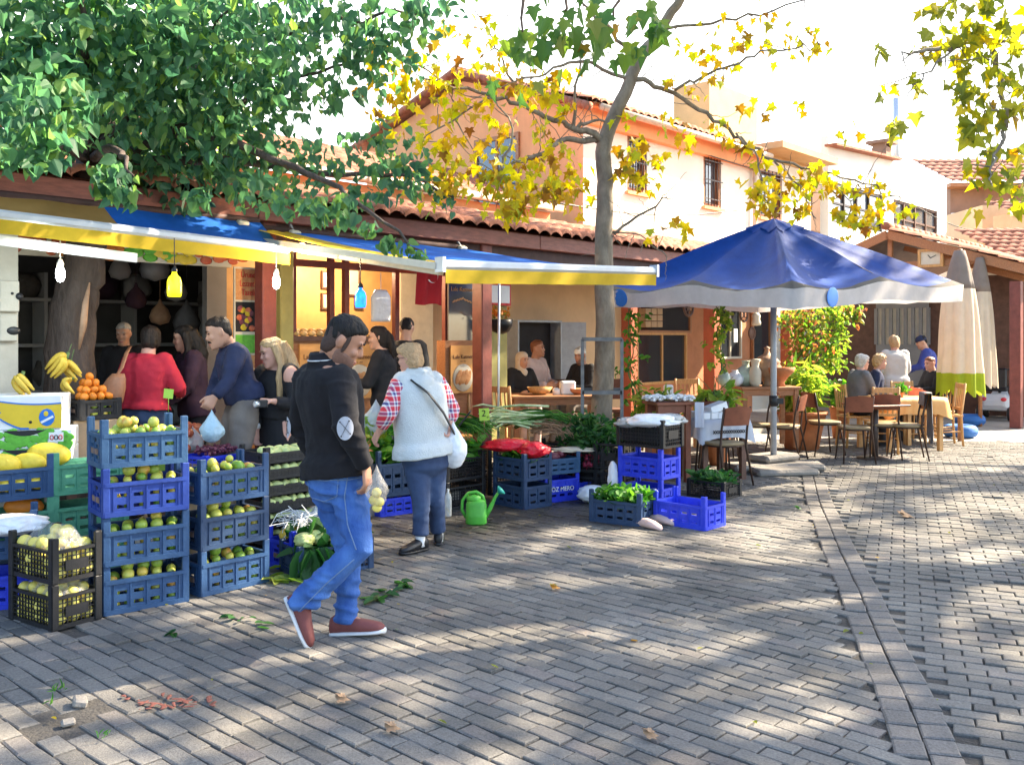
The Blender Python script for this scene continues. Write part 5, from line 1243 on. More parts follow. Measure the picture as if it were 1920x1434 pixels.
# ivy garland along the pavilion edge
l3 = Leaves('oval'); q = plant('climbing_vine', 'ivy garland trailing along under the parasol edge at the pavilion', W(1560, 590, 14.6))
for k in range(20): l3.clump(W(1540+4*k, 580+10*math.sin(k*.9)+.5*k, 14.6), .1, 9, .1, .5, R2)
l3.build('foliage', M['ivy'], q); m3 = MB(); limb(m3, [W(1540,582,14.6), W(1580,588,14.6), W(1620,592,14.6)], .012, .006, 6, .02); m3.build('stem', M['stem'], q)
def potted(px, py, Y, r, h, mm, lab, pr=.16, ph=.3, pm='terracotta', kind='oval', sz=.08, n=220, base=None):
    b_ = W(px, py, Y) if base is None else base
    q = plant('potted_plant', lab, b_)
    m3 = MB(); m3.lathe(b_, [(pr*.7,0),(pr*.85,ph*.5),(pr,ph*.92),(pr*1.08,ph*.92),(pr*1.08,ph),(pr*.92,ph),(pr*.9,ph*.9),(0,ph*.88)], 18); m3.build('pot', M[pm], q)
    m3 = MB()
    for k in range(6): limb(m3, [b_+Z*ph*.88, b_+Z*(ph+h*.5)+Vector((R2.gauss(0,r*.3), R2.gauss(0,r*.3), 0)), b_+Z*(ph+h)+Vector((R2.gauss(0,r*.6), R2.gauss(0,r*.6), 0))], .01, .004, 5, .01)
    m3.build('stem', M['stem'], q)
    l3 = Leaves(kind)
    for k in range(n//8):
        d = Vector((R2.gauss(0,1), R2.gauss(0,1), R2.gauss(0,1))).normalized()*R2.random()**.4
        l3.clump(b_+Z*(ph+h*.55)+Vector((d.x*r, d.y*r, d.z*h*.55)), r*.3, 8, sz, .1, R2)
    l3.build('foliage', M[mm], q)
potted(1347, 765, 10.9, .24, .62, 'fern', 'broad leaved potted plant behind the small cafe table', .16, .5, 'terracotta', 'oval', .15, 170, G(1347, 872))
potted(1503, 812, 13.4, .36, .62, 'fern', 'feathery plant in a large terracotta pot by the ivy', .34, .55, 'terracotta', 'long', .2, 520, Vector((W(1503,632,13.4).x, 13.4, 0)))
potted(1108, 0, 9.6, .30, .42, 'bush', 'dark leafy potted shrub at the foot of the plane tree', .2, .35, 'black_plastic', 'oval', .08, 620, Vector((W(1108,632,9.6).x, 9.6, 0)))
potted(1250, 0, 10.9, .28, .5, 'fern', 'bright feathery potted fern behind the tray table', .18, .48, 'terracotta', 'long', .16, 420, Vector((W(1238,632,11.2).x, 11.2, 0)))
potted(1075, 0, 9.9, .2, .3, 'bush', 'small dark potted herb beside the cafe table leg', .13, .45, 'terracotta', 'oval', .06, 240, Vector((W(1082,632,10.0).x, 10.0, 0)))
potted(1560, 0, 14.6, .22, .4, 'herb', 'green potted plant between the ivy and the seated grey haired woman', .16, .5, 'terracotta', 'oval', .12, 170, Vector((W(1575,632,14.9).x, 14.9, 0)))
# flowers in the hanging basket
q, c = FLB; l3 = Leaves('oval')
for k in range(26):
    l3.clump((c[0]+R2.gauss(0,.1), c[1]+R2.gauss(0,.08), c[2]+.08+abs(R2.gauss(0,.06))), .06, 5, .055, -.2, R2)
l3.build('blossoms', M['flower'], q)
# weeds and scraps on the paving
l3 = Leaves('long'); 
for (px,py,n,s) in ((112,1300,12,.032),(195,1385,10,.025),(95,1325,5,.03)):
    p = G(px,py); l3.clump(p+Z*.02, .04, n, s, -1.2, R2, .4)
m3 = MB(); m3.v = l3.v; m3.f = l3.f; m3.m = [0]*len(l3.f); m3.s = [False]*len(l3.f)
m3.solo('weeds', M['herb'], 'small weeds sprouting where pavers are missing', 'weeds', G(112,1300), kind='stuff')
# ================================================================ crates
dm('crate_mid', (.016,.045,.24), .5, .2, 8, .1, 80)
PROTO = {}
def crate_proto(style, mm, L, Wd, H, post):
    q = thing('crate', 'x', 'crate', (0,0,0), local=True)
    X, Y_ = Vector((1,0,0)), Vector((0,1,0)); t = .012
    def side(n, o, ex, nn, LL):
        m2 = MB()
        if style == 'slot':
            ns = max(2, int(LL/.115)); sp = (LL-.10)/ns; cols = [(.05+sp*(k+.2), .05+sp*(k+.8)) for k in range(ns)]
            m2.panel(o, ex, nn, LL, H, [(H*.24,H*.35),(H*.56,H*.67)], cols, t)
            m2.box(Vector(o)+Vector(ex)*LL/2+Z*(H-.011)+Vector(nn)*-.004, (LL,t+.012,.022) if abs(ex[0]) > .5 else (t+.012,LL,.022))
            m2.box(Vector(o)+Vector(ex)*LL/2+Z*.016+Vector(nn)*-.004, (LL,t+.010,.030) if abs(ex[0]) > .5 else (t+.010,LL,.030))
            for k in range(ns+1):
                p = Vector(o)+Vector(ex)*(.05+sp*k)+Z*H*.5
                m2.box(p+Vector(nn)*-.003, (.007,t+.006,H*.72) if abs(ex[0]) > .5 else (t+.006,.007,H*.72))
        else:
            nc = max(3, int(LL/.034)); sp = (LL-.06)/nc; cols = [(.03+sp*k+.0025, .03+sp*(k+1)-.0025) for k in range(nc)]
            nr = 6; rows = [(.025+(H-.04)*k/nr, .025+(H-.04)*(k+1)/nr-.005) for k in range(nr)]
            m2.panel(o, ex, nn, LL, H, rows, cols, .008)
            if LL < .4: m2.box(Vector(o)+Vector(ex)*LL/2+Z*H*.5+Vector(nn)*-.003, (LL*.5,.012,H*.32) if abs(ex[0]) > .5 else (.012,LL*.5,H*.32))
            m2.box(Vector(o)+Vector(ex)*LL/2+Z*(H-.009), (LL,.018,.018) if abs(ex[0]) > .5 else (.018,LL,.018))
        m2.build('side_panel', M[mm], q)
        if style == 'slot' and LL < .4 and n == 2:
            m2 = MB(); m2.box(Vector(o)+Vector(ex)*LL/2+Z*H*.46+Vector(nn)*-.0085, (.004,LL*.5,H*.16)); m2.build('label', M['crate_label'], q)
            m2 = MB(); m2.ell(Vector(o)+Vector(ex)*LL/2+Z*H*.8+Vector(nn)*-.0065, (.002,.04,.013), 12, 6); m2.build('grip_hole', M['ink'], q)
    a, b = L/2, Wd/2
    side(0, (-a+.012,-b+.012,0), X, Y_, L-.024); side(1, (-a+.012,b-.012,0), X, -Y_, L-.024)
    side(2, (-a+.012,-b+.012,0), Y_, X, Wd-.024); side(3, (a-.012,-b+.012,0), Y_, -X, Wd-.024)
    m2 = MB(); m2.box((0,0,.012), (L-.03,Wd-.03,.012)); m2.build('base', M[mm], q)
    w = .042
    for sx in (-1,1):
        for sy in (-1,1):
            m2 = MB(); m2.box((sx*(a-w/2), sy*(b-.011), post/2), (w,.024,post)); m2.box((sx*(a-.011), sy*(b-w/2), post/2+.001), (.024,w,post-.004))
            m2.build('corner_post', M[mm], q, bevel=.004)
    return q
CR = []
def crate(style, mm, A, B_, z, lab, L=.5, Wd=.33, H=.2, post=.285, group=None):
    A = Vector((A[0],A[1],0)); d = Vector((B_[0],B_[1],0)) - A; d.normalize(); n = Vector((-d.y, d.x, 0))
    key = (style, mm, L, Wd, H, post); rz = math.atan2(d.y, d.x); c = A + d*L/2 + n*Wd/2; c.z = z
    if key not in PROTO:
        q = PROTO[key] = crate_proto(*key); q.location = c; q.rotation_euler = (0,0,rz); q['label'] = lab
        if group: q['group'] = group
    else: q = copy_thing(PROTO[key], c, rz, lab, group)
    if not group and 'group' in q: del q['group']
    mx = Matrix.Translation(c) @ Matrix.Rotation(rz, 4, 'Z')
    return dict(m=mx, L=L, W=Wd, H=H, z=z, q=q)
# ---- fruit
FR = {}
def fmesh(kind):
    if kind in FR: return FR[kind]
    m2 = MB()
    if kind in ('apple','quince','red_apple','mandarin'):
        sq = {'apple':.95,'quince':1.0,'red_apple':.92,'mandarin':.82}[kind]; pr = []
        for k in range(9):
            a_ = math.pi*k/8; pr.append((max(0,.035*math.sin(a_)*(1+.05*math.cos(a_))), -.035*sq*math.cos(a_)*(1-.14*math.exp(-(math.sin(a_)/.3)**2))))
        pr[0] = (0, pr[0][1]); pr[-1] = (0, pr[-1][1]); m2.lathe((0,0,0), pr, 12)
    elif kind == 'pear': m2.lathe((0,0,0), [(0,-.04),(.025,-.035),(.036,-.012),(.03,.015),(.017,.04),(.008,.055),(0,.057)], 10)
    elif kind == 'lemon': m2.lathe((0,0,0), [(0,-.048),(.01,-.042),(.028,-.022),(.032,0),(.028,.022),(.01,.042),(0,.048)], 10)
    elif kind == 'grape': m2.ell((0,0,0), .013, 8, 6)
    elif kind == 'radish': m2.lathe((0,0,0), [(0,-.05),(.006,-.03),(.022,-.012),(.026,.004),(.016,.02),(0,.024)], 10)
    FR[kind] = m2.mesh(kind, M[kind]); return FR[kind]
def fruit(kind, loc, lab, group, s=1.0, rot=True, name=None):
    o = bpy.data.objects.new(name or kind, fmesh(kind)); COL.objects.link(o); o.location = loc; o.scale = (s, s, s)
    if rot: o.rotation_euler = (rnd.uniform(0,6), rnd.uniform(0,6), rnd.uniform(0,6))
    tag(o, lab, 'fruit' if kind != 'radish' else 'vegetable', group); return o
def fill(c, kind, where, r=.036, mound=.045, front=True, side=True, toprows=4, fr=2):
    lab = '%s %s' % ({'apple':'yellow green apple','quince':'yellow quince','pear':'pale green pear','red_apple':'red apple','lemon':'yellow lemon','mandarin':'orange mandarin'}[kind], where); g_ = lab.replace('apple ','apples ').replace('quince ','quinces ').replace('pear ','pears ')
    if g_ == lab: g_ = lab + ' group'
    L, Wd, H = c['L']-.07, c['W']-.07, c['H']; n = max(2, int(L/(2*r))); sp = L/n
    def put(x, y, z): fruit(kind, c['m'] @ Vector((x+rnd.uniform(-.006,.006), y+rnd.uniform(-.006,.006), z+rnd.uniform(-.008,.008))), lab, g_, r/.036*rnd.uniform(.74,1.12))
    m_ = max(2, int(Wd/(2*r)))
    for j in range(min(toprows, m_)):
        for i in range(n):
            put(-L/2+sp*(i+.5)+(.5*sp*.5 if j%2 else -.2*sp*.5), -Wd/2+Wd/m_*(j+.5), H-.02+mound*.5*math.sin(math.pi*(i+.5)/n))
    for j in range(min(toprows, m_)-1):
        for i in range(1, n-1):
            if rnd.random() < .55: put(-L/2+sp*(i+rnd.uniform(.3,.7)), -Wd/2+Wd/m_*(j+1), H+.026+mound*.5)
    if front:
        for k in range(fr):
            for i in range(n): put(-L/2+sp*(i+.5), -Wd/2+r*.9, .05+.065*k)
    if side:
        for k in range(fr):
            for i in range(1, m_): put(-L/2+r*.9, -Wd/2+Wd/m_*(i+.5), .05+.065*k)
    # shaded bulk beneath, filling the crate
Av, Bv = G(192,1157), G(345,1130)
s1 = ('crate_blue','crate_blue','crate_mid','crate_steel'); nm = ('lowest','second lowest','third','topmost')
for k in range(4):
    off = Vector((rnd.uniform(-.008,.008), rnd.uniform(-.006,.006), 0))
    c = crate('slot', s1[k], Av+off, Bv+off, k*.285, ('dark blue crate at the bottom of the four crate stack of apples','dark blue crate second from the bottom of the four crate stack','brighter blue crate third up in the four crate stack','steel blue crate on top of the four crate stack of apples')[k], group='blue apple crates')
    fill(c, 'apple', 'in the %s crate of the four high stack' % nm[k], toprows=4 if k == 3 else 2, side=True)
A2v, B2v = G(376,1120), G(505,1090)
for k in range(3):
    off = Vector((rnd.uniform(-.008,.008), rnd.uniform(-.006,.006), 0))
    c = crate('slot', 'crate_navy' if k == 1 else 'crate_blue', A2v+off, B2v+off, k*.285, ('blue crate at the bottom of the three crate stack','navy crate in the middle of the three crate stack','blue crate on top of the three crate stack of apples')[k], group='blue apple crates')
    fill(c, 'apple', 'in the %s crate of the three high stack' % ('lowest','middle','topmost')[k], toprows=4 if k == 2 else 2, side=False)
for k in range(2):
    c = crate('mesh', 'black_plastic', G(15,1160), G(95,1185), k*.255, ('lower black mesh crate of bagged quinces at the left edge','upper black mesh crate of bagged quinces at the left edge')[k], L=.45, Wd=.3, H=.185, post=.255, group='black quince crates')
    c['W'] += .045; fill(c, 'quince', 'in the %s black mesh crate' % ('lower','upper')[k], r=.042, mound=.07, front=True, side=False, fr=2); c['W'] -= .045
    L, Wd, H = c['L'], c['W'], c['H']
    # right face fruit
    for j in range(2):
        for i in range(3): fruit('quince', c['m'] @ Vector((L/2-.05, -Wd/2+.07+.08*i, .055+.075*j)), 'yellow quince in the %s black mesh crate' % ('lower','upper')[k], 'yellow quinces in the %s black mesh crate' % ('lower','upper')[k], 1.15)
    m2 = MB(); rows = []
    for j in range(11):
        rows.append([])
        for i in range(15):
            x, y = -L/2+.03+(L-.06)*i/14, -Wd/2+.03+(Wd-.06)*j/10
            e = min(1, min(i,14-i)/3.)*min(1, min(j,10-j)/3.)
            p = c['m'] @ Vector((x, y, H-.01+.105*e+.02*noise.noise(Vector((x*14,y*14,k*3))))); rows[-1].append(p)
    m2.grid(rows); m2.solo('plastic_cover', M['clear'], 'clear plastic cover over the quinces in the %s black crate' % ('lower','upper')[k], 'plastic sheet', c['m'] @ Vector((0,0,H)))
# melon crates at the left edge
for k, (mm, lab) in enumerate((('crate_navy','navy crate under the green melon crate at the left edge'),('crate_green','green crate with an orange melon below the blue melon crate'),('crate_blue','blue crate of melons on top at the left edge'))):
    c = crate('slot', mm, W(-60,632,5.75), W(90,632,6.06), k*.285, lab)
    if k == 1: mc = c
    if k == 2: mt2 = c
for k in range(3):
    crate('slot', 'crate_green', W(99,632,6.08), W(240,632,6.42), k*.285, ('green crate at the bottom behind the apple stack','middle green crate behind the apple stack','topmost green crate under the big yellow melon')[k])
def melon(p, s, lab, rz=0, mm='melon'):
    m2 = MB(); m2.ell(p, (.16*s,.1*s,.095*s), 18, 12, Matrix.Rotation(rz, 3, 'Z') @ Matrix.Rotation(.12, 3, 'Y')); m2.solo('melon', M[mm], lab, 'melon', p-Z*.095*s, 'yellow melons')
melon(W(92,852,6.25), .86, 'large ripe yellow melon lying on the green crate', .5); melon(W(2,872,6.0), .8, 'yellow melon at the left edge in the blue crate', .7)
melon(W(55,868,6.12), .7, 'small yellow melon behind the blue crate rim', .3)
melon(W(45,950,6.1), .75, 'orange melon in the lower green crate at the left edge', .5, 'mandarin')
for i in range(5): melon(mt2['m'] @ Vector((-.17+.085*i, -.1, .095)), .5, 'yellow melon showing through the slots of the blue crate', 1.2)
# bright blue crates at the very left with white plastic
c = crate('slot', 'crate_bright', W(-110,632,5.35), W(14,632,5.5), 0, 'bright blue crate at the left edge behind the black crates')
c = crate('slot', 'crate_blue', W(-110,632,5.4), W(12,632,5.55), .285, 'blue crate with white plastic at the left edge')
def blob(name, c_, rx, ry, rz, mm, lab, cat, base=None, amp=.25, fr=6, n=26, m=18, knot=None, group=None, seed=0, bottom=True):
    # crumpled bag: wrinkled ellipsoid flattened underneath, optional gathered neck
    c_ = Vector(c_); m2 = MB(); vs = []
    for i in range(m+1):
        ph = math.pi*i/m
        for j in range(n):
            q_ = 2*math.pi*j/n; d = Vector((math.sin(ph)*math.cos(q_), math.sin(ph)*math.sin(q_), -math.cos(ph)))
            k_ = 1 + amp*noise.noise(d*fr*.35+Vector((seed,0,0))) + amp*.5*noise.noise(d*fr+Vector((0,seed,0)))
            if knot: 
                k_ *= (1 if d.z < .2 else max(.12, 1-1.15*(d.z-.2)))
            z_ = d.z*rz*(1 if (d.z > 0 or not bottom) else .75)
            if knot and d.z > .2: z_ = rz*(.2+(d.z-.2)*knot)
            pl_ = 1+.06*math.sin(q_*9+d.z*3)*(1 if d.z > 0 else .3)
            vs.append(c_ + Vector((d.x*rx*k_*pl_, d.y*ry*k_*pl_, z_)))
    m2.add(vs, [(i*n+j, i*n+(j+1)%n, (i+1)*n+(j+1)%n, (i+1)*n+j) for i in range(m) for j in range(n)], 0, True)
    return m2.solo(name, M[mm], lab, cat, c_-Z*rz, group)
blob('plastic_bag', W(22,985,5.55), .2, .16, .07, 'bag_white', 'white plastic bag spread over the blue crate at the left edge', 'bag')
# banana box and leaf printed boxes on the display table
tbl = thing('display_table', 'long wooden display table along the front of the fruit shop', 'table', P(1.8, 6.35, 0), False)
m2 = MB(); a, b = W(-80,632,6.35), W(330,632,7.3); dv = Vector((b.x-a.x, b.y-a.y, 0)).normalized(); nv = Vector((-dv.y, dv.x, 0)); Lq = (b-a).length
R_ = Matrix((dv, nv, Z)).transposed(); ct = Vector((a.x,a.y,0))+dv*Lq/2+nv*.4
m2.box(ct+Z*.67, (Lq,.75,.03), R_); m2.build('top', M['wood_dark'], tbl)
for x in (-Lq/2+.1, 0, Lq/2-.1):
    for y in (-.33,.33): m3 = MB(); m3.box(ct+dv*x+nv*y+Z*.328, (.06,.06,.655), R_); m3.build('leg', M['wood_dark'], tbl)
def carton(px0, px1, Y0, Y1, z0, z1, mm, lab, prints):
    a = W(px0,632,Y0); b = W(px1,632,Y1); a.z = b.z = 0; d = (b-a); L = d.length; d.normalize(); n = Vector((-d.y,d.x,0)); R = Matrix((d,n,Z)).transposed()
    q = thing('carton', lab, 'box', a+d*L/2+n*.2+Z*z0)
    m2 = MB(); m2.box(a+d*L/2+n*.2+Z*(z0+z1)/2, (L,.38,z1-z0), R); m2.build('case', M[mm], q, bevel=.006)
    h = z1-z0
    def pt(x, z, o=.004): return a + d*(x*L) + Z*(z0+z*h) + n*(.01-o)
    prints(q, pt, d, n, L, h)
    return q
def leaves_print(q, pt, d, n, L, h):
    m2 = MB(); R = Matrix((d,n,Z)).transposed()
    for i in range(26): m2.ell(pt(rnd.uniform(.03,.97), rnd.uniform(.1,.9), .004), (.05,.002,.028), 10, 5, R @ Matrix.Rotation(rnd.uniform(-1.2,1.2), 3, 'Y'))
    m2.build('leaf_print', M['leaf_print'], q)
    m2 = MB(); m2.grid([[pt(.2+.5*i/10, .995, .006) for i in range(11)], [pt(.2+.5*i/10, .99-.3*math.sin(math.pi*i/10), .006) for i in range(11)]], sm=False); m2.build('hand_opening', M['ink'], q)
    m2 = MB(); m2.grid([[pt(.73,.85,.006), pt(.9,.85,.006)], [pt(.73,.35,.006), pt(.9,.35,.006)]], sm=False); e = m2.build('emblem', M['paper_white'], q)
    for k, mm in enumerate(('red_paint','ink','red_paint')):
        m2 = MB(); m2.tube([pt(.765+.05*k, .58, .009)+d*.011*math.cos(a_)+Z*.016*math.sin(a_) for a_ in [2*math.pi*i/14 for i in range(15)]], .003, 5, cap=False); m2.build('emblem_ring', M[mm], e)
def banana_print(q, pt, d, n, L, h):
    R = Matrix((d,n,Z)).transposed(); m2 = MB(); top = []; bot = []
    for i in range(21):
        x = i/20; tz = .97-.62*x+.42*x*x; bz = max(.03, .86-2.6*x+1.9*x*x if x < .62 else .03); top.append((x, tz)); bot.append((x, min(bz, tz-.03)))
    m2.grid([[pt(x, z, .005) for x, z in top], [pt(x, z, .005) for x, z in bot]], sm=False); m2.build('banana_print', M['banana_yellow'], q)
    m2 = MB()
    for rows, w in ((top, .010), (bot[:13], .013)): m2.grid([[pt(x, z, .008)+Z*w*.5 for x, z in rows], [pt(x, z, .008)-Z*w*.5 for x, z in rows]], sm=False)
    m2.grid([[pt(.0,.97,.008), pt(.12,.93,.008)], [pt(.06,.8,.008), pt(.15,.72,.008)]], sm=False); m2.bar(pt(.15,.72,.008), pt(.26,.5,.008), .002, .008); m2.build('outline_print', M['box_blue'], q)
    m2 = MB(); m2.ell(pt(.82,.35,.007), (.052,.002,.062), 18, 6, R); e = m2.build('emblem', M['box_blue'], q)
    m2 = MB(); m2.ell(pt(.81,.46,.010), (.016,.002,.02), 12, 5, R); m2.build('emblem_centre', M['banana_yellow'], e)
    m2 = MB(); m2.bar(pt(.75,.2,.011), pt(.9,.38,.011), .002, .016); m2.build('emblem_band', M['paper_white'], e)
    for x, z in ((.21,.2),(.62,.22)): m2 = MB(); m2.ell(pt(x,z,.008), (.011,.003,.011), 10, 5, R); m2.build('vent_hole', M['ink'], q)
carton(-40, 115, 6.45, 6.6, .965, 1.205, 'paper_white', 'white banana carton printed with a yellow banana on top of the boxes', banana_print)
carton(-30, 135, 6.44, 6.62, .828, .962, 'paper_white', 'upper leaf printed carton under the banana carton', leaves_print)
carton(-30, 135, 6.44, 6.62, .69, .825, 'paper_white', 'lower leaf printed carton under the banana carton', leaves_print)
# bananas
def bananas(px, py, Y, n, lab, spread=.9, L=.17, tilt=0, hang=None):
    c = W(px, py, Y); q = thing('banana_bunch', lab, 'bananas', c-Z*.08)
    for k in range(n):
        a_ = tilt - spread/2 + spread*k/max(1,n-1); row = k % 2; pts = []
        for j in range(8):
            t = j/7; bow = .055*math.sin(math.pi*t)
            pts.append(c + Vector((math.sin(a_)*L*t + math.cos(a_)*bow*(1 if tilt < 0 else -1), -.03-.03*row-.012*k, -L*t*math.cos(a_) + math.sin(a_)*bow*(1 if tilt < 0 else -1)*-1)))
        m2 = MB(); m2.tube(pts, [.009,.018,.0225,.0235,.0235,.021,.015,.007], 7); m2.build('banana', M['banana'], q)
    m2 = MB(); m2.tube([c+Z*.035, c+Vector((0,-.03,-.012))], .015, 6)
    if hang: m2.tube([c+Z*.03, c+Vector((0,.05,hang))], .004, 5)
    m2.build('stalk', M['stem'], q)
bananas(128, 670, 7.1, 7, 'large banana bunch hanging at the left of the trunk', .8, .165, -.75, .1); bananas(133, 684, 7.15, 4, 'banana bunch hanging in the middle of the trunk', .7, .14, .75, .12)
bananas(44, 706, 6.75, 5, 'greenish banana bunch lying above the banana carton', .7, .15, .55); bananas(140, 708, 7.1, 4, 'small speckled banana bunch low on the trunk', .5, .12, .1, .1)
# mandarin pyramid over green apples
pc_ = W(180, 742, 7.05); c = crate('slot', 'black_plastic', W(150,632,6.95), W(222,632,7.2), .99, 'black crate of green apples under the mandarin pyramid', L=.34, Wd=.3, H=.15, post=.16)
m2 = MB(); m2.box(c['m'] @ Vector((0,0,-.155)), (.32,.28,.3), Matrix.Rotation(.7,3,'Z')); m2.solo('carton', M['cardboard'], 'brown carton under the black crate of green apples', 'box', c['m'] @ Vector((0,0,-.305)))
for j in range(2):
    for i in range(4): fruit('apple', c['m'] @ Vector((-.11+.073*i, -.11, .05+.065*j)), 'green apple in the black crate below the mandarins', 'green apples below the mandarins')
for lev, n in enumerate((4,3,2,1)):
    for i in range(n):
        for j in range(n): 
            if j < 2: fruit('mandarin', c['m'] @ Vector((-.11+.066*i+.033*lev, -.10+.066*j+.033*lev, .175+.05*lev)), 'orange mandarin in the pyramid beside the tree trunk', 'mandarins in the pyramid', .95)
# red apples and the grapes
for i in range(34):
    p = W(325+rnd.random()*52, 632, 7.0+rnd.random()*.5); p.z = .76+rnd.random()*.19*(1-abs(p.x-W(350,632,7.2).x)*2.5)
    fruit('red_apple', p, 'red apple in the heap beside the red sweater woman', 'red apples heaped beside the woman')
m2 = MB(); p = W(350,632,7.25); m2.box((p.x,p.y,.70), (.5,.5,.08), .8); m2.bb((p.x-.2,p.y-.2,.0),(p.x+.2,p.y+.2,.66)); m2.solo('display_stand', M['wood_dark'], 'dark stand carrying the heap of red apples', 'stand', (p.x,p.y,0))
c = crate('slot', 'crate_bright', W(385,632,6.75), W(470,632,7.1), .62, 'bright blue tray of dark grapes behind the three crate stack', L=.42, Wd=.3, H=.12, post=.13)
m2 = MB()
for i in range(110): m2.ell(c['m'] @ Vector((rnd.uniform(-.17,.17), rnd.uniform(-.12,.12), .13+.04*rnd.random())), .013, 7, 5)
m2.solo('grapes', M['grape'], 'dark grapes piled in the bright blue tray', 'grapes', c['m'] @ Vector((0,0,.1)), kind='stuff')
m2 = MB(); m2.box(c['m'] @ Vector((0,0,-.31)), (.36,.26,.61), .6); m2.solo('carton', M['cardboard'], 'brown carton under the bright blue grape tray', 'box', c['m'] @ Vector((0,0,-.615)))
# pear flats
for k in range(7):
    c = crate('mesh', 'black_plastic', W(498,632,6.62), W(498,632,6.62)+Vector((UX,UY,0)), k*.118, 'black flat tray of pears, %s from the ground' % ('first','second','third','fourth','fifth','sixth','seventh')[k] if k < 6 else 'topmost black flat tray of pears', L=.52, Wd=.36, H=.075, post=.118, group='black pear trays')
    if k > 0: 
        for i in range(7):
            fruit('pear', c['m'] @ Vector((-.21+.07*i, -.13, .07)), 'pale green pear in the %s black tray' % ('','second','third','fourth','fifth','sixth','topmost')[k], 'pears in the %s black tray' % ('','second','third','fourth','fifth','sixth','topmost')[k], 1.05, False).rotation_euler = (1.5,0,rnd.random()*6)
    if k == 6:
        for i in range(7): fruit('pear', c['m'] @ Vector((-.21+.07*i, -.05, .08)), 'pale green pear in the topmost black tray', 'pears in the topmost black tray', 1.05, False).rotation_euler = (1.5,0,rnd.random()*6)
# lemon crate with white paper straw, leafy crate
ang = RZ
A = G(548,1075); c = crate('slot', 'crate_bright', A, A+Vector((UX,UY,0)), 0, 'bright blue crate of lemons and shredded paper behind the walking man', L=.5, Wd=.32)
for i in range(20): fruit('lemon', c['m'] @ Vector((rnd.uniform(-.19,.15), rnd.uniform(-.13,.1), .2+.05*rnd.random())), 'yellow lemon in the bright blue crate', 'lemons in the bright blue crate', 1.2)
m2 = MB()
for i in range(130):
    p = c['m'] @ Vector((rnd.uniform(-.18,.2), rnd.uniform(-.13,.14), .26+.08*rnd.random())); d = Vector((rnd.gauss(0,.08), rnd.gauss(0,.08), rnd.gauss(.01,.05)))
    m2.tube([p-d, p+Vector((rnd.gauss(0,.02),rnd.gauss(0,.02),.03)), p+d*.9], .003, 4, cap=False)
m2.solo('shredded_paper', M['paper_white'], 'tangle of white shredded paper on the lemons', 'paper', c['m'] @ Vector((0,0,.25)), kind='stuff')
c = crate('mesh', 'crate_navy', G(560,1088), G(719,1062), 0, 'navy crate of leafy cauliflower behind the walking man', L=.56, Wd=.34, H=.19, post=.22)
l3 = Leaves('oval')
for i in range(80):
    p = c['m'] @ Vector((rnd.uniform(-.25,.25), rnd.uniform(-.15,.15), .17+.12*rnd.random())); l3.put(p, rnd.uniform(.10,.22), Vector((rnd.gauss(0,.7), rnd.gauss(-.2,.7), rnd.gauss(.15,.5))), Vector((rnd.gauss(0,.6), -.3, 1)))
for i in range(9):
    p = c['m'] @ Vector((-.24+.02*i, -.17, .2)); l3.put(p, .25, Vector((rnd.gauss(-.2,.3),-.25,-.8)), Vector((rnd.gauss(0,.6),-1,.3)))
m3 = MB(); m3.v = l3.v; m3.f = l3.f; m3.m = [0]*len(l3.f); m3.s = [False]*len(l3.f)
m3.solo('leafy_greens', M['bush'], 'large drooping cauliflower leaves spilling from the navy crate', 'vegetables', c['m'] @ Vector((0,0,.2)), kind='stuff')
for k in range(3):
    p = c['m'] @ Vector((-.2+.1*k, -.08+.03*k, .24)); blob('cauliflower', p, .07, .07, .055, 'pear', 'pale cauliflower head among the leaves in the navy crate', 'vegetable', amp=.35, fr=14, group='cauliflowers in the navy crate', seed=k)
def ground_leaves(name, spots, lab, mm='bush', sz=.16):
    l3 = Leaves('oval')
    for (px,py,n,s) in spots:
        for i in range(n):
            p = G(px+rnd.uniform(-1,1)*s, py+rnd.uniform(-.4,.4)*s) + Z*rnd.uniform(.008,.03); l3.put(p, sz*rnd.uniform(.7,1.3), Vector((rnd.gauss(0,1), rnd.gauss(0,1), .08)), Vector((rnd.gauss(0,.3), rnd.gauss(0,.3), 1)))
    m3 = MB(); m3.v = l3.v; m3.f = l3.f; m3.m = [0]*len(l3.f); m3.s = [False]*len(l3.f); p = G(spots[0][0], spots[0][1])
    m3.solo(name, M[mm], lab, 'leaves', p, kind='stuff')
ground_leaves('dropped_leaves', [(700,1128,9,10),(720,1115,6,12),(750,1102,9,16)], 'torn cauliflower leaves lying on the paving past the walking man', 'bush', .085)
ground_leaves('dropped_leaves', [(528,1085,8,22),(545,1070,6,20)], 'cauliflower leaves fallen beside the bright blue lemon crate', 'fern', .12)
ground_leaves('dropped_leaves', [(470,1172,7,24),(320,1193,3,16),(430,1165,3,14)], 'scraps of green leaf on the paving before the crates', 'bush', .06)
for (px,py,mm,lab) in ((632,1320,'root_brown','small brown leaf on the paving in the middle'),(1692,970,'root_brown','curled brown leaf on the paving right of the paver band'),(1212,1388,'root_brown','small tan leaf at the bottom of the lane'),(725,1375,'root_brown','small brown leaf low on the paving'),(1035,1107,'flower','pale leaf on the middle of the paving'),(1495,957,'bush','dark leaf left of the paver band')):
    l3 = Leaves('plane'); p = G(px,py); l3.put(p+Z*.02, .06 if px != 1692 else .14, Vector((1,.4,.1)), Vector((.1,-.3,1))); l3.put(p+Z*.03+Vector((.02,.01,0)), .05, Vector((-.6,.7,.3)), Vector((.3,.1,1)))
    m3 = MB(); m3.v = l3.v; m3.f = l3.f; m3.m = [0]*len(l3.f); m3.s = [False]*len(l3.f); m3.solo('fallen_leaf', M[mm], lab, 'leaf', p)
l3 = Leaves('oval')
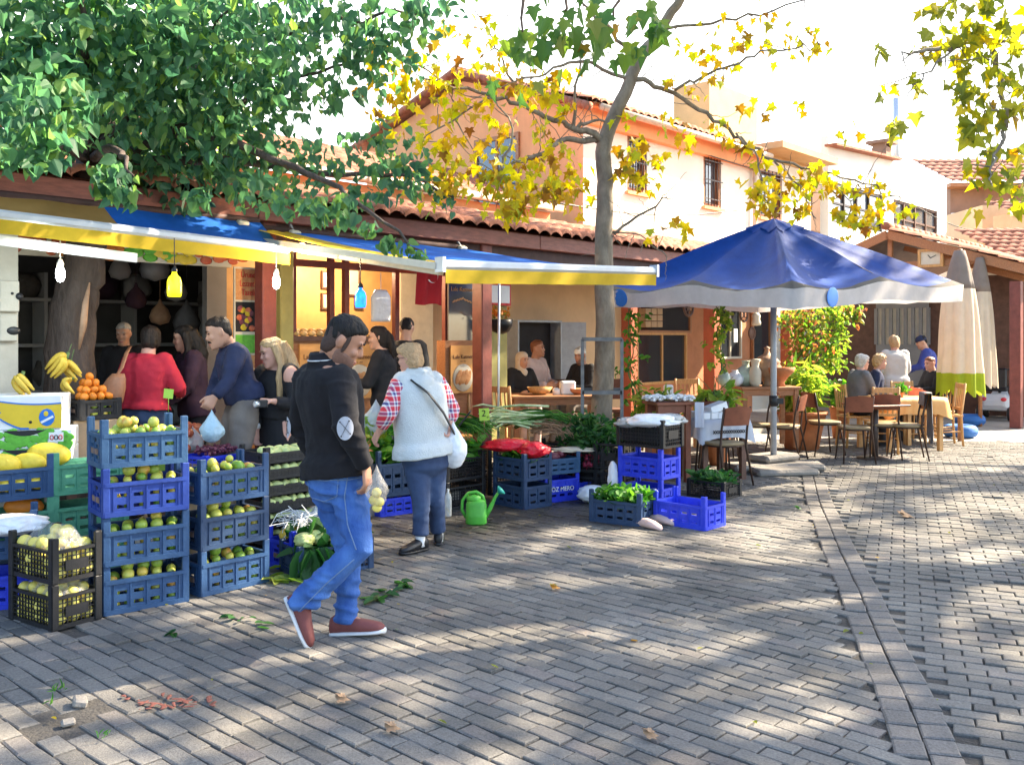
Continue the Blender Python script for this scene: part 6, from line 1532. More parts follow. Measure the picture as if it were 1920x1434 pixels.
for i in range(100):
    x, y = rnd.uniform(-3,6.5), rnd.uniform(3.6,11.5)
    if -y*.731*0+x < -2.6+.45*(y-5): continue
    l3.put(Vector((x,y,.012)), rnd.choice((.015,.02,.03,.045)), Vector((rnd.gauss(0,1),rnd.gauss(0,1),.1)), Vector((rnd.gauss(0,.3),rnd.gauss(0,.3),1)))
m3 = MB(); m3.v = l3.v; m3.f = l3.f; m3.m = [0]*len(l3.f); m3.s = [False]*len(l3.f)
m3.solo('leaf_litter', M['plane_olive'], 'tiny scraps of dry leaf scattered over the paving', 'leaves', (1,6,0), kind='stuff')
# squashed tomato stain
m2 = MB(); p = G(330,1318)
for i in range(38):
    q_ = p + Vector((rnd.gauss(0,.09), rnd.gauss(0,.05), .003)); m2.ell(q_, (rnd.uniform(.004,.03), rnd.uniform(.004,.014), .0008), 8, 4, Matrix.Rotation(rnd.uniform(-1.5,1.5), 3, 'Z'), jit=.9)
m2.solo('tomato_pulp', M['tomato_stain'], 'smear of squashed red tomato on the paving', 'stain', p, kind='stuff')
for k, (px,py,s) in enumerate(((150,1318,.05),(128,1356,.035))):
    p = G(px,py); m2 = MB(); m2.box(p+Z*s*.15, (s*1.6,s*1.2,s*.7), Matrix.Rotation(rnd.uniform(0,3),3,'Z') @ Matrix.Rotation(rnd.uniform(-.3,.3),3,'X')); m2.solo('broken_stone', M['stone'], 'broken paver lump in the hole at the lower left', 'stone', p, 'broken paver lumps in the hole', bevel=.008)
# ================================================================ vegetable stall in the middle
c = crate('slot', 'crate_bright', W(712,632,8.3), W(800,632,8.6), 0, 'bright blue crate low on the ground behind the fleece woman', L=.5, H=.16, post=.17)
c = crate('slot', 'crate_navy', W(708,632,8.3), W(796,632,8.6), .172, 'navy crate of lettuce behind the fleece woman', L=.52, H=.3, post=.42)
def greens(c, n, mm, lab, sz=.1, zlo=.0, zhi=.14, kind='oval', name='leafy_greens', hang=-.7):
    l3 = Leaves(kind)
    for i in range(n):
        p = c['m'] @ Vector((rnd.uniform(-.44,.44)*c['L'], rnd.uniform(-.44,.44)*c['W'], c['H']+zlo+rnd.random()*(zhi-zlo))); l3.put(p, sz*rnd.uniform(.7,1.3), Vector((rnd.gauss(0,.7), rnd.gauss(0,.7), -hang*rnd.random()+.1)), Vector((rnd.gauss(0,.6), -.4, 1)))
    m3 = MB(); m3.v = l3.v; m3.f = l3.f; m3.m = [0]*len(l3.f); m3.s = [False]*len(l3.f)
    m3.solo(name, M[mm], lab, 'vegetables', c['m'] @ Vector((0,0,c['H'])), kind='stuff')
greens(c, 120, 'herb', 'lettuce heaped in the navy crate behind the fleece woman', .15, -.05, .3)
for k in range(2): c = crate('mesh', 'black_plastic', G(838,958), G(922,943), k*.262, ('lower black crate beside the watering can','upper black crate of curly greens beside the watering can')[k], L=.5, Wd=.34, H=.21, post=.262)
greens(c, 150, 'herb', 'curly bright greens in the upper black crate', .11, -.04, .13)
for k in range(2):
    c = crate('slot', 'crate_navy', G(924,944), G(980,956), k*.262, ('lower navy crate under the lettuce beside the watering can','upper navy crate with leafy greens under the red bag')[k], L=.46, Wd=.36, H=.21, post=.262)
greens(c, 140, 'herb', 'leafy greens in the upper navy crate under the red bag', .1, -.05, .07)
nvc = c
blob('plastic_bag', W(952,836,8.95), .26, .14, .07, 'bag_red', 'flattened glossy red plastic bag on the navy crate', 'bag', seed=3, amp=.4); blob('plastic_bag', W(1002,845,8.8), .14, .12, .09, 'bag_red', 'rounded glossy red plastic bag hanging over the crate corner', 'bag', seed=8, amp=.35)
c = crate('slot', 'crate_bright', G(1022,944), G(1072,938), 0, 'bright blue crate with white lettering under the steel blue crate', L=.42, Wd=.34, H=.22, post=.27)
text('ÖZ MERO', .062, (0,-c['W']/2-.006,.125), (1,0,0), Z, M['paper_white'], c['q'])
c = crate('slot', 'crate_steel', G(1024,944), G(1074,938), .272, 'steel blue crate of aubergines beside the red bag', L=.42, Wd=.34, H=.15, post=.21)
for i in range(9): 
    p = c['m'] @ Vector((rnd.uniform(-.15,.15), rnd.uniform(-.1,.1), .15+.03*rnd.random())); m2 = MB(); m2.ell(p, (.075,.03,.03), 10, 7, Matrix.Rotation(rnd.random()*3,3,'Z')); m2.solo('aubergine', M['grape'], 'dark aubergine in the steel blue crate', 'vegetable', p, 'aubergines in the steel blue crate')
c = crate('slot', 'crate_bright', G(1068,936), G(1130,926), 0, 'low bright blue tray on the ground beside the white bag', L=.5, Wd=.34, H=.15, post=.16)
for k in range(2): c = crate('mesh', 'black_plastic', W(1046,632,9.5), W(1112,632,9.35), .165+k*.215 if False else k*.25+.0, ('lower black crate of radishes behind the blue tray','upper black crate of radishes behind the blue tray')[k], L=.5, Wd=.34, H=.2, post=.25)
for i in range(46): fruit('radish', c['m'] @ Vector((rnd.uniform(-.2,.2), -.15+.03*rnd.random()+(.2*rnd.random() if i > 24 else 0), .05+.15*rnd.random())), 'dark red radish in the upper black crate', 'radishes in the upper black crate', 1.1, name='radish')
blob('paper_sheet', W(1075,843,9.35), .2, .12, .03, 'cream_paint', 'crumpled pale paper over the radish crate', 'paper', amp=.5, seed=4)
for k in range(2): c = crate('mesh', 'black_plastic', W(1112,632,9.35), W(1160,632,9.2), k*.29, ('lower black crate at the foot of the tree guard','upper black crate at the foot of the tree guard')[k], L=.34, Wd=.3, H=.26, post=.285)
blob('plastic_bag', W(1112,928,9.0), .15, .12, .1, 'bag_white', 'white plastic bag of onions on the ground beside the herb crate', 'bag', seed=5)
blob('plastic_bag', W(1149,895,8.95), .05, .06, .16, 'bag_white', 'narrow white plastic bag hanging at the crate stack side', 'bag', seed=6)
# back row carrying onions and leeks
for i, (p0, p1, Y0, Y1) in enumerate(((826,905,9.0,9.35),(915,1000,9.45,9.6),(1003,1075,9.75,9.65))):
    for k in range(2): crate('mesh', 'black_plastic', W(p0,632,Y0), W(p1,632,Y1), k*.262, '%s black crate %s' % (('lower','upper')[k], ('under the green onions','under the leeks','under the bundled roots')[i]), L=.5, Wd=.36, H=.21, post=.262)
def stalks(name, c0, n, L, spread, dirv, mm, lab, r=.009, wob=.05, tipr=.3, group=None, cat='vegetables'):
    m2 = MB(); dirv = Vector(dirv).normalized(); sd = Vector((-dirv.y, dirv.x, 0))
    for i in range(n):
        p = Vector(c0) + sd*rnd.gauss(0,spread) + Z*abs(rnd.gauss(0,.05)) + dirv*rnd.gauss(0,.06); d = (dirv + sd*rnd.gauss(0,.22) + Z*rnd.gauss(.05,.08)).normalized()
        m2.tube([p-d*L/2, p+Z*.03+sd*rnd.gauss(0,wob*.3), p+d*L*.3+Z*.02, p+d*L/2+sd*rnd.gauss(0,wob)-Z*.03], [r,r,r*.9,r*tipr], 5)
    m2.solo(name, M[mm], lab, cat, Vector(c0)-Z*.03, kind='stuff')
stalks('green_onions', W(868,806,9.2), 110, .5, .1, (.9,-.6,-.15), 'herb', 'heap of thin green onions in front of the porch post', .006)
stalks('leeks', W(960,797,9.65), 46, .62, .09, (-.95,-.15,0), 'leek_white', 'heap of pale leeks lying across the black crates', .013, .09)
stalks('leek_tops', W(1010,790,9.75), 60, .5, .1, (.95,-.1,.05), 'herb', 'dark green leek tops spread to the right of the leeks', .009, .1)
stalks('root_bundle', W(1035,812,9.6), 90, .3, .09, (.9,-.3,-.1), 'root_brown', 'bundle of dry brown roots at the end of the leeks', .004, .08)
m2 = MB(); c = W(862,800,9.05); m2.box(c+Z*.02, (.34,.22,.015), Matrix.Rotation(-.9,3,'Y')); m2.solo('black_tray', M['black_plastic'], 'tilted black tray standing among the green onions', 'tray', c)
# price tag
c = W(908,777,9.1); q = thing('price_tag', 'bright green price tag with a handwritten 2 above the leeks', 'sign', c-Z*.1)
m2 = MB(); m2.box(c, (.10,.004,.12), Matrix.Rotation(-.08,3,'Y')); m2.build('card', M['tag_green'], q)
text('2', .09, c+Vector((-.005,-.006,.01)), (1,0,.08), Z, M['ink'], q); text('tl', .03, c+Vector((.033,-.006,-.025)), (1,0,.08), Z, M['ink'], q)
m2 = MB(); m2.tube([c-Z*.06, c-Z*.22], .004, 5); m2.build('stick', M['wood'], q)
for (px,py,Y,lab) in ((316,738,7.3,'lime green price tag beside the red jumper woman'),(303,880,5.92,'lime green price tag inside the third apple crate')):
    c = W(px,py,Y); m2 = MB(); m2.box(c, (.075,.004,.075), Matrix.Rotation(.1,3,'Y')); m2.tube([c-Z*.03, c-Z*.14], .003, 5); m2.solo('price_tag', M['tag_green'], lab, 'sign', c-Z*.14)
# watering can
c = G(893,981); q = thing('watering_can', 'lime green plastic watering can with turquoise rose on the paving', 'watering can', c)
m2 = MB(); rg = []
for z_, rx, ry in ((0,.088,.075),(.012,.093,.08),(.06,.092,.08),(.075,.095,.082),(.085,.091,.079),(.16,.09,.078),(.19,.082,.07),(.21,.06,.055)):
    rg.append([c+Vector((rx*math.copysign(abs(math.cos(a_))**.7, math.cos(a_)), ry*math.copysign(abs(math.sin(a_))**.7, math.sin(a_)), z_)) for a_ in [2*math.pi*i/24 for i in range(24)]])
m2.loft(rg); m2.tube([c+Vector((-.02,0,.19)), c+Vector((-.02,0,.235))], [.062,.066], 16); m2.build('body', M['can_green'], q)
m2 = MB(); m2.tube([c+Vector((.075,0,.06)), c+Vector((.12,0,.13)), c+Vector((.165,-.01,.23)), c+Vector((.195,-.012,.275))], [.026,.02,.014,.012], 10); m2.build('spout', M['can_green'], q)
m2 = MB(); m2.lathe(c+Vector((.19,-.012,.268)), [(.013,0),(.044,.035),(.044,.042),(0,.05)], 16, axis=Vector((.75,-.1,.7))); m2.build('rose', M['can_rose'], q)
m2 = MB(); m2.tube([c+Vector((-.088,0,.05)), c+Vector((-.125,0,.12)), c+Vector((-.12,0,.2)), c+Vector((-.07,0,.265)), c+Vector((0,0,.275)), c+Vector((.055,0,.24)), c+Vector((.07,0,.19))], .014, 8); m2.build('handle', M['can_green'], q)
# bottle on the ground
c = G(840,968); m2 = MB(); m2.lathe(c, [(.03,0),(.033,.02),(.033,.16),(.028,.19),(.012,.22),(.012,.25),(0,.252)], 12); m2.solo('plastic_bottle', M['clear_bag'], 'clear plastic bottle standing in shadow beside the black crate', 'bottle', c)
# right stack
dA = Vector((UY,-UX,0))
Bc = W(1240,632,8.6); Ac = Bc - dA*.5
for k in range(2): c = crate('slot', 'crate_bright', Ac, Bc, k*.285, ('lower bright blue crate under the black bag crate','upper bright blue crate under the black bag crate')[k], group='bright blue crates')
c = crate('mesh', 'black_plastic', Ac-dA*.02, Bc, .575, 'black mesh crate with white bags on top of two blue crates', L=.54, Wd=.36, H=.25, post=.27)
m2 = MB(); m2.box(c['m'] @ Vector((0,0,.12)), (.49,.31,.2), RZ-math.pi/2); m2.solo('net_sack', M['dark_void'], 'dark sack filling the black mesh crate', 'sack', c['m'] @ Vector((0,0,.02)), bevel=.04)
blob('plastic_bag', W(1222,790,8.75), .24, .15, .075, 'bag_white', 'crumpled white plastic bag on top of the black crate', 'bag', seed=2, amp=.35); blob('plastic_bag', W(1180,793,8.9), .13, .13, .06, 'clear_bag', 'greyish clear plastic bag beside the white bag on the black crate', 'bag', seed=9, amp=.3); blob('plastic_bag', W(1256,788,8.9), .16, .14, .07, 'clear_bag', 'greyish clear plastic bag at the back of the black crate', 'bag', seed=12, amp=.3)
hA = G(1104,977); hB = G(1194,988)
c = crate('slot', 'crate_navy', hA, hB, 0, 'navy crate of fresh herbs on the ground beside the empty crate', L=.5, Wd=.33)
greens(c, 420, 'herb', 'fresh green herbs heaped in the navy ground crate', .075, -.06, .07)
eB = G(1322,996); c = crate('slot', 'crate_bright', eB-dA*.52, eB, 0, 'empty bright blue crate standing on the sunlit paving', L=.52, Wd=.34, group='bright blue crates')
c = crate('mesh', 'black_plastic', W(1287,632,9.45), W(1345,632,9.2), 0, 'black mesh crate of dark greens behind the empty blue crate', L=.44, Wd=.34, H=.17, post=.18)
greens(c, 240, 'bush', 'dark greens in the black crate behind the empty blue crate', .08, -.05, .06)
for k, (px,py,lab) in enumerate(((1216,990,'left worn pinkish slipper lying by the empty blue crate'),(1240,982,'right worn pinkish slipper lying by the empty blue crate'))):
    p = G(px,py); m2 = MB(); d = Vector((.6+.2*k,-.7,0)).normalized(); s_ = Vector((-d.y,d.x,0)); rg = []
    for t, w, h in ((-.13,.03,.03),(-.1,.042,.07),(-.02,.043,.085),(.06,.048,.07),(.11,.045,.05),(.14,.02,.03)):
        rg.append([p+d*t+s_*w*math.cos(a_)+Z*(.0+h*(.5+.5*math.sin(a_))) for a_ in [2*math.pi*i/12 for i in range(12)]])
    m2.loft(rg); q = thing('slipper', lab, 'shoe', p); m2.build('upper', M['rose_cloth'], q)
# ================================================================ tree guard
q = thing('tree_guard', 'grey metal frame guarding the plane tree trunk', 'tree guard', W(1130,632,9.9)*Vector((1,1,0)))
m2 = MB()
xs = [W(1092,632,9.85), W(1166,632,9.85)]; bk = [W(1092,632,10.4)+Vector((.0,0,0)), W(1166,632,10.4)]
zt = W(0,636,9.85).z; zm = W(0,736,9.85).z
for p in xs+bk: m2.bar((p.x,p.y,0), (p.x,p.y,zt), .035, .012)
for z_ in (zt, zm, .5): m2.bar((xs[0].x,xs[0].y,z_), (xs[1].x,xs[1].y,z_), .012, .04); m2.bar((xs[0].x,xs[0].y,z_), (bk[0].x,bk[0].y,z_), .012, .04); m2.bar((xs[1].x,xs[1].y,z_), (bk[1].x,bk[1].y,z_), .012, .04); m2.bar((bk[0].x,bk[0].y,z_), (bk[1].x,bk[1].y,z_), .012, .04)
m2.build('bars', M['guard_grey'], q)
# ================================================================ chairs and tables
def metal_chair():
    q = thing('metal_chair', 'x', 'chair', (0,0,0), local=True, group='dark metal cafe chairs')
    m2 = MB(); rg = []
    for z_, s in ((.435,.97),(.44,1.0),(.462,1.0),(.468,.95)):
        rg.append([Vector((.195*s*math.copysign(abs(math.cos(a_))**.55, math.cos(a_))*(1+.06*math.sin(a_)), .19*s*math.copysign(abs(math.sin(a_))**.55, math.sin(a_)), z_)) for a_ in [2*math.pi*i/28 for i in range(28)]])
    m2.loft(rg); m2.build('seat', M['chair_seat'], q)
    m2 = MB(); m2.tube([Vector((.19*math.cos(a_), .185*math.sin(a_), .425)) for a_ in [2*math.pi*i/20 for i in range(21)]], .012, 6, cap=False); m2.build('seat_frame', M['chair_metal'], q)
    for sx in (-1,1):
        m2 = MB(); m2.tube([(sx*.15,.15,.43),(sx*.19,.21,0)], [.013,.010], 8); m2.build('leg', M['chair_metal'], q)
        m2 = MB(); m2.tube([(sx*.20,-.26,0),(sx*.17,-.17,.43),(sx*.17,-.19,.62),(sx*.175,-.24,.86)], [.010,.014,.013,.011], 8); m2.build('leg', M['chair_metal'], q)
    m2 = MB(); m2.grid([[(-.17+.34*i/8, -.205-.045*(z_-.66)/.2-.03*math.sin(math.pi*i/8), z_+(.02*math.sin(math.pi*i/8) if z_ > .8 else 0)) for i in range(9)] for z_ in (.66,.74,.85)])
    m2.grid([[(-.17+.34*i/8, -.222-.045*(z_-.66)/.2-.03*math.sin(math.pi*i/8), z_+(.02*math.sin(math.pi*i/8) if z_ > .8 else 0)) for i in range(9)] for z_ in (.66,.74,.85)]); m2.build('backrest', M['chair_back'], q)
    return q
mch = [None]
def mchair(px, py, face, lab, z=0):
    p = G(px, py); p.z = z; rz = math.atan2(face[1], face[0]) - math.pi/2
    if mch[0] is None: q = mch[0] = metal_chair(); q.location = p; q.rotation_euler = (0,0,rz); q['label'] = lab; return q
    return copy_thing(mch[0], p, rz, lab)
mchair(1357, 906, (-.4,.9), 'metal chair with brown back in front of the white cloth table')
mchair(1338, 884, (.25,.95), 'metal chair half hidden behind the white cloth table'); mchair(1417, 858, (-.9,.1), 'metal chair left of the parasol pole with wooden seat'); mchair(1470, 862, (-.8,.5), 'metal chair right of the parasol pole seen from behind')
mchair(1352, 862, (.1,.99), 'metal chair with wide brown back behind the paper boxes'); mchair(1318, 868, (-.5,.8), 'metal chair with sunlit back beside the potted fern')
mchair(1545, 852, (.95,.2), 'metal chair beside the terracotta pot facing the pedestal table'); mchair(1602, 865, (.1,1), 'metal chair with its brown back to the lane at the pedestal table'); mchair(1655, 858, (.2,.9), 'metal chair on the far side of the pedestal table'); jc = mchair(1698, 860, (-.95,.25), 'metal chair with a grey jacket on its back')
def table(name, lab, cx, cy, lx, ly, h, rz, mm='wood', leg=.06, z0=0, ped=False, top=.035):
    q = thing(name, lab, 'table', (cx,cy,z0), local=True, rot=rz)
    m2 = MB(); m2.box((0,0,h-top/2), (lx,ly,top)); m2.build('tabletop', M[mm], q, bevel=.006)
    if ped:
        m2 = MB(); m2.tube([(0,0,.03),(0,0,h-top)], .04, 12); m2.build('column', M['iron_dark'], q)
        m2 = MB(); m2.lathe((0,0,0), [(.24,0),(.24,.015),(.06,.035),(0,.036)], 20); m2.build('foot', M['iron_dark'], q)
    else:
        for sx in (-1,1):
            for sy in (-1,1): m2 = MB(); m2.box((sx*(lx/2-leg),sy*(ly/2-leg),(h-top)/2), (leg,leg,h-top-.001)); m2.build('leg', M[mm], q)
        for sy in (-1,1): m2 = MB(); m2.box((0,sy*(ly/2-leg),h-top-.045), (lx-2*leg-leg-.004,.025,.085)); m2.build('apron', M[mm], q)
    return q
p = G(1627, 860); table('pedestal_table', 'small brown cafe table on a black pedestal by the lane', p.x+.1, p.y, .62, .62, .735, .3, 'chair_back', ped=True, top=.025)
p = W(1686,632,13.4); table('cafe_table', 'cafe table under an orange cloth with plants on it', p.x, 13.4, .95, .8, .755, .25, 'wood_light')
def cloth(cx, cy, lx, ly, z, drop, rz, mm, lab, base, seed=0):
    m2 = MB(); R = Matrix.Rotation(rz, 3, 'Z'); n = 64
    def edge(i, s):
        a_ = 2*math.pi*i/n; ca, sa = math.cos(a_), math.sin(a_); k_ = 1/max(abs(ca)/(lx/2), abs(sa)/(ly/2)); return Vector((ca*k_*s, sa*k_*s, 0))
    rows = [[Vector((cx,cy,z))+R @ edge(i, s) for i in range(n+1)] for s in (.02,.5,1.0)]
    for d in (.25,.6,1):
        row = []
        for i in range(n+1):
            e = edge(i, 1.0); co = (abs(e.x)/(lx/2)*abs(e.y)/(ly/2))**4; o_ = e.normalized()
            row.append(Vector((cx,cy,z-drop*d*(1+.45*co)))+R @ (e + o_*(.012+.05*d*co+.016*d*math.sin(i*1.9+seed))))
        rows.append(row)
    m2.grid(rows); return m2.solo('tablecloth', M[mm], lab, 'tablecloth', (cx,cy,z))
cloth(W(1686,632,13.4).x, 13.4, .97, .82, .762, .22, .25, 'sign_orange', 'orange cloth draped over the far cafe table', None)
# plants and dishes on it
potted(1680, 0, 13.3, .1, .1, 'herb', 'small green plant on the orange tablecloth', .05, .07, 'terracotta', 'oval', .09, 50, Vector((W(1683,632,13.3).x, 13.2, .765)))
# white cloth table with paper boxes
tc = W(1336,632,10.65); wt = table('stall_table', 'small dark table under the white patterned cloth', tc.x, 10.65, .62, .58, .685, .35, 'wood_dark')
cl_ = cloth(tc.x, 10.65, .64, .6, .692, .2, .35, 'table_cloth', 'white cloth with dark border pattern on the stall table', None, 2)
m2 = MB(); R = Matrix.Rotation(.35,3,'Z')
for i in range(14):
    for s_ in (-1,1):
        p0 = Vector((tc.x,10.65,.692-.13)) + R @ Vector((-.2+.03*i, -.6/2-.034, 0)); m2.bar(p0+Z*-.018*s_, p0+R @ Vector((.026,0,0))+Z*.018*s_, .005, .007)
m2.build('border_pattern', M['ink'], cl_)
for i in range(13):
    a_, b_ = i % 5, i//5; p = Vector((tc.x,10.65,.696)) + Matrix.Rotation(.35,3,'Z') @ Vector((-.2+.1*a_, -.15+.13*b_, .035))
    m2 = MB(); m2.box(p, (.085,.11,.07), .35+rnd.uniform(-.15,.15)); m2.solo('soap_box', M['paper_white'], 'small white printed box on the white cloth table', 'box', p-Z*.035, 'white boxes on the cloth table', bevel=.003)
m2 = MB(); p = Vector((tc.x+.03,10.62,.815)); m2.box(p, (.22,.16,.08), Matrix.Rotation(.35,3,'Z') @ Matrix.Rotation(-.3,3,'Y')); m2.solo('paper_box', M['paper_white'], 'larger tilted white box lying on the small white boxes', 'box', p-Z*.04, bevel=.004)
tc2 = W(1252,632,10.4); t2 = table('tray_table', 'brown stall table with crocheted white lace behind the blue crates', tc2.x, 10.4, .46, .4, .9, .3, 'chair_back')
m2 = MB()
for i in range(240): p = Vector((tc2.x+rnd.uniform(-.26,.26), 10.4+rnd.uniform(-.21,.21), .92+.045*rnd.random())); m2.ell(p, (.022,.022,.014), 6, 4)
m2.solo('lace', M['paper_white'], 'white crocheted lace heaped on the tray table', 'lace', (tc2.x,10.4,.9))
p = Vector((tc2.x+.27,10.22,.76)); m2 = MB(); rows = [[p+Vector((.10*i/6, .02*math.sin(i), .14-.28*j/6)) for i in range(7)] for j in range(7)]; m2.grid(rows); m2.solo('lace_cloth', M['table_cloth'], 'white cloth hanging from the tray table corner', 'cloth', p)
# grey jacket on the chair
mx = jc.matrix_basis.copy() if False else Matrix.Translation(jc.location) @ Matrix.Rotation(jc.rotation_euler[2], 4, 'Z')
m2 = MB(); rows = []
for j in range(11):
    t = j/10; row = []
    for i in range(17):
        x = -.22+.44*i/16; w_ = 1-.12*t; fold = .025*math.sin(i*1.25+t*1.5)*t
        row.append(mx @ Vector((x*w_, -.285-.03*math.sin(math.pi*i/16)-fold, .89-.62*t-.05*math.sin(i*.8)*t)))
    rows.append(row)
rows.insert(0, [mx @ Vector((-.22+.44*i/16, -.20, .885)) for i in range(17)]); rows.insert(0, [mx @ Vector((-.22+.44*i/16, -.19, .72)) for i in range(17)])
m2.grid(rows); m2.solo('jacket', M['grey_cloth'], 'grey jacket hanging over the back of a metal chair', 'jacket', mx @ Vector((0,-.25,.3)))
# wooden chairs
def wood_chair():
    q = thing('wooden_chair', 'x', 'chair', (0,0,0), local=True, group='pale wooden chairs')
    m2 = MB(); m2.box((0,0,.45), (.40,.38,.03)); m2.build('seat', M['wood_light'], q, bevel=.006)
    for sx in (-1,1):
        m2 = MB(); m2.tube([(sx*.17,.16,.435),(sx*.17,.165,0)], .018, 8); m2.build('leg', M['wood_light'], q)
        m2 = MB(); m2.tube([(sx*.17,-.20,0),(sx*.17,-.17,.45),(sx*.17,-.23,.93)], .018, 8); m2.build('leg', M['wood_light'], q)
        m2 = MB(); m2.tube([(sx*.17,.16,.2),(sx*.17,-.18,.22)], .011, 6); m2.build('stretcher', M['wood_light'], q)
    for z_ in (.15,.26): m2 = MB(); m2.tube([(-.17,.163,z_),(.17,.163,z_)], .011, 6); m2.build('stretcher', M['wood_light'], q)
    m2 = MB(); m2.box((0,-.225,.89), (.31,.02,.07)); m2.box((0,-.19,.55), (.31,.02,.04))
    for k in range(4): m2.bar((-.1+.066*k,-.193,.57), (-.1+.066*k,-.222,.86), .02, .012)
    m2.build('backrest', M['wood_light'], q); return q
wch = [None]
def wchair(px, Y, face, lab, z=0):
    p = W(px,632,Y); p.z = z; rz = math.atan2(face[1], face[0]) - math.pi/2
    if wch[0] is None: q = wch[0] = wood_chair(); q.location = p; q.rotation_euler = (0,0,rz); q['label'] = lab; return q
    return copy_thing(wch[0], p, rz, lab)
wchair(1772, 13.9, (-1,.1), 'pale wooden chair beside the lime hemmed closed parasol'); wchair(1705, 14.2, (.1,-1), 'pale wooden chair behind the orange cloth table'); wchair(1602, 13.7, (1,.1), 'pale wooden chair under the seated grey haired woman'); wchair(1652, 12.9, (.1,1), 'pale wooden chair tucked before the orange cloth table'); wchair(1755, 14.6, (-.8,-.4), 'pale wooden chair under the auburn haired person')
wchair(862, 10.9, (.3,-.9), 'wooden chair in front of the right pastry sign', .0); wchair(955, 11.3, (.6,.8), 'dark shaded wooden chair at the porch table', .1)
p = W(1040,632,12.3); table('porch_table', 'orange wooden table with basket on the shaded porch', p.x, 12.3, 1.25, .7, .76, .15, 'wood', z0=.1, leg=.07)
p = W(1275,632,12.4); table('cafe_table', 'sunlit wooden cafe table with white napkin holder', p.x, 12.4, .8, .65, .72, .2, 'wood_light', z0=.1); p = W(1432,632,12.9); table('display_table', 'wooden table crowded with pottery behind the parasol pole', p.x, 12.9, .85, .6, .84, .1, 'wood', z0=.1)
wchair(1222, 12.6, (.9,.2), 'wooden chair at the left of the sunlit cafe table', .1); wchair(1300, 12.9, (.2,-.9), 'wooden chair behind the sunlit cafe table', .1)
# tableware
def on(px, py, Y, prof, mm, lab, name, cat, n=14):
    c = W(px, py, Y); m2 = MB(); m2.lathe(c, prof, n); return m2.solo(name, M[mm], lab, cat, c)
tz = .86
def ont(px, Y, z, prof, mm, lab, name, cat): c = W(px,632,Y); c.z = z; m2 = MB(); m2.lathe(c, prof, 16); return m2.solo(name, M[mm], lab, cat, c)
ont(1012, 12.2, .862, [(.07,0),(.13,.03),(.17,.1),(.165,.1),(.12,.035),(0,.02)], 'wood_light', 'round wicker basket on the porch table', 'basket', 'basket')
ont(1043, 12.15, .862, [(.05,0),(.05,.07),(.03,.09),(0,.09)], 'paper_white', 'small white sugar pot on the porch table', 'sugar_pot', 'pot'); ont(1085, 12.2, .862, [(.06,0),(.12,.04),(.13,.08),(.12,.08),(0,.04)], 'terracotta', 'small orange bowl beside the napkin holder', 'bowl', 'bowl')
def block(px, Y, z, sx, sy, sz, mm, lab, name, cat): 
    c = W(px,632,Y); m2 = MB(); m2.box((c.x,Y,z+sz/2), (sx,sy,sz), .3); m2.solo(name, M[mm], lab, cat, (c.x,Y,z), bevel=.02)
block(1064, 12.2, .862, .2, .12, .18, 'paper_white', 'white napkin holder on the porch table', 'napkin_holder', 'napkin holder'); block(1253, 12.4, .822, .12, .1, .16, 'paper_white', 'white numbered napkin holder on the sunlit cafe table', 'napkin_holder', 'napkin holder')
ont(1243, 12.3, .822, [(.04,0),(.045,.05),(.03,.07),(0,.07)], 'paper_white', 'white salt shaker beside the napkin holder', 'salt_shaker', 'shaker')
for px, Y, pr, mm, lab, nm in ((1398,12.9,[(.08,0),(.15,.08),(.16,.16),(.11,.24),(.05,.28),(.05,.33),(.065,.35),(0,.35)],'jug_green','pale green glass demijohn on the pottery table','demijohn'),
  (1378,12.8,[(.06,0),(.11,.05),(.12,.12),(.08,.17),(.04,.2),(.05,.22),(0,.22)],'bag_white','low white jug at the left of the pottery table','jug'),
  (1438,12.9,[(.07,0),(.05,.04),(.09,.12),(.18,.2),(.2,.27),(.17,.31),(.19,.33),(.12,.4),(.05,.44),(.03,.5),(.045,.53),(0,.55)],'urn','tall brown lidded urn on the pottery table','urn'),
  (1462,12.8,[(.08,0),(.06,.05),(.12,.13),(.19,.2),(.21,.26),(.19,.26),(.11,.15),(0,.1)],'terracotta','wide footed terracotta bowl beside the urn','pottery_bowl'),
  (1416,12.75,[(.05,0),(.08,.05),(.085,.2),(.05,.28),(.06,.34),(.08,.37),(0,.38)],'cream_paint','cream vase with rounded lid beside the demijohn','vase')): ont(px, Y, .942, pr, mm, lab, nm, 'pottery')
for k, (px, py, Y) in enumerate(((1358,712,12.5),(1505,735,12.9))):
    c = W(px,py,Y); blob('pottery_jar', c, .09, .09, .12, 'jug_green' if k == 0 else 'cream_paint', ('pale green jar behind the broad leaved plant','cream jar standing at the foot of the ivy')[k], 'pottery', amp=.05) if k == 0 else None
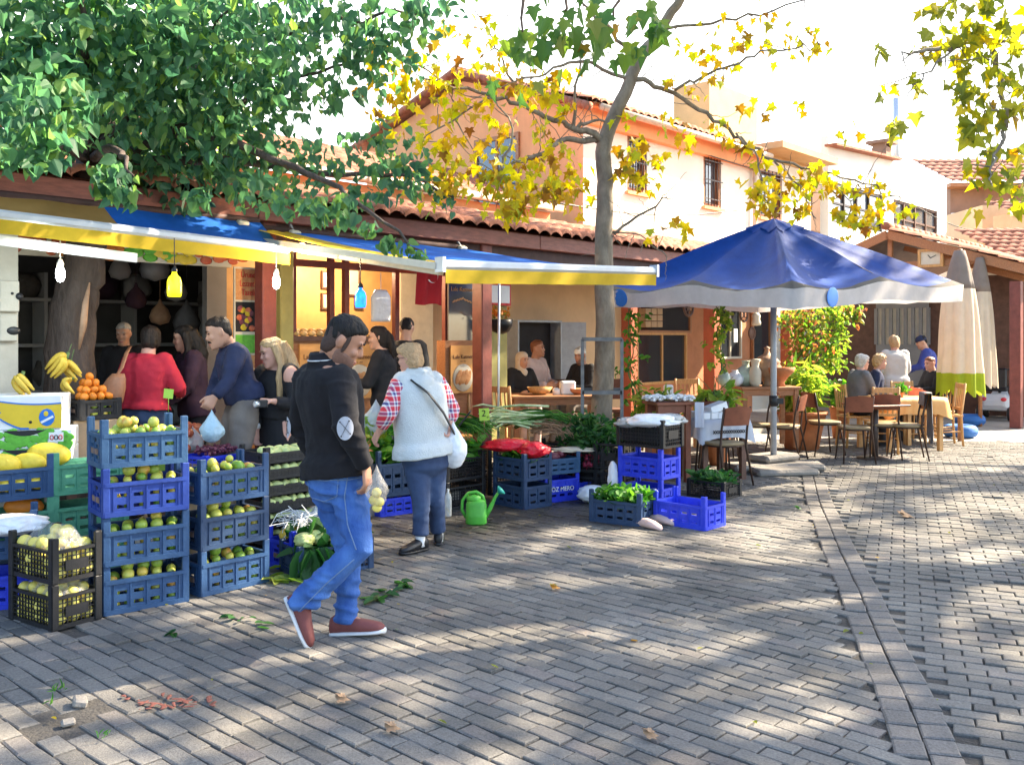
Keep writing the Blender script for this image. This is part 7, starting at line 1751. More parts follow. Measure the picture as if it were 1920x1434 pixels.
# ================================================================ people
def fuse(mb, voxel, smooth=4, amp=0, fr=9, seed=0, dirz=.35, ridge=0):
    # overlapping closed lofts -> one continuous skin
    me = mb.mesh('tmp', []); o = bpy.data.objects.new('tmp', me); COL.objects.link(o)
    md = o.modifiers.new('r', 'REMESH'); md.mode = 'VOXEL'; md.voxel_size = voxel; md.use_smooth_shade = True
    sm = o.modifiers.new('s', 'SMOOTH'); sm.factor = .5; sm.iterations = smooth
    bpy.context.view_layer.update(); m2 = bpy.data.meshes.new_from_object(o.evaluated_get(bpy.context.evaluated_depsgraph_get()))
    bpy.data.objects.remove(o); bpy.data.meshes.remove(me)
    if amp:
        ns = [v.normal.copy() for v in m2.vertices]
        for v, nn in zip(m2.vertices, ns):
            p = Vector((v.co.x*fr, v.co.y*fr, v.co.z*fr*dirz*2.2+v.co.x*3)) + Vector((seed, seed*2, 0))
            d_ = amp*noise.noise(p) - amp*.5*abs(noise.noise(p*2.1))
            if ridge: q_ = Vector((v.co.x*5+v.co.z*4, v.co.y*5, v.co.z*13)) + Vector((seed*3, 0, 0)); d_ += ridge*(max(0, 1-3.2*abs(noise.noise(q_)))**1.5 - .35)*max(0, .35+noise.noise(q_*.33)*1.6)
            v.co += nn*d_
    return m2
def addmesh(name, me, mats, parent, base):
    for v in me.vertices: v.co -= base
    me.materials.clear()
    for m in (mats if isinstance(mats, list) else [mats]): me.materials.append(m)
    for p in me.polygons: p.use_smooth = True
    me.name = name; o = bpy.data.objects.new(name, me); COL.objects.link(o); o.parent = parent; OFF[o.name] = tuple(base); return o
HEAD = [(-.118,.020,.082,-.035),(-.104,.036,.094,-.01),(-.080,.050,.095,.045),(-.052,.058,.093,.075),(-.022,.0645,.089,.088),(.008,.0685,.085,.092),(.035,.0715,.090,.096),(.062,.070,.086,.096),(.088,.060,.072,.085),(.108,.038,.044,.055),(.119,.012,.012,.018)]
def head_rings(T, rows, n=22, sc=1.0):
    out = []
    for z, w, yf, yb in rows:
        r = []
        for i in range(n):
            a = 2*math.pi*i/n; c, s = math.cos(a), math.sin(a)
            yy = yf*s if s > 0 else yb*s
            if s <= 0 and yb < 0: yy = -yb*0+(yb)*-s if False else yb*s
            r.append(T(w*math.copysign(abs(c)**.85, c)*sc, yy*sc, z*sc))
        out.append(r)
    return out
def person(lab, J, hf, opts, hup=None, group=None):
    o_ = dict(s=1.0, g=1.0, skin='skin', hair='hair_dark', hairst='short', top='navy_cloth', sleeve=2.0, hem=.08, bottom='denim_dark', skirt=0, shoe='shoe_black', sole=None, vox=.013, hands={}, floor=0, amp=.012, cap=None, neckline=1.0, headsc=1.0, collar=False, vest=None, feet={}, beard=False, torso_only=False, socks=False)
    o_.update(opts); s, g = o_['s'], o_['g']; vox = o_['vox']
    J = {k: Vector(v) for k, v in J.items()}
    base = (J['anL']+J['anR'])/2; base.z = o_['floor']
    q = thing('person', lab, 'person', base, group=group)
    hf = Vector(hf).normalized(); hup = Vector(hup) if hup else Z.copy(); hr = hf.cross(hup).normalized(); hup = hr.cross(hf).normalized()
    hs = s*o_['headsc']; hc = J['head']
    def T(x, y, z): return hc + (hr*x + hf*y + hup*z)*hs
    sr = (J['shR']-J['shL']).normalized(); pr = (J['hipR']-J['hipL']).normalized(); pel = (J['hipL']+J['hipR'])/2 + Z*.06*s if 'pel' not in J else J['pel']; nk = J['neck']; ax = nk-pel
    def torso(rows, off=0):
        out = []
        for t, rx, rf, rb in rows:
            c = pel + ax*t; bend = J.get('belly'); 
            if bend is not None: c = c + bend*math.sin(math.pi*max(0,min(1,t)))
            r = pr.lerp(sr, max(0,min(1,t))).normalized(); up = ax.normalized(); f = up.cross(r).normalized(); r = f.cross(up).normalized()
            ring = []
            for i in range(26):
                a = 2*math.pi*i/26; c_, s_ = math.cos(a), math.sin(a)
                ring.append(c + r*(rx*s*g+off)*math.copysign(abs(c_)**.8, c_) + f*((rf if s_ > 0 else rb)*s*g+off)*math.copysign(abs(s_)**.9, s_))
            out.append(ring)
        return out
    TB = [(-.20,.10,.07,.09),(-.1,.155,.10,.125),(.03,.165,.108,.125),(.2,.152,.11,.098),(.36,.147,.112,.098),(.55,.157,.12,.108),(.72,.168,.12,.112),(.85,.165,.095,.10),(.94,.12,.065,.075),(1.0,.062,.05,.055)]
    if o_.get('torso'): TB = o_['torso']
    # ---- skin
    mb = MB(); mb.loft(torso([(t, rx*.86, rf*.86, rb*.86) for t, rx, rf, rb in TB]))
    mb.tube([nk-ax.normalized()*.06*s, nk+(hc-nk)*.35, T(0,-.018,-.05)], [.066*s*g**.5, .057*s*g**.5, .054*hs], 14)
    hd = MB(); hd.loft(head_rings(T, HEAD))
    # nose, brow, cheeks, ears, lips, chin
    nb = []
    for z, y, w, d in ((.022,.082,.009,.010),(.0,.092,.011,.014),(-.018,.100,.015,.016),(-.030,.096,.0175,.014),(-.038,.086,.012,.008)):
        nb.append([T(w*math.cos(a), y+d*math.sin(a), z) for a in [2*math.pi*i/10 for i in range(10)]])
    hd.loft(nb)
    for sd in (-1,1):
        hd.ell(T(sd*.030,.078,.031), [.026*hs,.014*hs,.011*hs], 10, 6, Matrix((hr,hf,hup)).transposed())
        hd.ell(T(sd*.036,.068,-.022), [.024*hs,.022*hs,.022*hs], 10, 6, Matrix((hr,hf,hup)).transposed())
        hd.ell(T(sd*.072,-.012,-.002), [.010*hs,.020*hs,.033*hs], 10, 7, Matrix((hr,hf,hup)).transposed())
        hd.ell(T(sd*.078,-.018,.004), [.009*hs,.012*hs,.024*hs], 8, 6, Matrix((hr,hf,hup)).transposed())
    hd.ell(T(0,.086,-.062), [.026*hs,.016*hs,.008*hs], 10, 6, Matrix((hr,hf,hup)).transposed()); hd.ell(T(0,.084,-.074), [.022*hs,.015*hs,.008*hs], 10, 6, Matrix((hr,hf,hup)).transposed()); hd.ell(T(0,.080,-.100), [.024*hs,.018*hs,.017*hs], 10, 6, Matrix((hr,hf,hup)).transposed())
    mb.v, base_n = mb.v, len(mb.v); mb.add(hd.v, hd.f, 0, True)
    for sd in 'LR':
        sh, el, wr = J['sh'+sd], J['el'+sd], J['wr'+sd]; sg = -1 if sd == 'L' else 1
        mb.tube([sh, sh.lerp(el,.45), el, el.lerp(wr,.3), el.lerp(wr,.75), wr], [.052*s*g**.5,.046*s*g**.5,.038*s,.040*s,.029*s,.025*s], 12)
        hip, kn, an = J['hip'+sd], J['kn'+sd], J['an'+sd]
        mb.tube([hip, hip.lerp(kn,.5), kn, kn.lerp(an,.3), an], [.085*s,.072*s,.052*s,.052*s,.034*s], 12)
        to = J['to'+sd]; mb.tube([an, an.lerp(to,.4), an.lerp(to,.7)], [.033*s,.022*s,.014*s], 10)
        # hand: palm, four bent fingers, thumb
        hd_ = o_['hands'].get(sd, {}); d = Vector(hd_['d']).normalized() if 'd' in hd_ else (wr-el).normalized()
        pn = Vector(hd_['pn']) if 'pn' in hd_ else sr*-sg; pn = (pn - d*pn.dot(d)).normalized()
        sdv = d.cross(pn).normalized(); f3 = ax.normalized().cross(sr)
        tv = Vector(hd_['th']) if 'th' in hd_ else f3
        if sdv.dot(tv) < 0: sdv = -sdv
        cu = hd_.get('curl', .42); S_ = s*1.06
        pr_ = []
        for t, w, h in ((0,.025,.019),(.025,.032,.016),(.06,.040,.0145),(.085,.041,.013),(.096,.038,.010)):
            pr_.append([wr + d*t*S_ + (sdv*w*math.copysign(abs(math.cos(a))**.8, math.cos(a)) + pn*h*math.sin(a))*S_ for a in [2*math.pi*i/14 for i in range(14)]])
        mb.loft(pr_)
        for k, (off, ln) in enumerate(((.031,.070),(.0105,.079),(-.0105,.074),(-.030,.058))):
            p = wr + (d*.088 + sdv*off)*S_; pts = [p - d*.02*S_, p]; a = .12+.05*k
            for sg_ in (.45,.30,.25):
                a += cu*(1+.06*k); p = p + (d*math.cos(a) + pn*math.sin(a) + sdv*off*.9)*ln*sg_*S_; pts.append(p)
            mb.tube(pts, [.0095*S_,.0098*S_,.009*S_,.0082*S_,.0066*S_], 8)
        p = wr + (d*.022 + sdv*.024)*S_; p1 = p + (d*.025+sdv*.024+pn*.012)*S_; p2 = p1 + (d*.030+sdv*.010+pn*.012)*S_; p3 = p2 + (d*.024+pn*.008)*S_
        mb.tube([p, p1, p2, p3], [.014*S_,.0125*S_,.0105*S_,.008*S_], 8)
    body = fuse(mb, o_.get('bvox', vox*.72), 2); bo = addmesh('body', body, M[o_['skin']], q, base)
    # ---- face details
    if o_.get('face', True):
        m2 = MB(); R = Matrix((hr,hf,hup)).transposed()
        for sd in (-1,1): m2.ell(T(sd*.031,.083,.012), [.013*hs,.008*hs,.0055*hs], 10, 6, R)
        e_ = m2.build('eyes', M['eye'], bo)
        m2 = MB(); m2.ell(T(0,.0945,-.063), [.022*hs,.008*hs,.005*hs], 10, 6, R); m2.ell(T(0,.092,-.072), [.019*hs,.008*hs,.006*hs], 10, 6, R); m2.build('lips', M['lip'], bo)
        m2 = MB()
        for sd in (-1,1): m2.tube([T(sd*.014,.092,.032), T(sd*.03,.0935,.038), T(sd*.05,.078,.031)], .0042*hs, 6)
        m2.build('eyebrows', M[o_.get('brow', o_['hair'])], bo)
    if o_['beard'] == 'moustache':
        m2 = MB(); m2.tube([T(-.03,.082,-.058), T(-.012,.098,-.048), T(.012,.098,-.048), T(.03,.082,-.058)], [.005*hs,.009*hs,.009*hs,.005*hs], 7); m2.build('moustache', M['hair_black'], bo)
    elif o_['beard']:
        rows = [(-.121,.022,.084,-.03),(-.106,.039,.0965,0),(-.080,.0525,.097,.03),(-.058,.0595,.0945,.035),(-.045,.062,.088,.03),(-.03,.066,.03,.012),(.0,.0695,.0,.006)]
        m2 = MB(); m2.loft(head_rings(T, [(z,w,max(yf,.004),max(.004,yb) if yb > 0 else yb) for z,w,yf,yb in rows])); m2.build('stubble', M['stubble'], bo)
    # ---- hair
    hst = o_['hairst']; m2 = MB(); hm = M[o_['hair']]
    if hst:
        if hst == 'short': rows = [(-.050,.034,-.054,.085),(-.034,.050,-.050,.0935),(-.008,.0630,-.044,.0975),(.015,.0690,-.028,.1005),(.030,.0735,.006,.103),(.044,.0755,.046,.1045),(.060,.0775,.070,.105),(.080,.0755,.084,.101),(.102,.062,.080,.087),(.121,.040,.053,.058),(.132,.014,.018,.022)]
        elif hst == 'bob': rows = [(-.085,.06,-.045,.092),(-.05,.084,-.015,.112),(-.01,.092,.01,.12),(.03,.092,.045,.122),(.06,.09,.088,.118),(.095,.078,.088,.108),(.122,.054,.062,.078),(.136,.018,.018,.026)]
        elif hst == 'curly': rows = [(-.10,.06,-.03,.09),(-.06,.092,-.002,.118),(-.01,.102,.02,.128),(.03,.102,.05,.13),(.06,.098,.094,.126),(.1,.085,.098,.114),(.13,.058,.07,.082),(.146,.02,.02,.03)]
        elif hst in ('long','tail'): rows = [(-.12,.06,-.03,.092),(-.06,.078,-.012,.104),(-.01,.083,.004,.108),(.03,.081,.040,.108),(.06,.078,.080,.106),(.092,.068,.080,.096),(.116,.046,.054,.068),(.128,.014,.014,.02)]
        hm_ = MB(); n = 22; R_ = []
        for z, w, yf, yb in rows:
            r = []
            for i in range(n):
                a = 2*math.pi*i/n; c, s_ = math.cos(a), math.sin(a)
                yy = yf*s_ if s_ > 0 else yb*s_
                if yf < 0: yy = (yf*abs(s_)**.5 if s_ > 0 else yf+(yb+yf)*s_*1.0)
                r.append(T(w*math.copysign(abs(c)**.85, c), yy, z))
            R_.append(r)
        hm_.loft(R_)
        if hst == 'long':
            for sd in (-1,1):
                pts = [T(sd*.055,-.02,.05), T(sd*.085,-.02,-.03), T(sd*.095,-.01,-.12), T(sd*.10,.03,-.22), T(sd*.085,.07,-.36), T(sd*.07,.09,-.48)]
                hm_.tube(pts, [.05*hs,.045*hs,.04*hs,.045*hs,.035*hs,.012*hs], 12, sq=(1,.7))
            hm_.tube([T(0,-.07,.05), T(0,-.10,-.06), T(0,-.11,-.2), T(.0,-.10,-.34)], [.07*hs,.075*hs,.08*hs,.04*hs], 14)
        if o_.get('fade'):
            fd = MB(); R2_ = []
            for z, w, yf, yb in [(-.085,.036,-.05,.082),(-.06,.052,-.042,.0925),(-.03,.0645,-.028,.0965),(.0,.0700,-.012,.0985),(.02,.0728,.020,.099),(.034,.0738,.046,.0995),(.045,.070,.040,.095)]:
                R2_.append([T(w*math.copysign(abs(math.cos(a))**.85, math.cos(a)), (yf*abs(math.sin(a))**.5 if math.sin(a) > 0 else yf+(yb+yf)*math.sin(a)) if yf < 0 else (yf if math.sin(a) > 0 else yb)*math.sin(a), z) for a in [2*math.pi*i/22 for i in range(22)]])
            fd.loft(R2_)
            for sd in (-1,1): fd.ell(T(sd*.0655,.018,.006), [.0075*hs,.012*hs,.052*hs], 10, 7, Matrix((hr,hf,hup)).transposed())
            fd.build('hair_fade', M['hair_fade'], bo)
        if hst == 'tail': hm_.tube([T(0,-.09,.05), T(0,-.125,.0), T(0,-.14,-.12), T(0,-.12,-.3)], [.03*hs,.035*hs,.04*hs,.015*hs], 12)
        me = fuse(hm_, vox*.62, 2, .012 if hst in ('curly','bob') else .0075, 30 if hst == 'curly' else 26, 3, .5 if hst == 'curly' else .15); addmesh('hair', me, hm, q, base)
    if o_['cap']:
        m2 = MB(); m2.loft(head_rings(T, [(.03,.078,.095,.102),(.06,.08,.098,.104),(.09,.07,.085,.095),(.115,.05,.06,.07),(.128,.02,.02,.025)])); m2.build('cap', M[o_['cap']], q)
    if o_.get('scarf'):
        mb = MB(); mb.loft(head_rings(T, [(-.15,.07,.02,.10),(-.12,.07,.02,.10),(-.08,.078,.01,.105),(-.02,.084,.02,.112),(.03,.086,.05,.114),(.065,.083,.088,.112),(.1,.07,.084,.098),(.125,.045,.052,.066),(.135,.014,.014,.02)])); mb.tube([T(0,-.05,-.1), T(-.02,.06,-.19), T(0,.1,-.3)], [.07,.055,.02], 12)
        addmesh('headscarf', fuse(mb, vox*.8, 3, .006, 14), M[o_['scarf']], q, base)
    if o_.get('glasses'):
        m2 = MB()
        for sd in (-1,1):
            m2.tube([T(sd*.031+.024*math.cos(a), .098, .010+.019*math.sin(a)) for a in [2*math.pi*i/14 for i in range(15)]], .0022*hs, 5, cap=False); m2.tube([T(sd*.055,.096,.012), T(sd*.078,.04,.014), T(sd*.080,-.012,.012)], .002*hs, 5)
            if o_['glasses'] == 'dark': m2.ell(T(sd*.031,.098,.010), [.024*hs,.003*hs,.019*hs], 10, 6, Matrix((hr,hf,hup)).transposed())
        m2.tube([T(-.008,.099,.014), T(.008,.099,.014)], .002*hs, 5); m2.build('glasses', M['iron_dark'], q)
    # ---- clothes
    def sleeves(mb, L, r0=.076, r1=.060, r2=.052, r3=.046):
        for sd in 'LR':
            sh, el, wr = J['sh'+sd], J['el'+sd], J['wr'+sd]; gg = s*g**.6
            mb.ell(sh + (nk-sh)*.12, [.078*gg,.078*gg,.076*gg], 12, 8)
            inn = sh.lerp(nk, .45)-ax.normalized()*.045*s
            if L > 1.01:
                e = el.lerp(wr, min(1, L-1)); mb.tube([inn, sh, sh.lerp(el,.5), el, el.lerp(e,.5), e], [.07*gg, r0*gg, (r0+r1)/2*gg*1.02, r1*gg*1.06, (r1+r2)/2*gg, r3*gg], 14)
            else: mb.tube([inn, sh, sh.lerp(el, L*.5), sh.lerp(el, L)], [.07*gg, r0*gg, (r0+r1)/2*gg, r1*1.12*gg], 14)
    off = .012*s
    hem = o_['hem']; tl = hem/ax.length
    def topsolid(sl, extra=0):
        mb = MB(); rows = [r for r in TB if r[0] > -.02]
        f0 = TB[2]; fl = o_.get('flare', 1.13); rows = [(-tl, f0[1]*fl, f0[2]*fl, f0[3]*fl), (-tl*.5, f0[1]*fl, f0[2]*fl, f0[3]*fl), (.03, f0[1]*fl, f0[2]*fl, f0[3]*fl), (.13, f0[1]*(fl+1)/2, f0[2]*(fl+1)/2, f0[3]*(fl+1)/2)] + [r for r in rows[:-1] if r[0] > .15]
        mb.loft(torso(rows, off+extra+.004))
        if o_['neckline']: mb.loft(torso([(.9,.105,.06,.07),(.97,.072,.056,.062),(1.0+.02*o_['neckline'],.058,.052,.056)], off+extra))
        if sl > .05: sleeves(mb, sl)
        return mb
    if o_['vest']:
        mb = MB(); sleeves(mb, o_['sleeve']); addmesh('shirt', fuse(mb, vox, 3, o_['amp'], 12, 0, .35, .007), M[o_['top']], q, base)
        mb = topsolid(0, .012)
        for sd in 'LR': sh = J['sh'+sd]; mb.ell(sh.lerp(nk,.25), [.078*s*g,.078*s*g,.085*s*g], 12, 8)
        if o_.get('hood'):
            bk = -(ax.normalized().cross(sr)); mb.ell(nk+bk*.05-Z*.05, [.13*s,.10*s,.10*s], 14, 10); mb.tube([nk+sr*.09+bk*.02+Z*.03, nk+bk*.10+Z*.025, nk-sr*.09+bk*.02+Z*.03], .045*s, 10); mb.tube([nk+sr*.09+Z*.02, nk-bk*.07-Z*.02, nk-sr*.09+Z*.02], .035*s, 10)
        addmesh('vest', fuse(mb, vox, 4, o_['amp']*.9, 7, 5, .35, .004), M[o_['vest']], q, base)
    else:
        mb = topsolid(o_['sleeve']); addmesh(o_.get('topname','jacket'), fuse(mb, vox, 4, o_['amp'], 8, 2, .35, o_.get('ridge', .008)*.55), M[o_['top']], q, base)
    if o_['collar']:
        m2 = MB(); bk = ax.normalized().cross(sr); c = nk + ax.normalized()*.012; rows = []
        for j, (r, dz) in enumerate(((.074,-.022),(.072,.012),(.070,.036),(.078,.024),(.084,-.005))):
            rows.append([c + ax.normalized()*(dz*s - .035*s*max(0,math.sin(a))**2) + (sr*math.cos(a)*1.0 + bk*math.sin(a)*.98)*r*s for a in [math.pi*.62+2*math.pi*.88*i/24 for i in range(25)]])
        m2.grid(rows); cl = m2.build('collar', M[o_['top']], q)
        m2 = MB(); m2.tube([p + (p-c).normalized()*.003 for p in rows[4]], .004, 5); m2.build('collar_piping', M['sole'], cl)
    lower = MB()
    if o_['skirt']:
        L = o_['skirt']; f0 = TB[2]; rg = torso([(.12, f0[1]*.98, f0[2], f0[3])], off*.7) ; kz = (J['knL']+J['knR'])/2; c0 = pel
        ring0 = rg[0]; rows = [ring0]
        for t in (.35,.7,1.0):
            c = c0.lerp(Vector((kz.x,kz.y,pel.z-L)), t); rows.append([c + (p-(sum(ring0, Vector())/26))*(1+.12*t) for p in ring0])
        lower.loft(rows); addmesh('skirt', fuse(lower, vox, 3, o_['amp'], 7, 4), M[o_['bottom']], q, base)
    else:
        lower.loft(torso([(-.24,.10,.07,.09),(-.14,.150,.10,.128),(-.02,.162,.108,.130),(.07,.155,.106,.112),(.11,.145,.100,.10)], off*.55))
        lo = o_.get('legend', -.06)
        for sd in 'LR':
            hip, kn, an = J['hip'+sd], J['kn'+sd], J['an'+sd]; e = an.lerp(kn, lo); gg = s*g**.5; b_ = o_.get('bag', 1.0); inn = hip.lerp(pel, .25)
            lower.tube([inn+Z*.03, hip-Z*.01*s, hip.lerp(kn,.35), hip.lerp(kn,.7), kn, kn.lerp(e,.3), kn.lerp(e,.65), kn.lerp(e,.9), e], [.085*gg,.097*gg,.093*gg*b_,.079*gg*b_,.069*gg*b_,.066*gg*b_,.061*gg*b_,.060*gg*b_,.065*gg*b_], 16)
        addmesh('trousers', fuse(lower, vox, 3, o_['amp']*.8, 9, 7, .5, o_.get('ridge', .008)), M[o_['bottom']], q, base)
    # ---- shoes
    for sd in 'LR':
        an, to = J['an'+sd], J['to'+sd]; ft = o_['feet'].get(sd)
        if ft: heel, tip, up = Vector(ft[0]), Vector(ft[1]), Vector(ft[2])
        else:
            d = Vector((to.x-an.x, to.y-an.y, 0)).normalized(); heel = Vector((an.x,an.y,o_['floor']+.004)) - d*.07*s; tip = heel + d*.275*s; up = Z.copy()
        d = (tip-heel); L = d.length; d.normalize(); sv = d.cross(up).normalized(); up = sv.cross(d).normalized()
        def srings(rows, z0): 
            return [[heel + d*L*t + sv*w*s*math.copysign(abs(math.cos(a))**.8, math.cos(a)) + up*(z0 + h*s*(.5+.5*math.sin(a))) for a in [2*math.pi*i/16 for i in range(16)]] for t, w, h in rows]
        m2 = MB(); m2.loft(srings([(-.01,.020,.05),(.02,.033,.085),(.12,.038,.105),(.26,.037,.108),(.40,.040,.09),(.58,.046,.07),(.78,.047,.056),(.92,.038,.045),(1.0,.015,.028)], .012*s)); so = m2.build('shoe', M[o_['shoe']], q)
        m2 = MB(); m2.loft(srings([(-.02,.025,.022),(.03,.037,.026),(.2,.040,.026),(.5,.046,.026),(.75,.051,.026),(.93,.043,.028),(1.015,.018,.03)], 0)); m2.build('sole', M[o_['sole'] or 'shoe_black'], so)
        if o_['socks']: m2 = MB(); m2.tube([an+Z*.10*s, an, an-Z*.05*s], [.044*s,.04*s,.04*s], 12); m2.build('sock', M['sock'], q)
    q_T[q.name] = (T, J, sr, ax, nk, hc)
    return q
q_T = {}
def stand(loc, face, h=1.65, floor=0, lean=0, arms=None, sit=0, hip_w=.09, shw=.172):
    # template skeleton; arms: {'L': (elbow, wrist)} in local metres (right, forward, up from the shoulder)
    s = h/1.75; f = Vector((face[0], face[1], 0)).normalized(); r = Vector((f.y, -f.x, 0)); o = Vector((loc[0], loc[1], floor))
    def p(a, b, z): return o + r*a*s + f*b*s + Z*z*s
    up = Vector((0, math.sin(lean), math.cos(lean)))
    hz = .90 if not sit else sit/s+.10
    def tp(a, b, d): return o + r*a*s + f*(b+math.sin(lean)*d)*s + Z*(hz+math.cos(lean)*d)*s
    J = {}
    for sd, g in (('L',-1),('R',1)):
        J['hip'+sd] = p(g*hip_w, 0, hz)
        if sit: J['kn'+sd] = p(g*.11, .43, hz+.0); J['an'+sd] = p(g*.11, .42, .09); J['to'+sd] = p(g*.12, .60, .04)
        else: J['kn'+sd] = p(g*.095, .015, .49); J['an'+sd] = p(g*.10, -.01, .09); J['to'+sd] = p(g*.13, .16, .04)
        sh = tp(g*shw, 0, .535); J['sh'+sd] = sh
        e, w = (arms or {}).get(sd, ((g*.05,-.03,-.29),(g*.06,.06,-.53)))
        J['el'+sd] = sh + (r*e[0] + f*e[1] + Z*e[2])*s; J['wr'+sd] = sh + (r*w[0] + f*w[1] + Z*w[2])*s
    J['neck'] = tp(0, .0, .60); J['head'] = tp(0, .035, .735)
    return J, s
# ---- man walking in the foreground
Y0 = 4.98
d_head = Vector((.88,.12,-.50))
J = dict(hipL=W(616,908,5.08), hipR=W(652,908,4.92), knR=W(674,1026,4.83), anR=W(566,1130,4.86), toR=W(566,1205,4.85), knL=W(655,1030,5.06), anL=W(648,1157,5.05), toL=W(718,1182,5.0),
  shL=W(574,716,5.13), shR=W(641,722,4.86), elR=W(648,800,4.74), wrR=W(686,873,4.80), elL=W(566,800,5.22), wrL=W(610,880,5.22), neck=W(608,676,5.0), head=W(645,640,4.97))
man = person('man in black sweater and blue jeans walking across the paving', J, d_head, dict(s=1.02, g=1.16, skin='skin_tan', hair='hair_black', hairst='short', top='knit_black', topname='sweater', hem=.01, bottom='denim', shoe='shoe_maroon', sole='sole', vox=.0095, bvox=.007, beard=True, fade=True, collar=True, headsc=1.10, amp=.010, bag=.98, ridge=.021,
   hands={'R': dict(d=(.1,.02,-1), pn=(-.9,.3,0), th=(.6,.9,0), curl=.36), 'L': dict(curl=.5)},
   feet={'R': (W(533,1122,4.86), W(574,1216,4.84), (.92,0,.39)), 'L': (W(622,1192,5.06), W(722,1186,5.0), (0,0,1))}), hup=(.5,0,.86))
T_, Jm, sr_, ax_, nk_, hc_ = q_T[man.name]
base = Vector(OFF[man.name])
for sd, e in (('R', W(647,797,4.66)), ('L', W(549,800,5.24))):
    # oval elbow patch following the sleeve
    ctr = Jm['el'+sd]; outv = Vector((.15,-1,0)).normalized() if sd == 'R' else Vector((-1,-.45,0)).normalized(); side = Vector((-outv.y,outv.x,0)); R = Matrix((side, outv, Z)).transposed()
    m2 = MB(); rad = .0745; rows = []
    for j in range(9):
        rows.append([])
        for i in range(25):
            a = 2*math.pi*i/24; rr = j/8; x, z_ = .042*rr*math.cos(a), .060*rr*math.sin(a)
            rows[-1].append(ctr + side*x + Z*z_ + outv*(math.sqrt(max(0, rad**2-x*x)) + .008))
    m2.grid(rows); po = m2.build('elbow_patch', M['patch'], man)
    m2 = MB()
    for (x0,z0,x1,z1) in ((-.024,.03,.024,-.026),(.018,.034,-.018,-.038)):
        m2.bar(ctr+side*x0+Z*z0+outv*(rad+.010), ctr+side*x1+Z*z1+outv*(rad+.010), .0022, .002)
    for (x,z_) in ((-.026,.032),(.026,-.028),(.02,.037),(-.02,-.041)): m2.ell(ctr+side*x+Z*z_+outv*(rad+.009), (.004,.003,.004), 8, 5)
    m2.build('arrow_print', M['ink'], po)
# seams, pockets and the leather label of the jeans, laid on the cloth
from mathutils.bvhtree import BVHTree
tr_ = [c_ for c_ in man.children if c_.name.startswith('trousers')][0]
bv = BVHTree.FromPolygons([v.co + base for v in tr_.data.vertices], [tuple(p.vertices) for p in tr_.data.polygons])
dm('denim_seam', (.13,.20,.34), .8, .2, 40); dm('label_tan', (.45,.28,.14), .7, .1, 9)
def on_cloth(pts, n=26):
    out = []; E = Vector((0,0,EH)); k = len(pts)-1
    for i in range(n+1):
        t = i/n*k; j = min(int(t), k-1); f = t-j; px = pts[j][0]+(pts[j+1][0]-pts[j][0])*f; py = pts[j][1]+(pts[j+1][1]-pts[j][1])*f
        h = bv.ray_cast(E, (W(px,py,5)-E).normalized())
        if h[0] is not None: out.append(h[0] + h[1]*.0015 if h[1].dot(E-h[0]) > 0 else h[0] - h[1]*.0015)
    return out
for nm_s, r_, lines in (('side_seam', .0035, [[(652,890),(646,930),(652,985),(668,1030)],[(664,1048),(610,1095),(556,1150)]]), ('pocket', .0028, [[(577,902),(583,932),(608,940),(632,930),(634,898)],[(668,918),(690,905),(700,888)]]), ('waistband', .003, [[(566,897),(610,901),(655,899),(700,890)]])):
    for ln in lines:
        pp = on_cloth(ln)
        if len(pp) > 3: m2 = MB(); m2.tube(pp, r_, 5); m2.build(nm_s, M['denim_seam'], tr_)
pp = on_cloth([(600,884),(622,885)], 6)
if len(pp) > 3: m2 = MB(); m2.grid([[p+Z*.018 for p in pp], [p-Z*.018 for p in pp]]); m2.build('leather_label', M['label_tan'], tr_)
c = W(706,905,4.78); blob('plastic_bag', c-Z*.04, .055, .05, .11, 'clear_thin', 'clear plastic bag of golden fruit hanging from the walking man', 'bag', knot=1.3, seed=3)
for k, (dx, dz) in enumerate(((.0,-.05),(.014,-.1),(-.016,-.09),(0,-.13))): fruit('quince', c+Vector((dx,.005*k,dz)), 'golden fruit in the clear bag held by the walking man', 'fruit in the clear bag', .75)
# ---- woman in fleece vest
J = dict(hipL=W(780,868,7.08), hipR=W(814,868,7.16), knL=W(790,940,7.0), knR=W(817,938,7.12), anL=W(788,1012,6.98), toL=W(766,1030,6.9), anR=W(822,1003,7.22), toR=W(824,1012,7.4),
  shL=W(748,724,7.02), shR=W(822,722,7.2), elL=W(727,778,6.92), wrL=W(709,812,7.0), elR=W(848,770,7.22), wrR=W(842,800,7.14), neck=W(781,704,7.1), head=W(768,672,7.06))
fw = person('woman in pale grey fleece vest and red plaid shirt seen from behind', J, (-.86,.40,-.16), dict(s=.94, g=1.24, skin='skin_pink', hair='hair_sandy', hairst='bob', top='plaid', vest='fleece', hood=True, sleeve=1.62, hem=.0, bottom='denim_dark', shoe='shoe_black', vox=.012, bvox=.009, glasses='clear', socks=True, legend=.14, amp=.007, headsc=.98, hands={'L': dict(curl=.5), 'R': dict(curl=.8)},
   torso=[(-.20,.10,.07,.09),(-.1,.165,.11,.13),(.03,.178,.118,.13),(.2,.17,.12,.11),(.36,.165,.122,.112),(.55,.168,.125,.115),(.72,.165,.12,.115),(.85,.155,.095,.10),(.94,.11,.065,.075),(1.0,.062,.05,.055)]), hup=(-.1,0,1))
T_, Jf, sr_, ax_, nk_, hc_ = q_T[fw.name]
m2 = MB(); bk = -(ax_.normalized().cross(sr_)); 
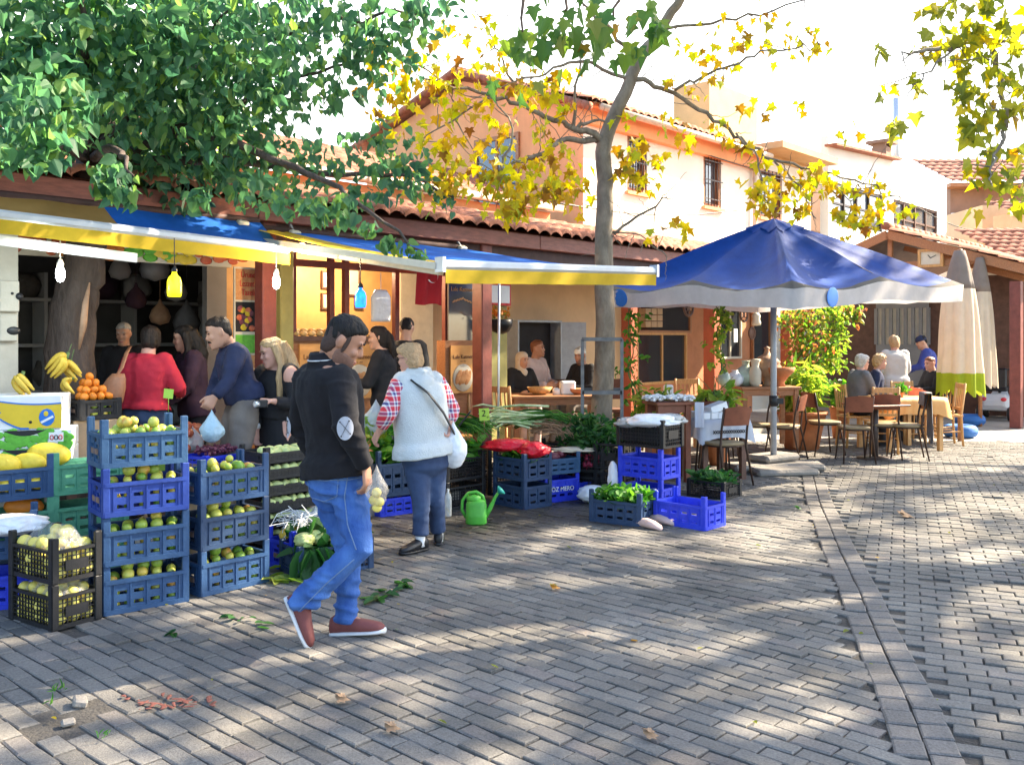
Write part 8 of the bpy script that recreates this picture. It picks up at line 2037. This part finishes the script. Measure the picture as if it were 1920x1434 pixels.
pts = [Jf['neck']-sr_*.09+bk*.09-Z*.03, Jf['neck']+sr_*.0+bk*.20-Z*.13, Jf['neck']+sr_*.12+bk*.215-Z*.28, Jf['hipR']+sr_*.12+bk*.12+Z*.22, Jf['hipR']+sr_*.15+bk*.06+Z*.06]
m2.tube(pts, .012, 6, sq=(1.6,.6)); st_ = m2.solo('shoulder_bag', M['shoe_black'], 'thin black shoulder strap with small pouch across the fleece vest', 'bag', pts[-1])
m2 = MB(); m2.ell(pts[-1]-Z*.02, (.03,.07,.08), 12, 8); m2.build('pouch', M['shoe_black'], st_)
c = W(850,842,7.14); blob('plastic_bag', c, .10, .075, .20, 'bag_white', 'white plastic carrier bag hanging from the fleece vest woman', 'bag', knot=1.15, seed=7, amp=.2); 
c = W(705,790,7.15); blob('plastic_bag', c, .10, .08, .16, 'clear_bag', 'clear plastic bag of lettuce beside the fleece vest woman', 'bag', knot=1.1, seed=11, amp=.2)
l3 = Leaves('oval')
for i in range(40): l3.put(c+Vector((rnd.gauss(0,.035), rnd.gauss(0,.03), rnd.uniform(-.14,.0))), .09, Vector((rnd.gauss(0,.5),rnd.gauss(0,.5),.8)), Vector((rnd.gauss(0,.6),-1,.2)))
m3 = MB(); m3.v = l3.v; m3.f = l3.f; m3.m = [0]*len(l3.f); m3.s = [False]*len(l3.f); m3.solo('lettuce', M['fern'], 'green lettuce inside the clear bag beside the fleece vest woman', 'vegetable', c)
# ---- blonde woman in black dress
Yb = 7.0; s_ = .97
J = dict(hipL=W(532,790,7.40), hipR=W(506,790,7.56), knL=W(528,900,7.34), knR=W(508,900,7.50), anL=W(526,1000,7.37), anR=W(510,1000,7.54), toL=W(500,1018,7.27), toR=W(484,1018,7.44),
  shL=W(545,697,7.36), shR=W(491,700,7.54), elL=W(553,760,7.30), wrL=W(512,752,7.16), elR=W(487,755,7.48), wrR=W(481,806,7.40), neck=W(520,688,7.46), head=W(511,661,7.42))
bw = person('blonde long haired woman in black dress holding a compact camera', J, (-.80,-.50,-.26), dict(s=s_, g=1.02, skin='skin_pink', hair='hair_blonde', hairst='long', top='black_cloth', topname='dress', sleeve=1.85, hem=.02, skirt=.45, bottom='black_cloth', shoe='shoe_black', neckline=0, vox=.011, bvox=.0085, amp=.008, hands={'L': dict(d=(-.9,-.2,.1), pn=(0,.2,-1), curl=.6)}), hup=(-.15,0,1))
T_, Jb, sr_, ax_, nk_, hc_ = q_T[bw.name]
m2 = MB(); sh = Jb['shL']; m2.ell(sh+Vector((.012,-.040,-.035)), (.062,.052,.085), 14, 10); m2.build('bare_shoulder', M['skin_pink'], bw)
m2 = MB(); w = Jb['wrR']; m2.tube([w+Z*.055, w+Z*.015], .033, 12); m2.build('cuff', M['sole'], bw)
c = W(490,757,7.10); q = thing('camera', 'small black compact camera in the blonde woman hand', 'camera', c)
m2 = MB(); m2.box(c, (.095,.05,.062), .5); m2.build('case', M['black_plastic'], q, bevel=.008); m2 = MB(); m2.lathe(c+Vector((-.02,-.02,0)), [(.024,0),(.024,.03),(.02,.034),(0,.03)], 14, axis=Vector((-.5,-.86,0))); m2.build('lens', M['alu'], q)
# ---- navy jumper man leaning over the stall
J = dict(hipL=W(462,752,7.30), hipR=W(450,752,7.52), knL=W(446,856,7.22), knR=W(432,856,7.45), anL=W(452,950,7.3), anR=W(440,950,7.5), toL=W(416,968,7.22), toR=W(404,968,7.42),
  shL=W(444,662,7.22), shR=W(426,664,7.58), elL=W(428,714,7.1), wrL=W(404,742,7.02), elR=W(408,715,7.5), wrR=W(392,752,7.25), neck=W(430,646,7.38), head=W(411,624,7.28))
nm_ = person('moustached man in navy jumper leaning over the grape stall', J, (-.88,-.34,-.30), dict(s=1.0, g=1.08, skin='skin', hair='hair_dark', top='navy_cloth', topname='jumper', bottom='khaki', beard='moustache', floor=.0, vox=.012, bvox=.009, hem=.06, bag=1.25, hands={'L': dict(d=(-.5,-.2,-.8), curl=.6)}), hup=(-.25,0,1))
c = W(397,806,7.0); blob('plastic_bag', c, .085, .075, .13, 'bag_blue', 'pale blue plastic bag held by the moustached man', 'bag', knot=1.25, seed=5, amp=.2); c = W(357,828,7.2); blob('plastic_bag', c, .1, .08, .13, 'clear_bag', 'whitish plastic bag hanging below the red apples', 'bag', knot=1.2, seed=15, amp=.2)
# ---- red jumper woman
J, s_ = stand((W(272,632,7.75).x, 7.75), (.12,1), 1.60, .1, .08, {'L': ((-.09,.0,-.27),(-.06,.2,-.40)), 'R': ((.12,.02,-.24),(.03,.24,-.30))})
rw = person('short haired woman in red jumper with a tan bag seen from behind', J, (-.25,.95,-.15), dict(s=s_, g=1.2, skin='skin_pink', hair='hair_dark', hairst='bob', top='red_knit', topname='jumper', bottom='denim_dark', floor=.1, vox=.013, hem=-.035, amp=.010))
c = W(208,740,7.42); q = thing('handbag', 'slouchy tan leather handbag on the red jumper woman shoulder', 'bag', c)
m2 = MB(); rg = []
for t, w, d in ((-.16,.03,.03),(-.13,.10,.05),(-.05,.115,.065),(.05,.10,.06),(.13,.075,.04),(.17,.05,.02)): rg.append([c+Vector((w*math.cos(a)+.35*t, d*math.sin(a), t)) for a in [2*math.pi*i/18 for i in range(18)]])
m2.loft(rg); m2.build('body', M['tan_leather'], q); m2 = MB(); m2.tube([c+Vector((.05,0,.16)), W(228,690,7.46), W(237,662,7.55), W(244,650,7.72)], .012, 6, sq=(1.8,.6)); m2.build('strap', M['tan_leather'], q)
# ---- dark figures in the shop
J, s_ = stand((W(366,632,8.4).x, 8.4), (-.7,-.5), 1.62, .1, .1, {'L': ((-.05,.08,-.27),(-.02,.3,-.42)), 'R': ((.05,.08,-.27),(.0,.3,-.42))})
person('woman in plum jacket with long dark hair in the shop shade', J, (-.8,-.3,-.2), dict(s=s_, g=1.15, skin='skin', hair='hair_black', hairst='long', top='plum_cloth', bottom='black_cloth', floor=.1, vox=.015))
J, s_ = stand((W(233,632,9.6).x, 9.6), (.2,-1), 1.66, .1, 0)
person('shop keeper facing out behind the red jumper woman', J, (.1,-1,-.2), dict(s=s_, g=1.1, skin='skin', hair='hair_grey', top='black_cloth', bottom='black_cloth', floor=.1, vox=.015))
J, s_ = stand((W(722,632,8.9).x-.0, 8.9), (-.9,.1), 1.62, .1, .05, {'L': ((-.04,.1,-.27),(0,.34,-.28)), 'R': ((.04,.1,-.27),(0,.32,-.3))})
person('dark haired woman in black jacket facing the kiosk counter', J, (-.95,.0,-.1), dict(s=s_, g=1.05, skin='skin', hair='hair_dark', hairst='tail', top='black_cloth', bottom='grey_cloth', floor=.1, vox=.014))
J, s_ = stand((W(757,632,9.75).x, 9.75), (.2,1), 1.72, .1, .1)
person('person in black jacket bent inside the kiosk seen from behind', J, (.0,1,-.6), dict(s=s_, g=1.25, skin='skin', hair='hair_black', top='black_cloth', bottom='black_cloth', floor=.1, vox=.016))
# ---- seated people on the porch
J, s_ = stand((W(972,632,12.95).x, 12.95), (.5,-1), 1.58, .1, .12, {'L': ((-.06,.1,-.26),(.06,.28,-.28)), 'R': ((.06,.1,-.26),(-.04,.28,-.3))}, sit=.45)
person('seated woman in a pale headscarf and dark coat on the porch', J, (.75,-.6,-.15), dict(s=s_, g=1.15, skin='skin', hairst=None, hair='hair_dark', scarf='par_cream', top='black_cloth', bottom='rose_cloth', floor=.1, vox=.016))
J, s_ = stand((W(1000,632,13.35).x, 13.35), (.8,-.6), 1.78, .1, .05, {'L': ((-.06,.06,-.28),(.04,.3,-.3)), 'R': ((.06,.06,-.28),(-.02,.3,-.3))}, sit=.5)
person('seated auburn haired person in a light shawl on the porch', J, (.9,-.3,.05), dict(s=s_, g=1.1, skin='skin_tan', hair='hair_auburn', top='rose_cloth', bottom='khaki', floor=.1, vox=.016))
J, s_ = stand((W(1099,632,13.3).x, 13.3), (-.7,-.6), 1.70, .1, .12, {'L': ((-.06,.1,-.26),(.06,.32,-.26)), 'R': ((.06,.1,-.26),(-.04,.32,-.26))}, sit=.45)
person('seated man in white knitted cap partly behind the plane trunk', J, (-.6,-.8,-.1), dict(s=s_, g=1.1, skin='skin_tan', hair='hair_grey', cap='paper_white', top='black_cloth', bottom='khaki', floor=.1, vox=.016, beard=True))
q = thing('bench', 'dark wooden bench under the seated people on the porch', 'bench', P(*uv(W(1035,632,13.3)), .1), rot=.15, local=True)
m2 = MB(); m2.box((0,.05,.46), (2.2,.4,.04)); m2.build('seat', M['wood_dark'], q)
for x in (-1,1): m2 = MB(); m2.box((x,.05,.22), (.06,.36,.44)); m2.build('leg', M['wood_dark'], q)
m2 = MB(); m2.box((0,.3,.75), (2.2,.03,.3)); m2.build('backrest', M['wood_dark'], q)
# ---- people at the right table
J, s_ = stand((W(1603,632,13.7).x, 13.7), (.9,.25), 1.66, 0, .14, {'L': ((-.03,.12,-.26),(.0,.36,-.26)), 'R': ((.03,.12,-.26),(.0,.38,-.27))}, sit=.46)
person('seated grey haired woman in dark top and sunglasses at the orange table', J, (.93,.2,-.1), dict(s=s_, g=1.12, skin='skin_pink', hair='hair_grey', hairst='bob', top='grey_cloth', bottom='black_cloth', vox=.015, glasses='dark'))
J, s_ = stand((W(1637,632,14.6).x, 14.6), (.8,-.3), 1.62, 0, .1, None, sit=.46)
person('seated curly fair haired woman behind the grey haired woman', J, (.9,-.2,-.1), dict(s=s_, g=1.05, skin='skin_pink', hair='hair_sandy', hairst='curly', top='navy_cloth', bottom='black_cloth', vox=.016))
J, s_ = stand((W(1679,632,15.0).x, 15.0), (.05,1), 1.63, 0, .04, {'L': ((-.045,.04,-.28),(-.0,.24,-.40)), 'R': ((.045,.04,-.28),(.0,.24,-.40))})
person('standing woman in a pale grey jumper seen from behind at the table', J, (.1,1,-.1), dict(s=s_, g=1.2, skin='skin_pink', hair='hair_sandy', hairst='bob', top='grey_knit', topname='jumper', bottom='grey_cloth', vox=.015, hem=.12))
J, s_ = stand((W(1757,632,14.9).x, 14.9), (-.9,-.2), 1.55, 0, .15, {'L': ((-.03,.12,-.26),(.0,.34,-.26)), 'R': ((.03,.12,-.26),(.0,.36,-.27))}, sit=.46)
person('seated auburn haired person in black beside the closed parasol', J, (-.9,-.2,-.15), dict(s=s_, g=1.1, skin='skin_pink', hair='hair_auburn', hairst='short', top='black_cloth', bottom='black_cloth', vox=.016))
J, s_ = stand((W(1752,632,16.2).x, 16.2), (-.8,.3), 1.66, 0, .25, {'L': ((-.06,.1,-.25),(.02,.32,-.3)), 'R': ((.06,.1,-.25),(.0,.32,-.35))})
person('person in blue jacket and dark cap standing behind the table', J, (-.8,.1,-.3), dict(s=s_, g=1.15, skin='skin', hair='hair_black', cap='navy_cloth', top='blue_jacket', bottom='navy_cloth', vox=.016))
# folded red magazine on the table
m2 = MB(); c = W(1722,738,13.6); m2.box(c, (.28,.02,.14), Matrix.Rotation(.3,3,'Y')); m2.solo('folded_cloth', M['red_apple'], 'folded red cloth lying at the back of the orange table', 'cloth', c-Z*.07)
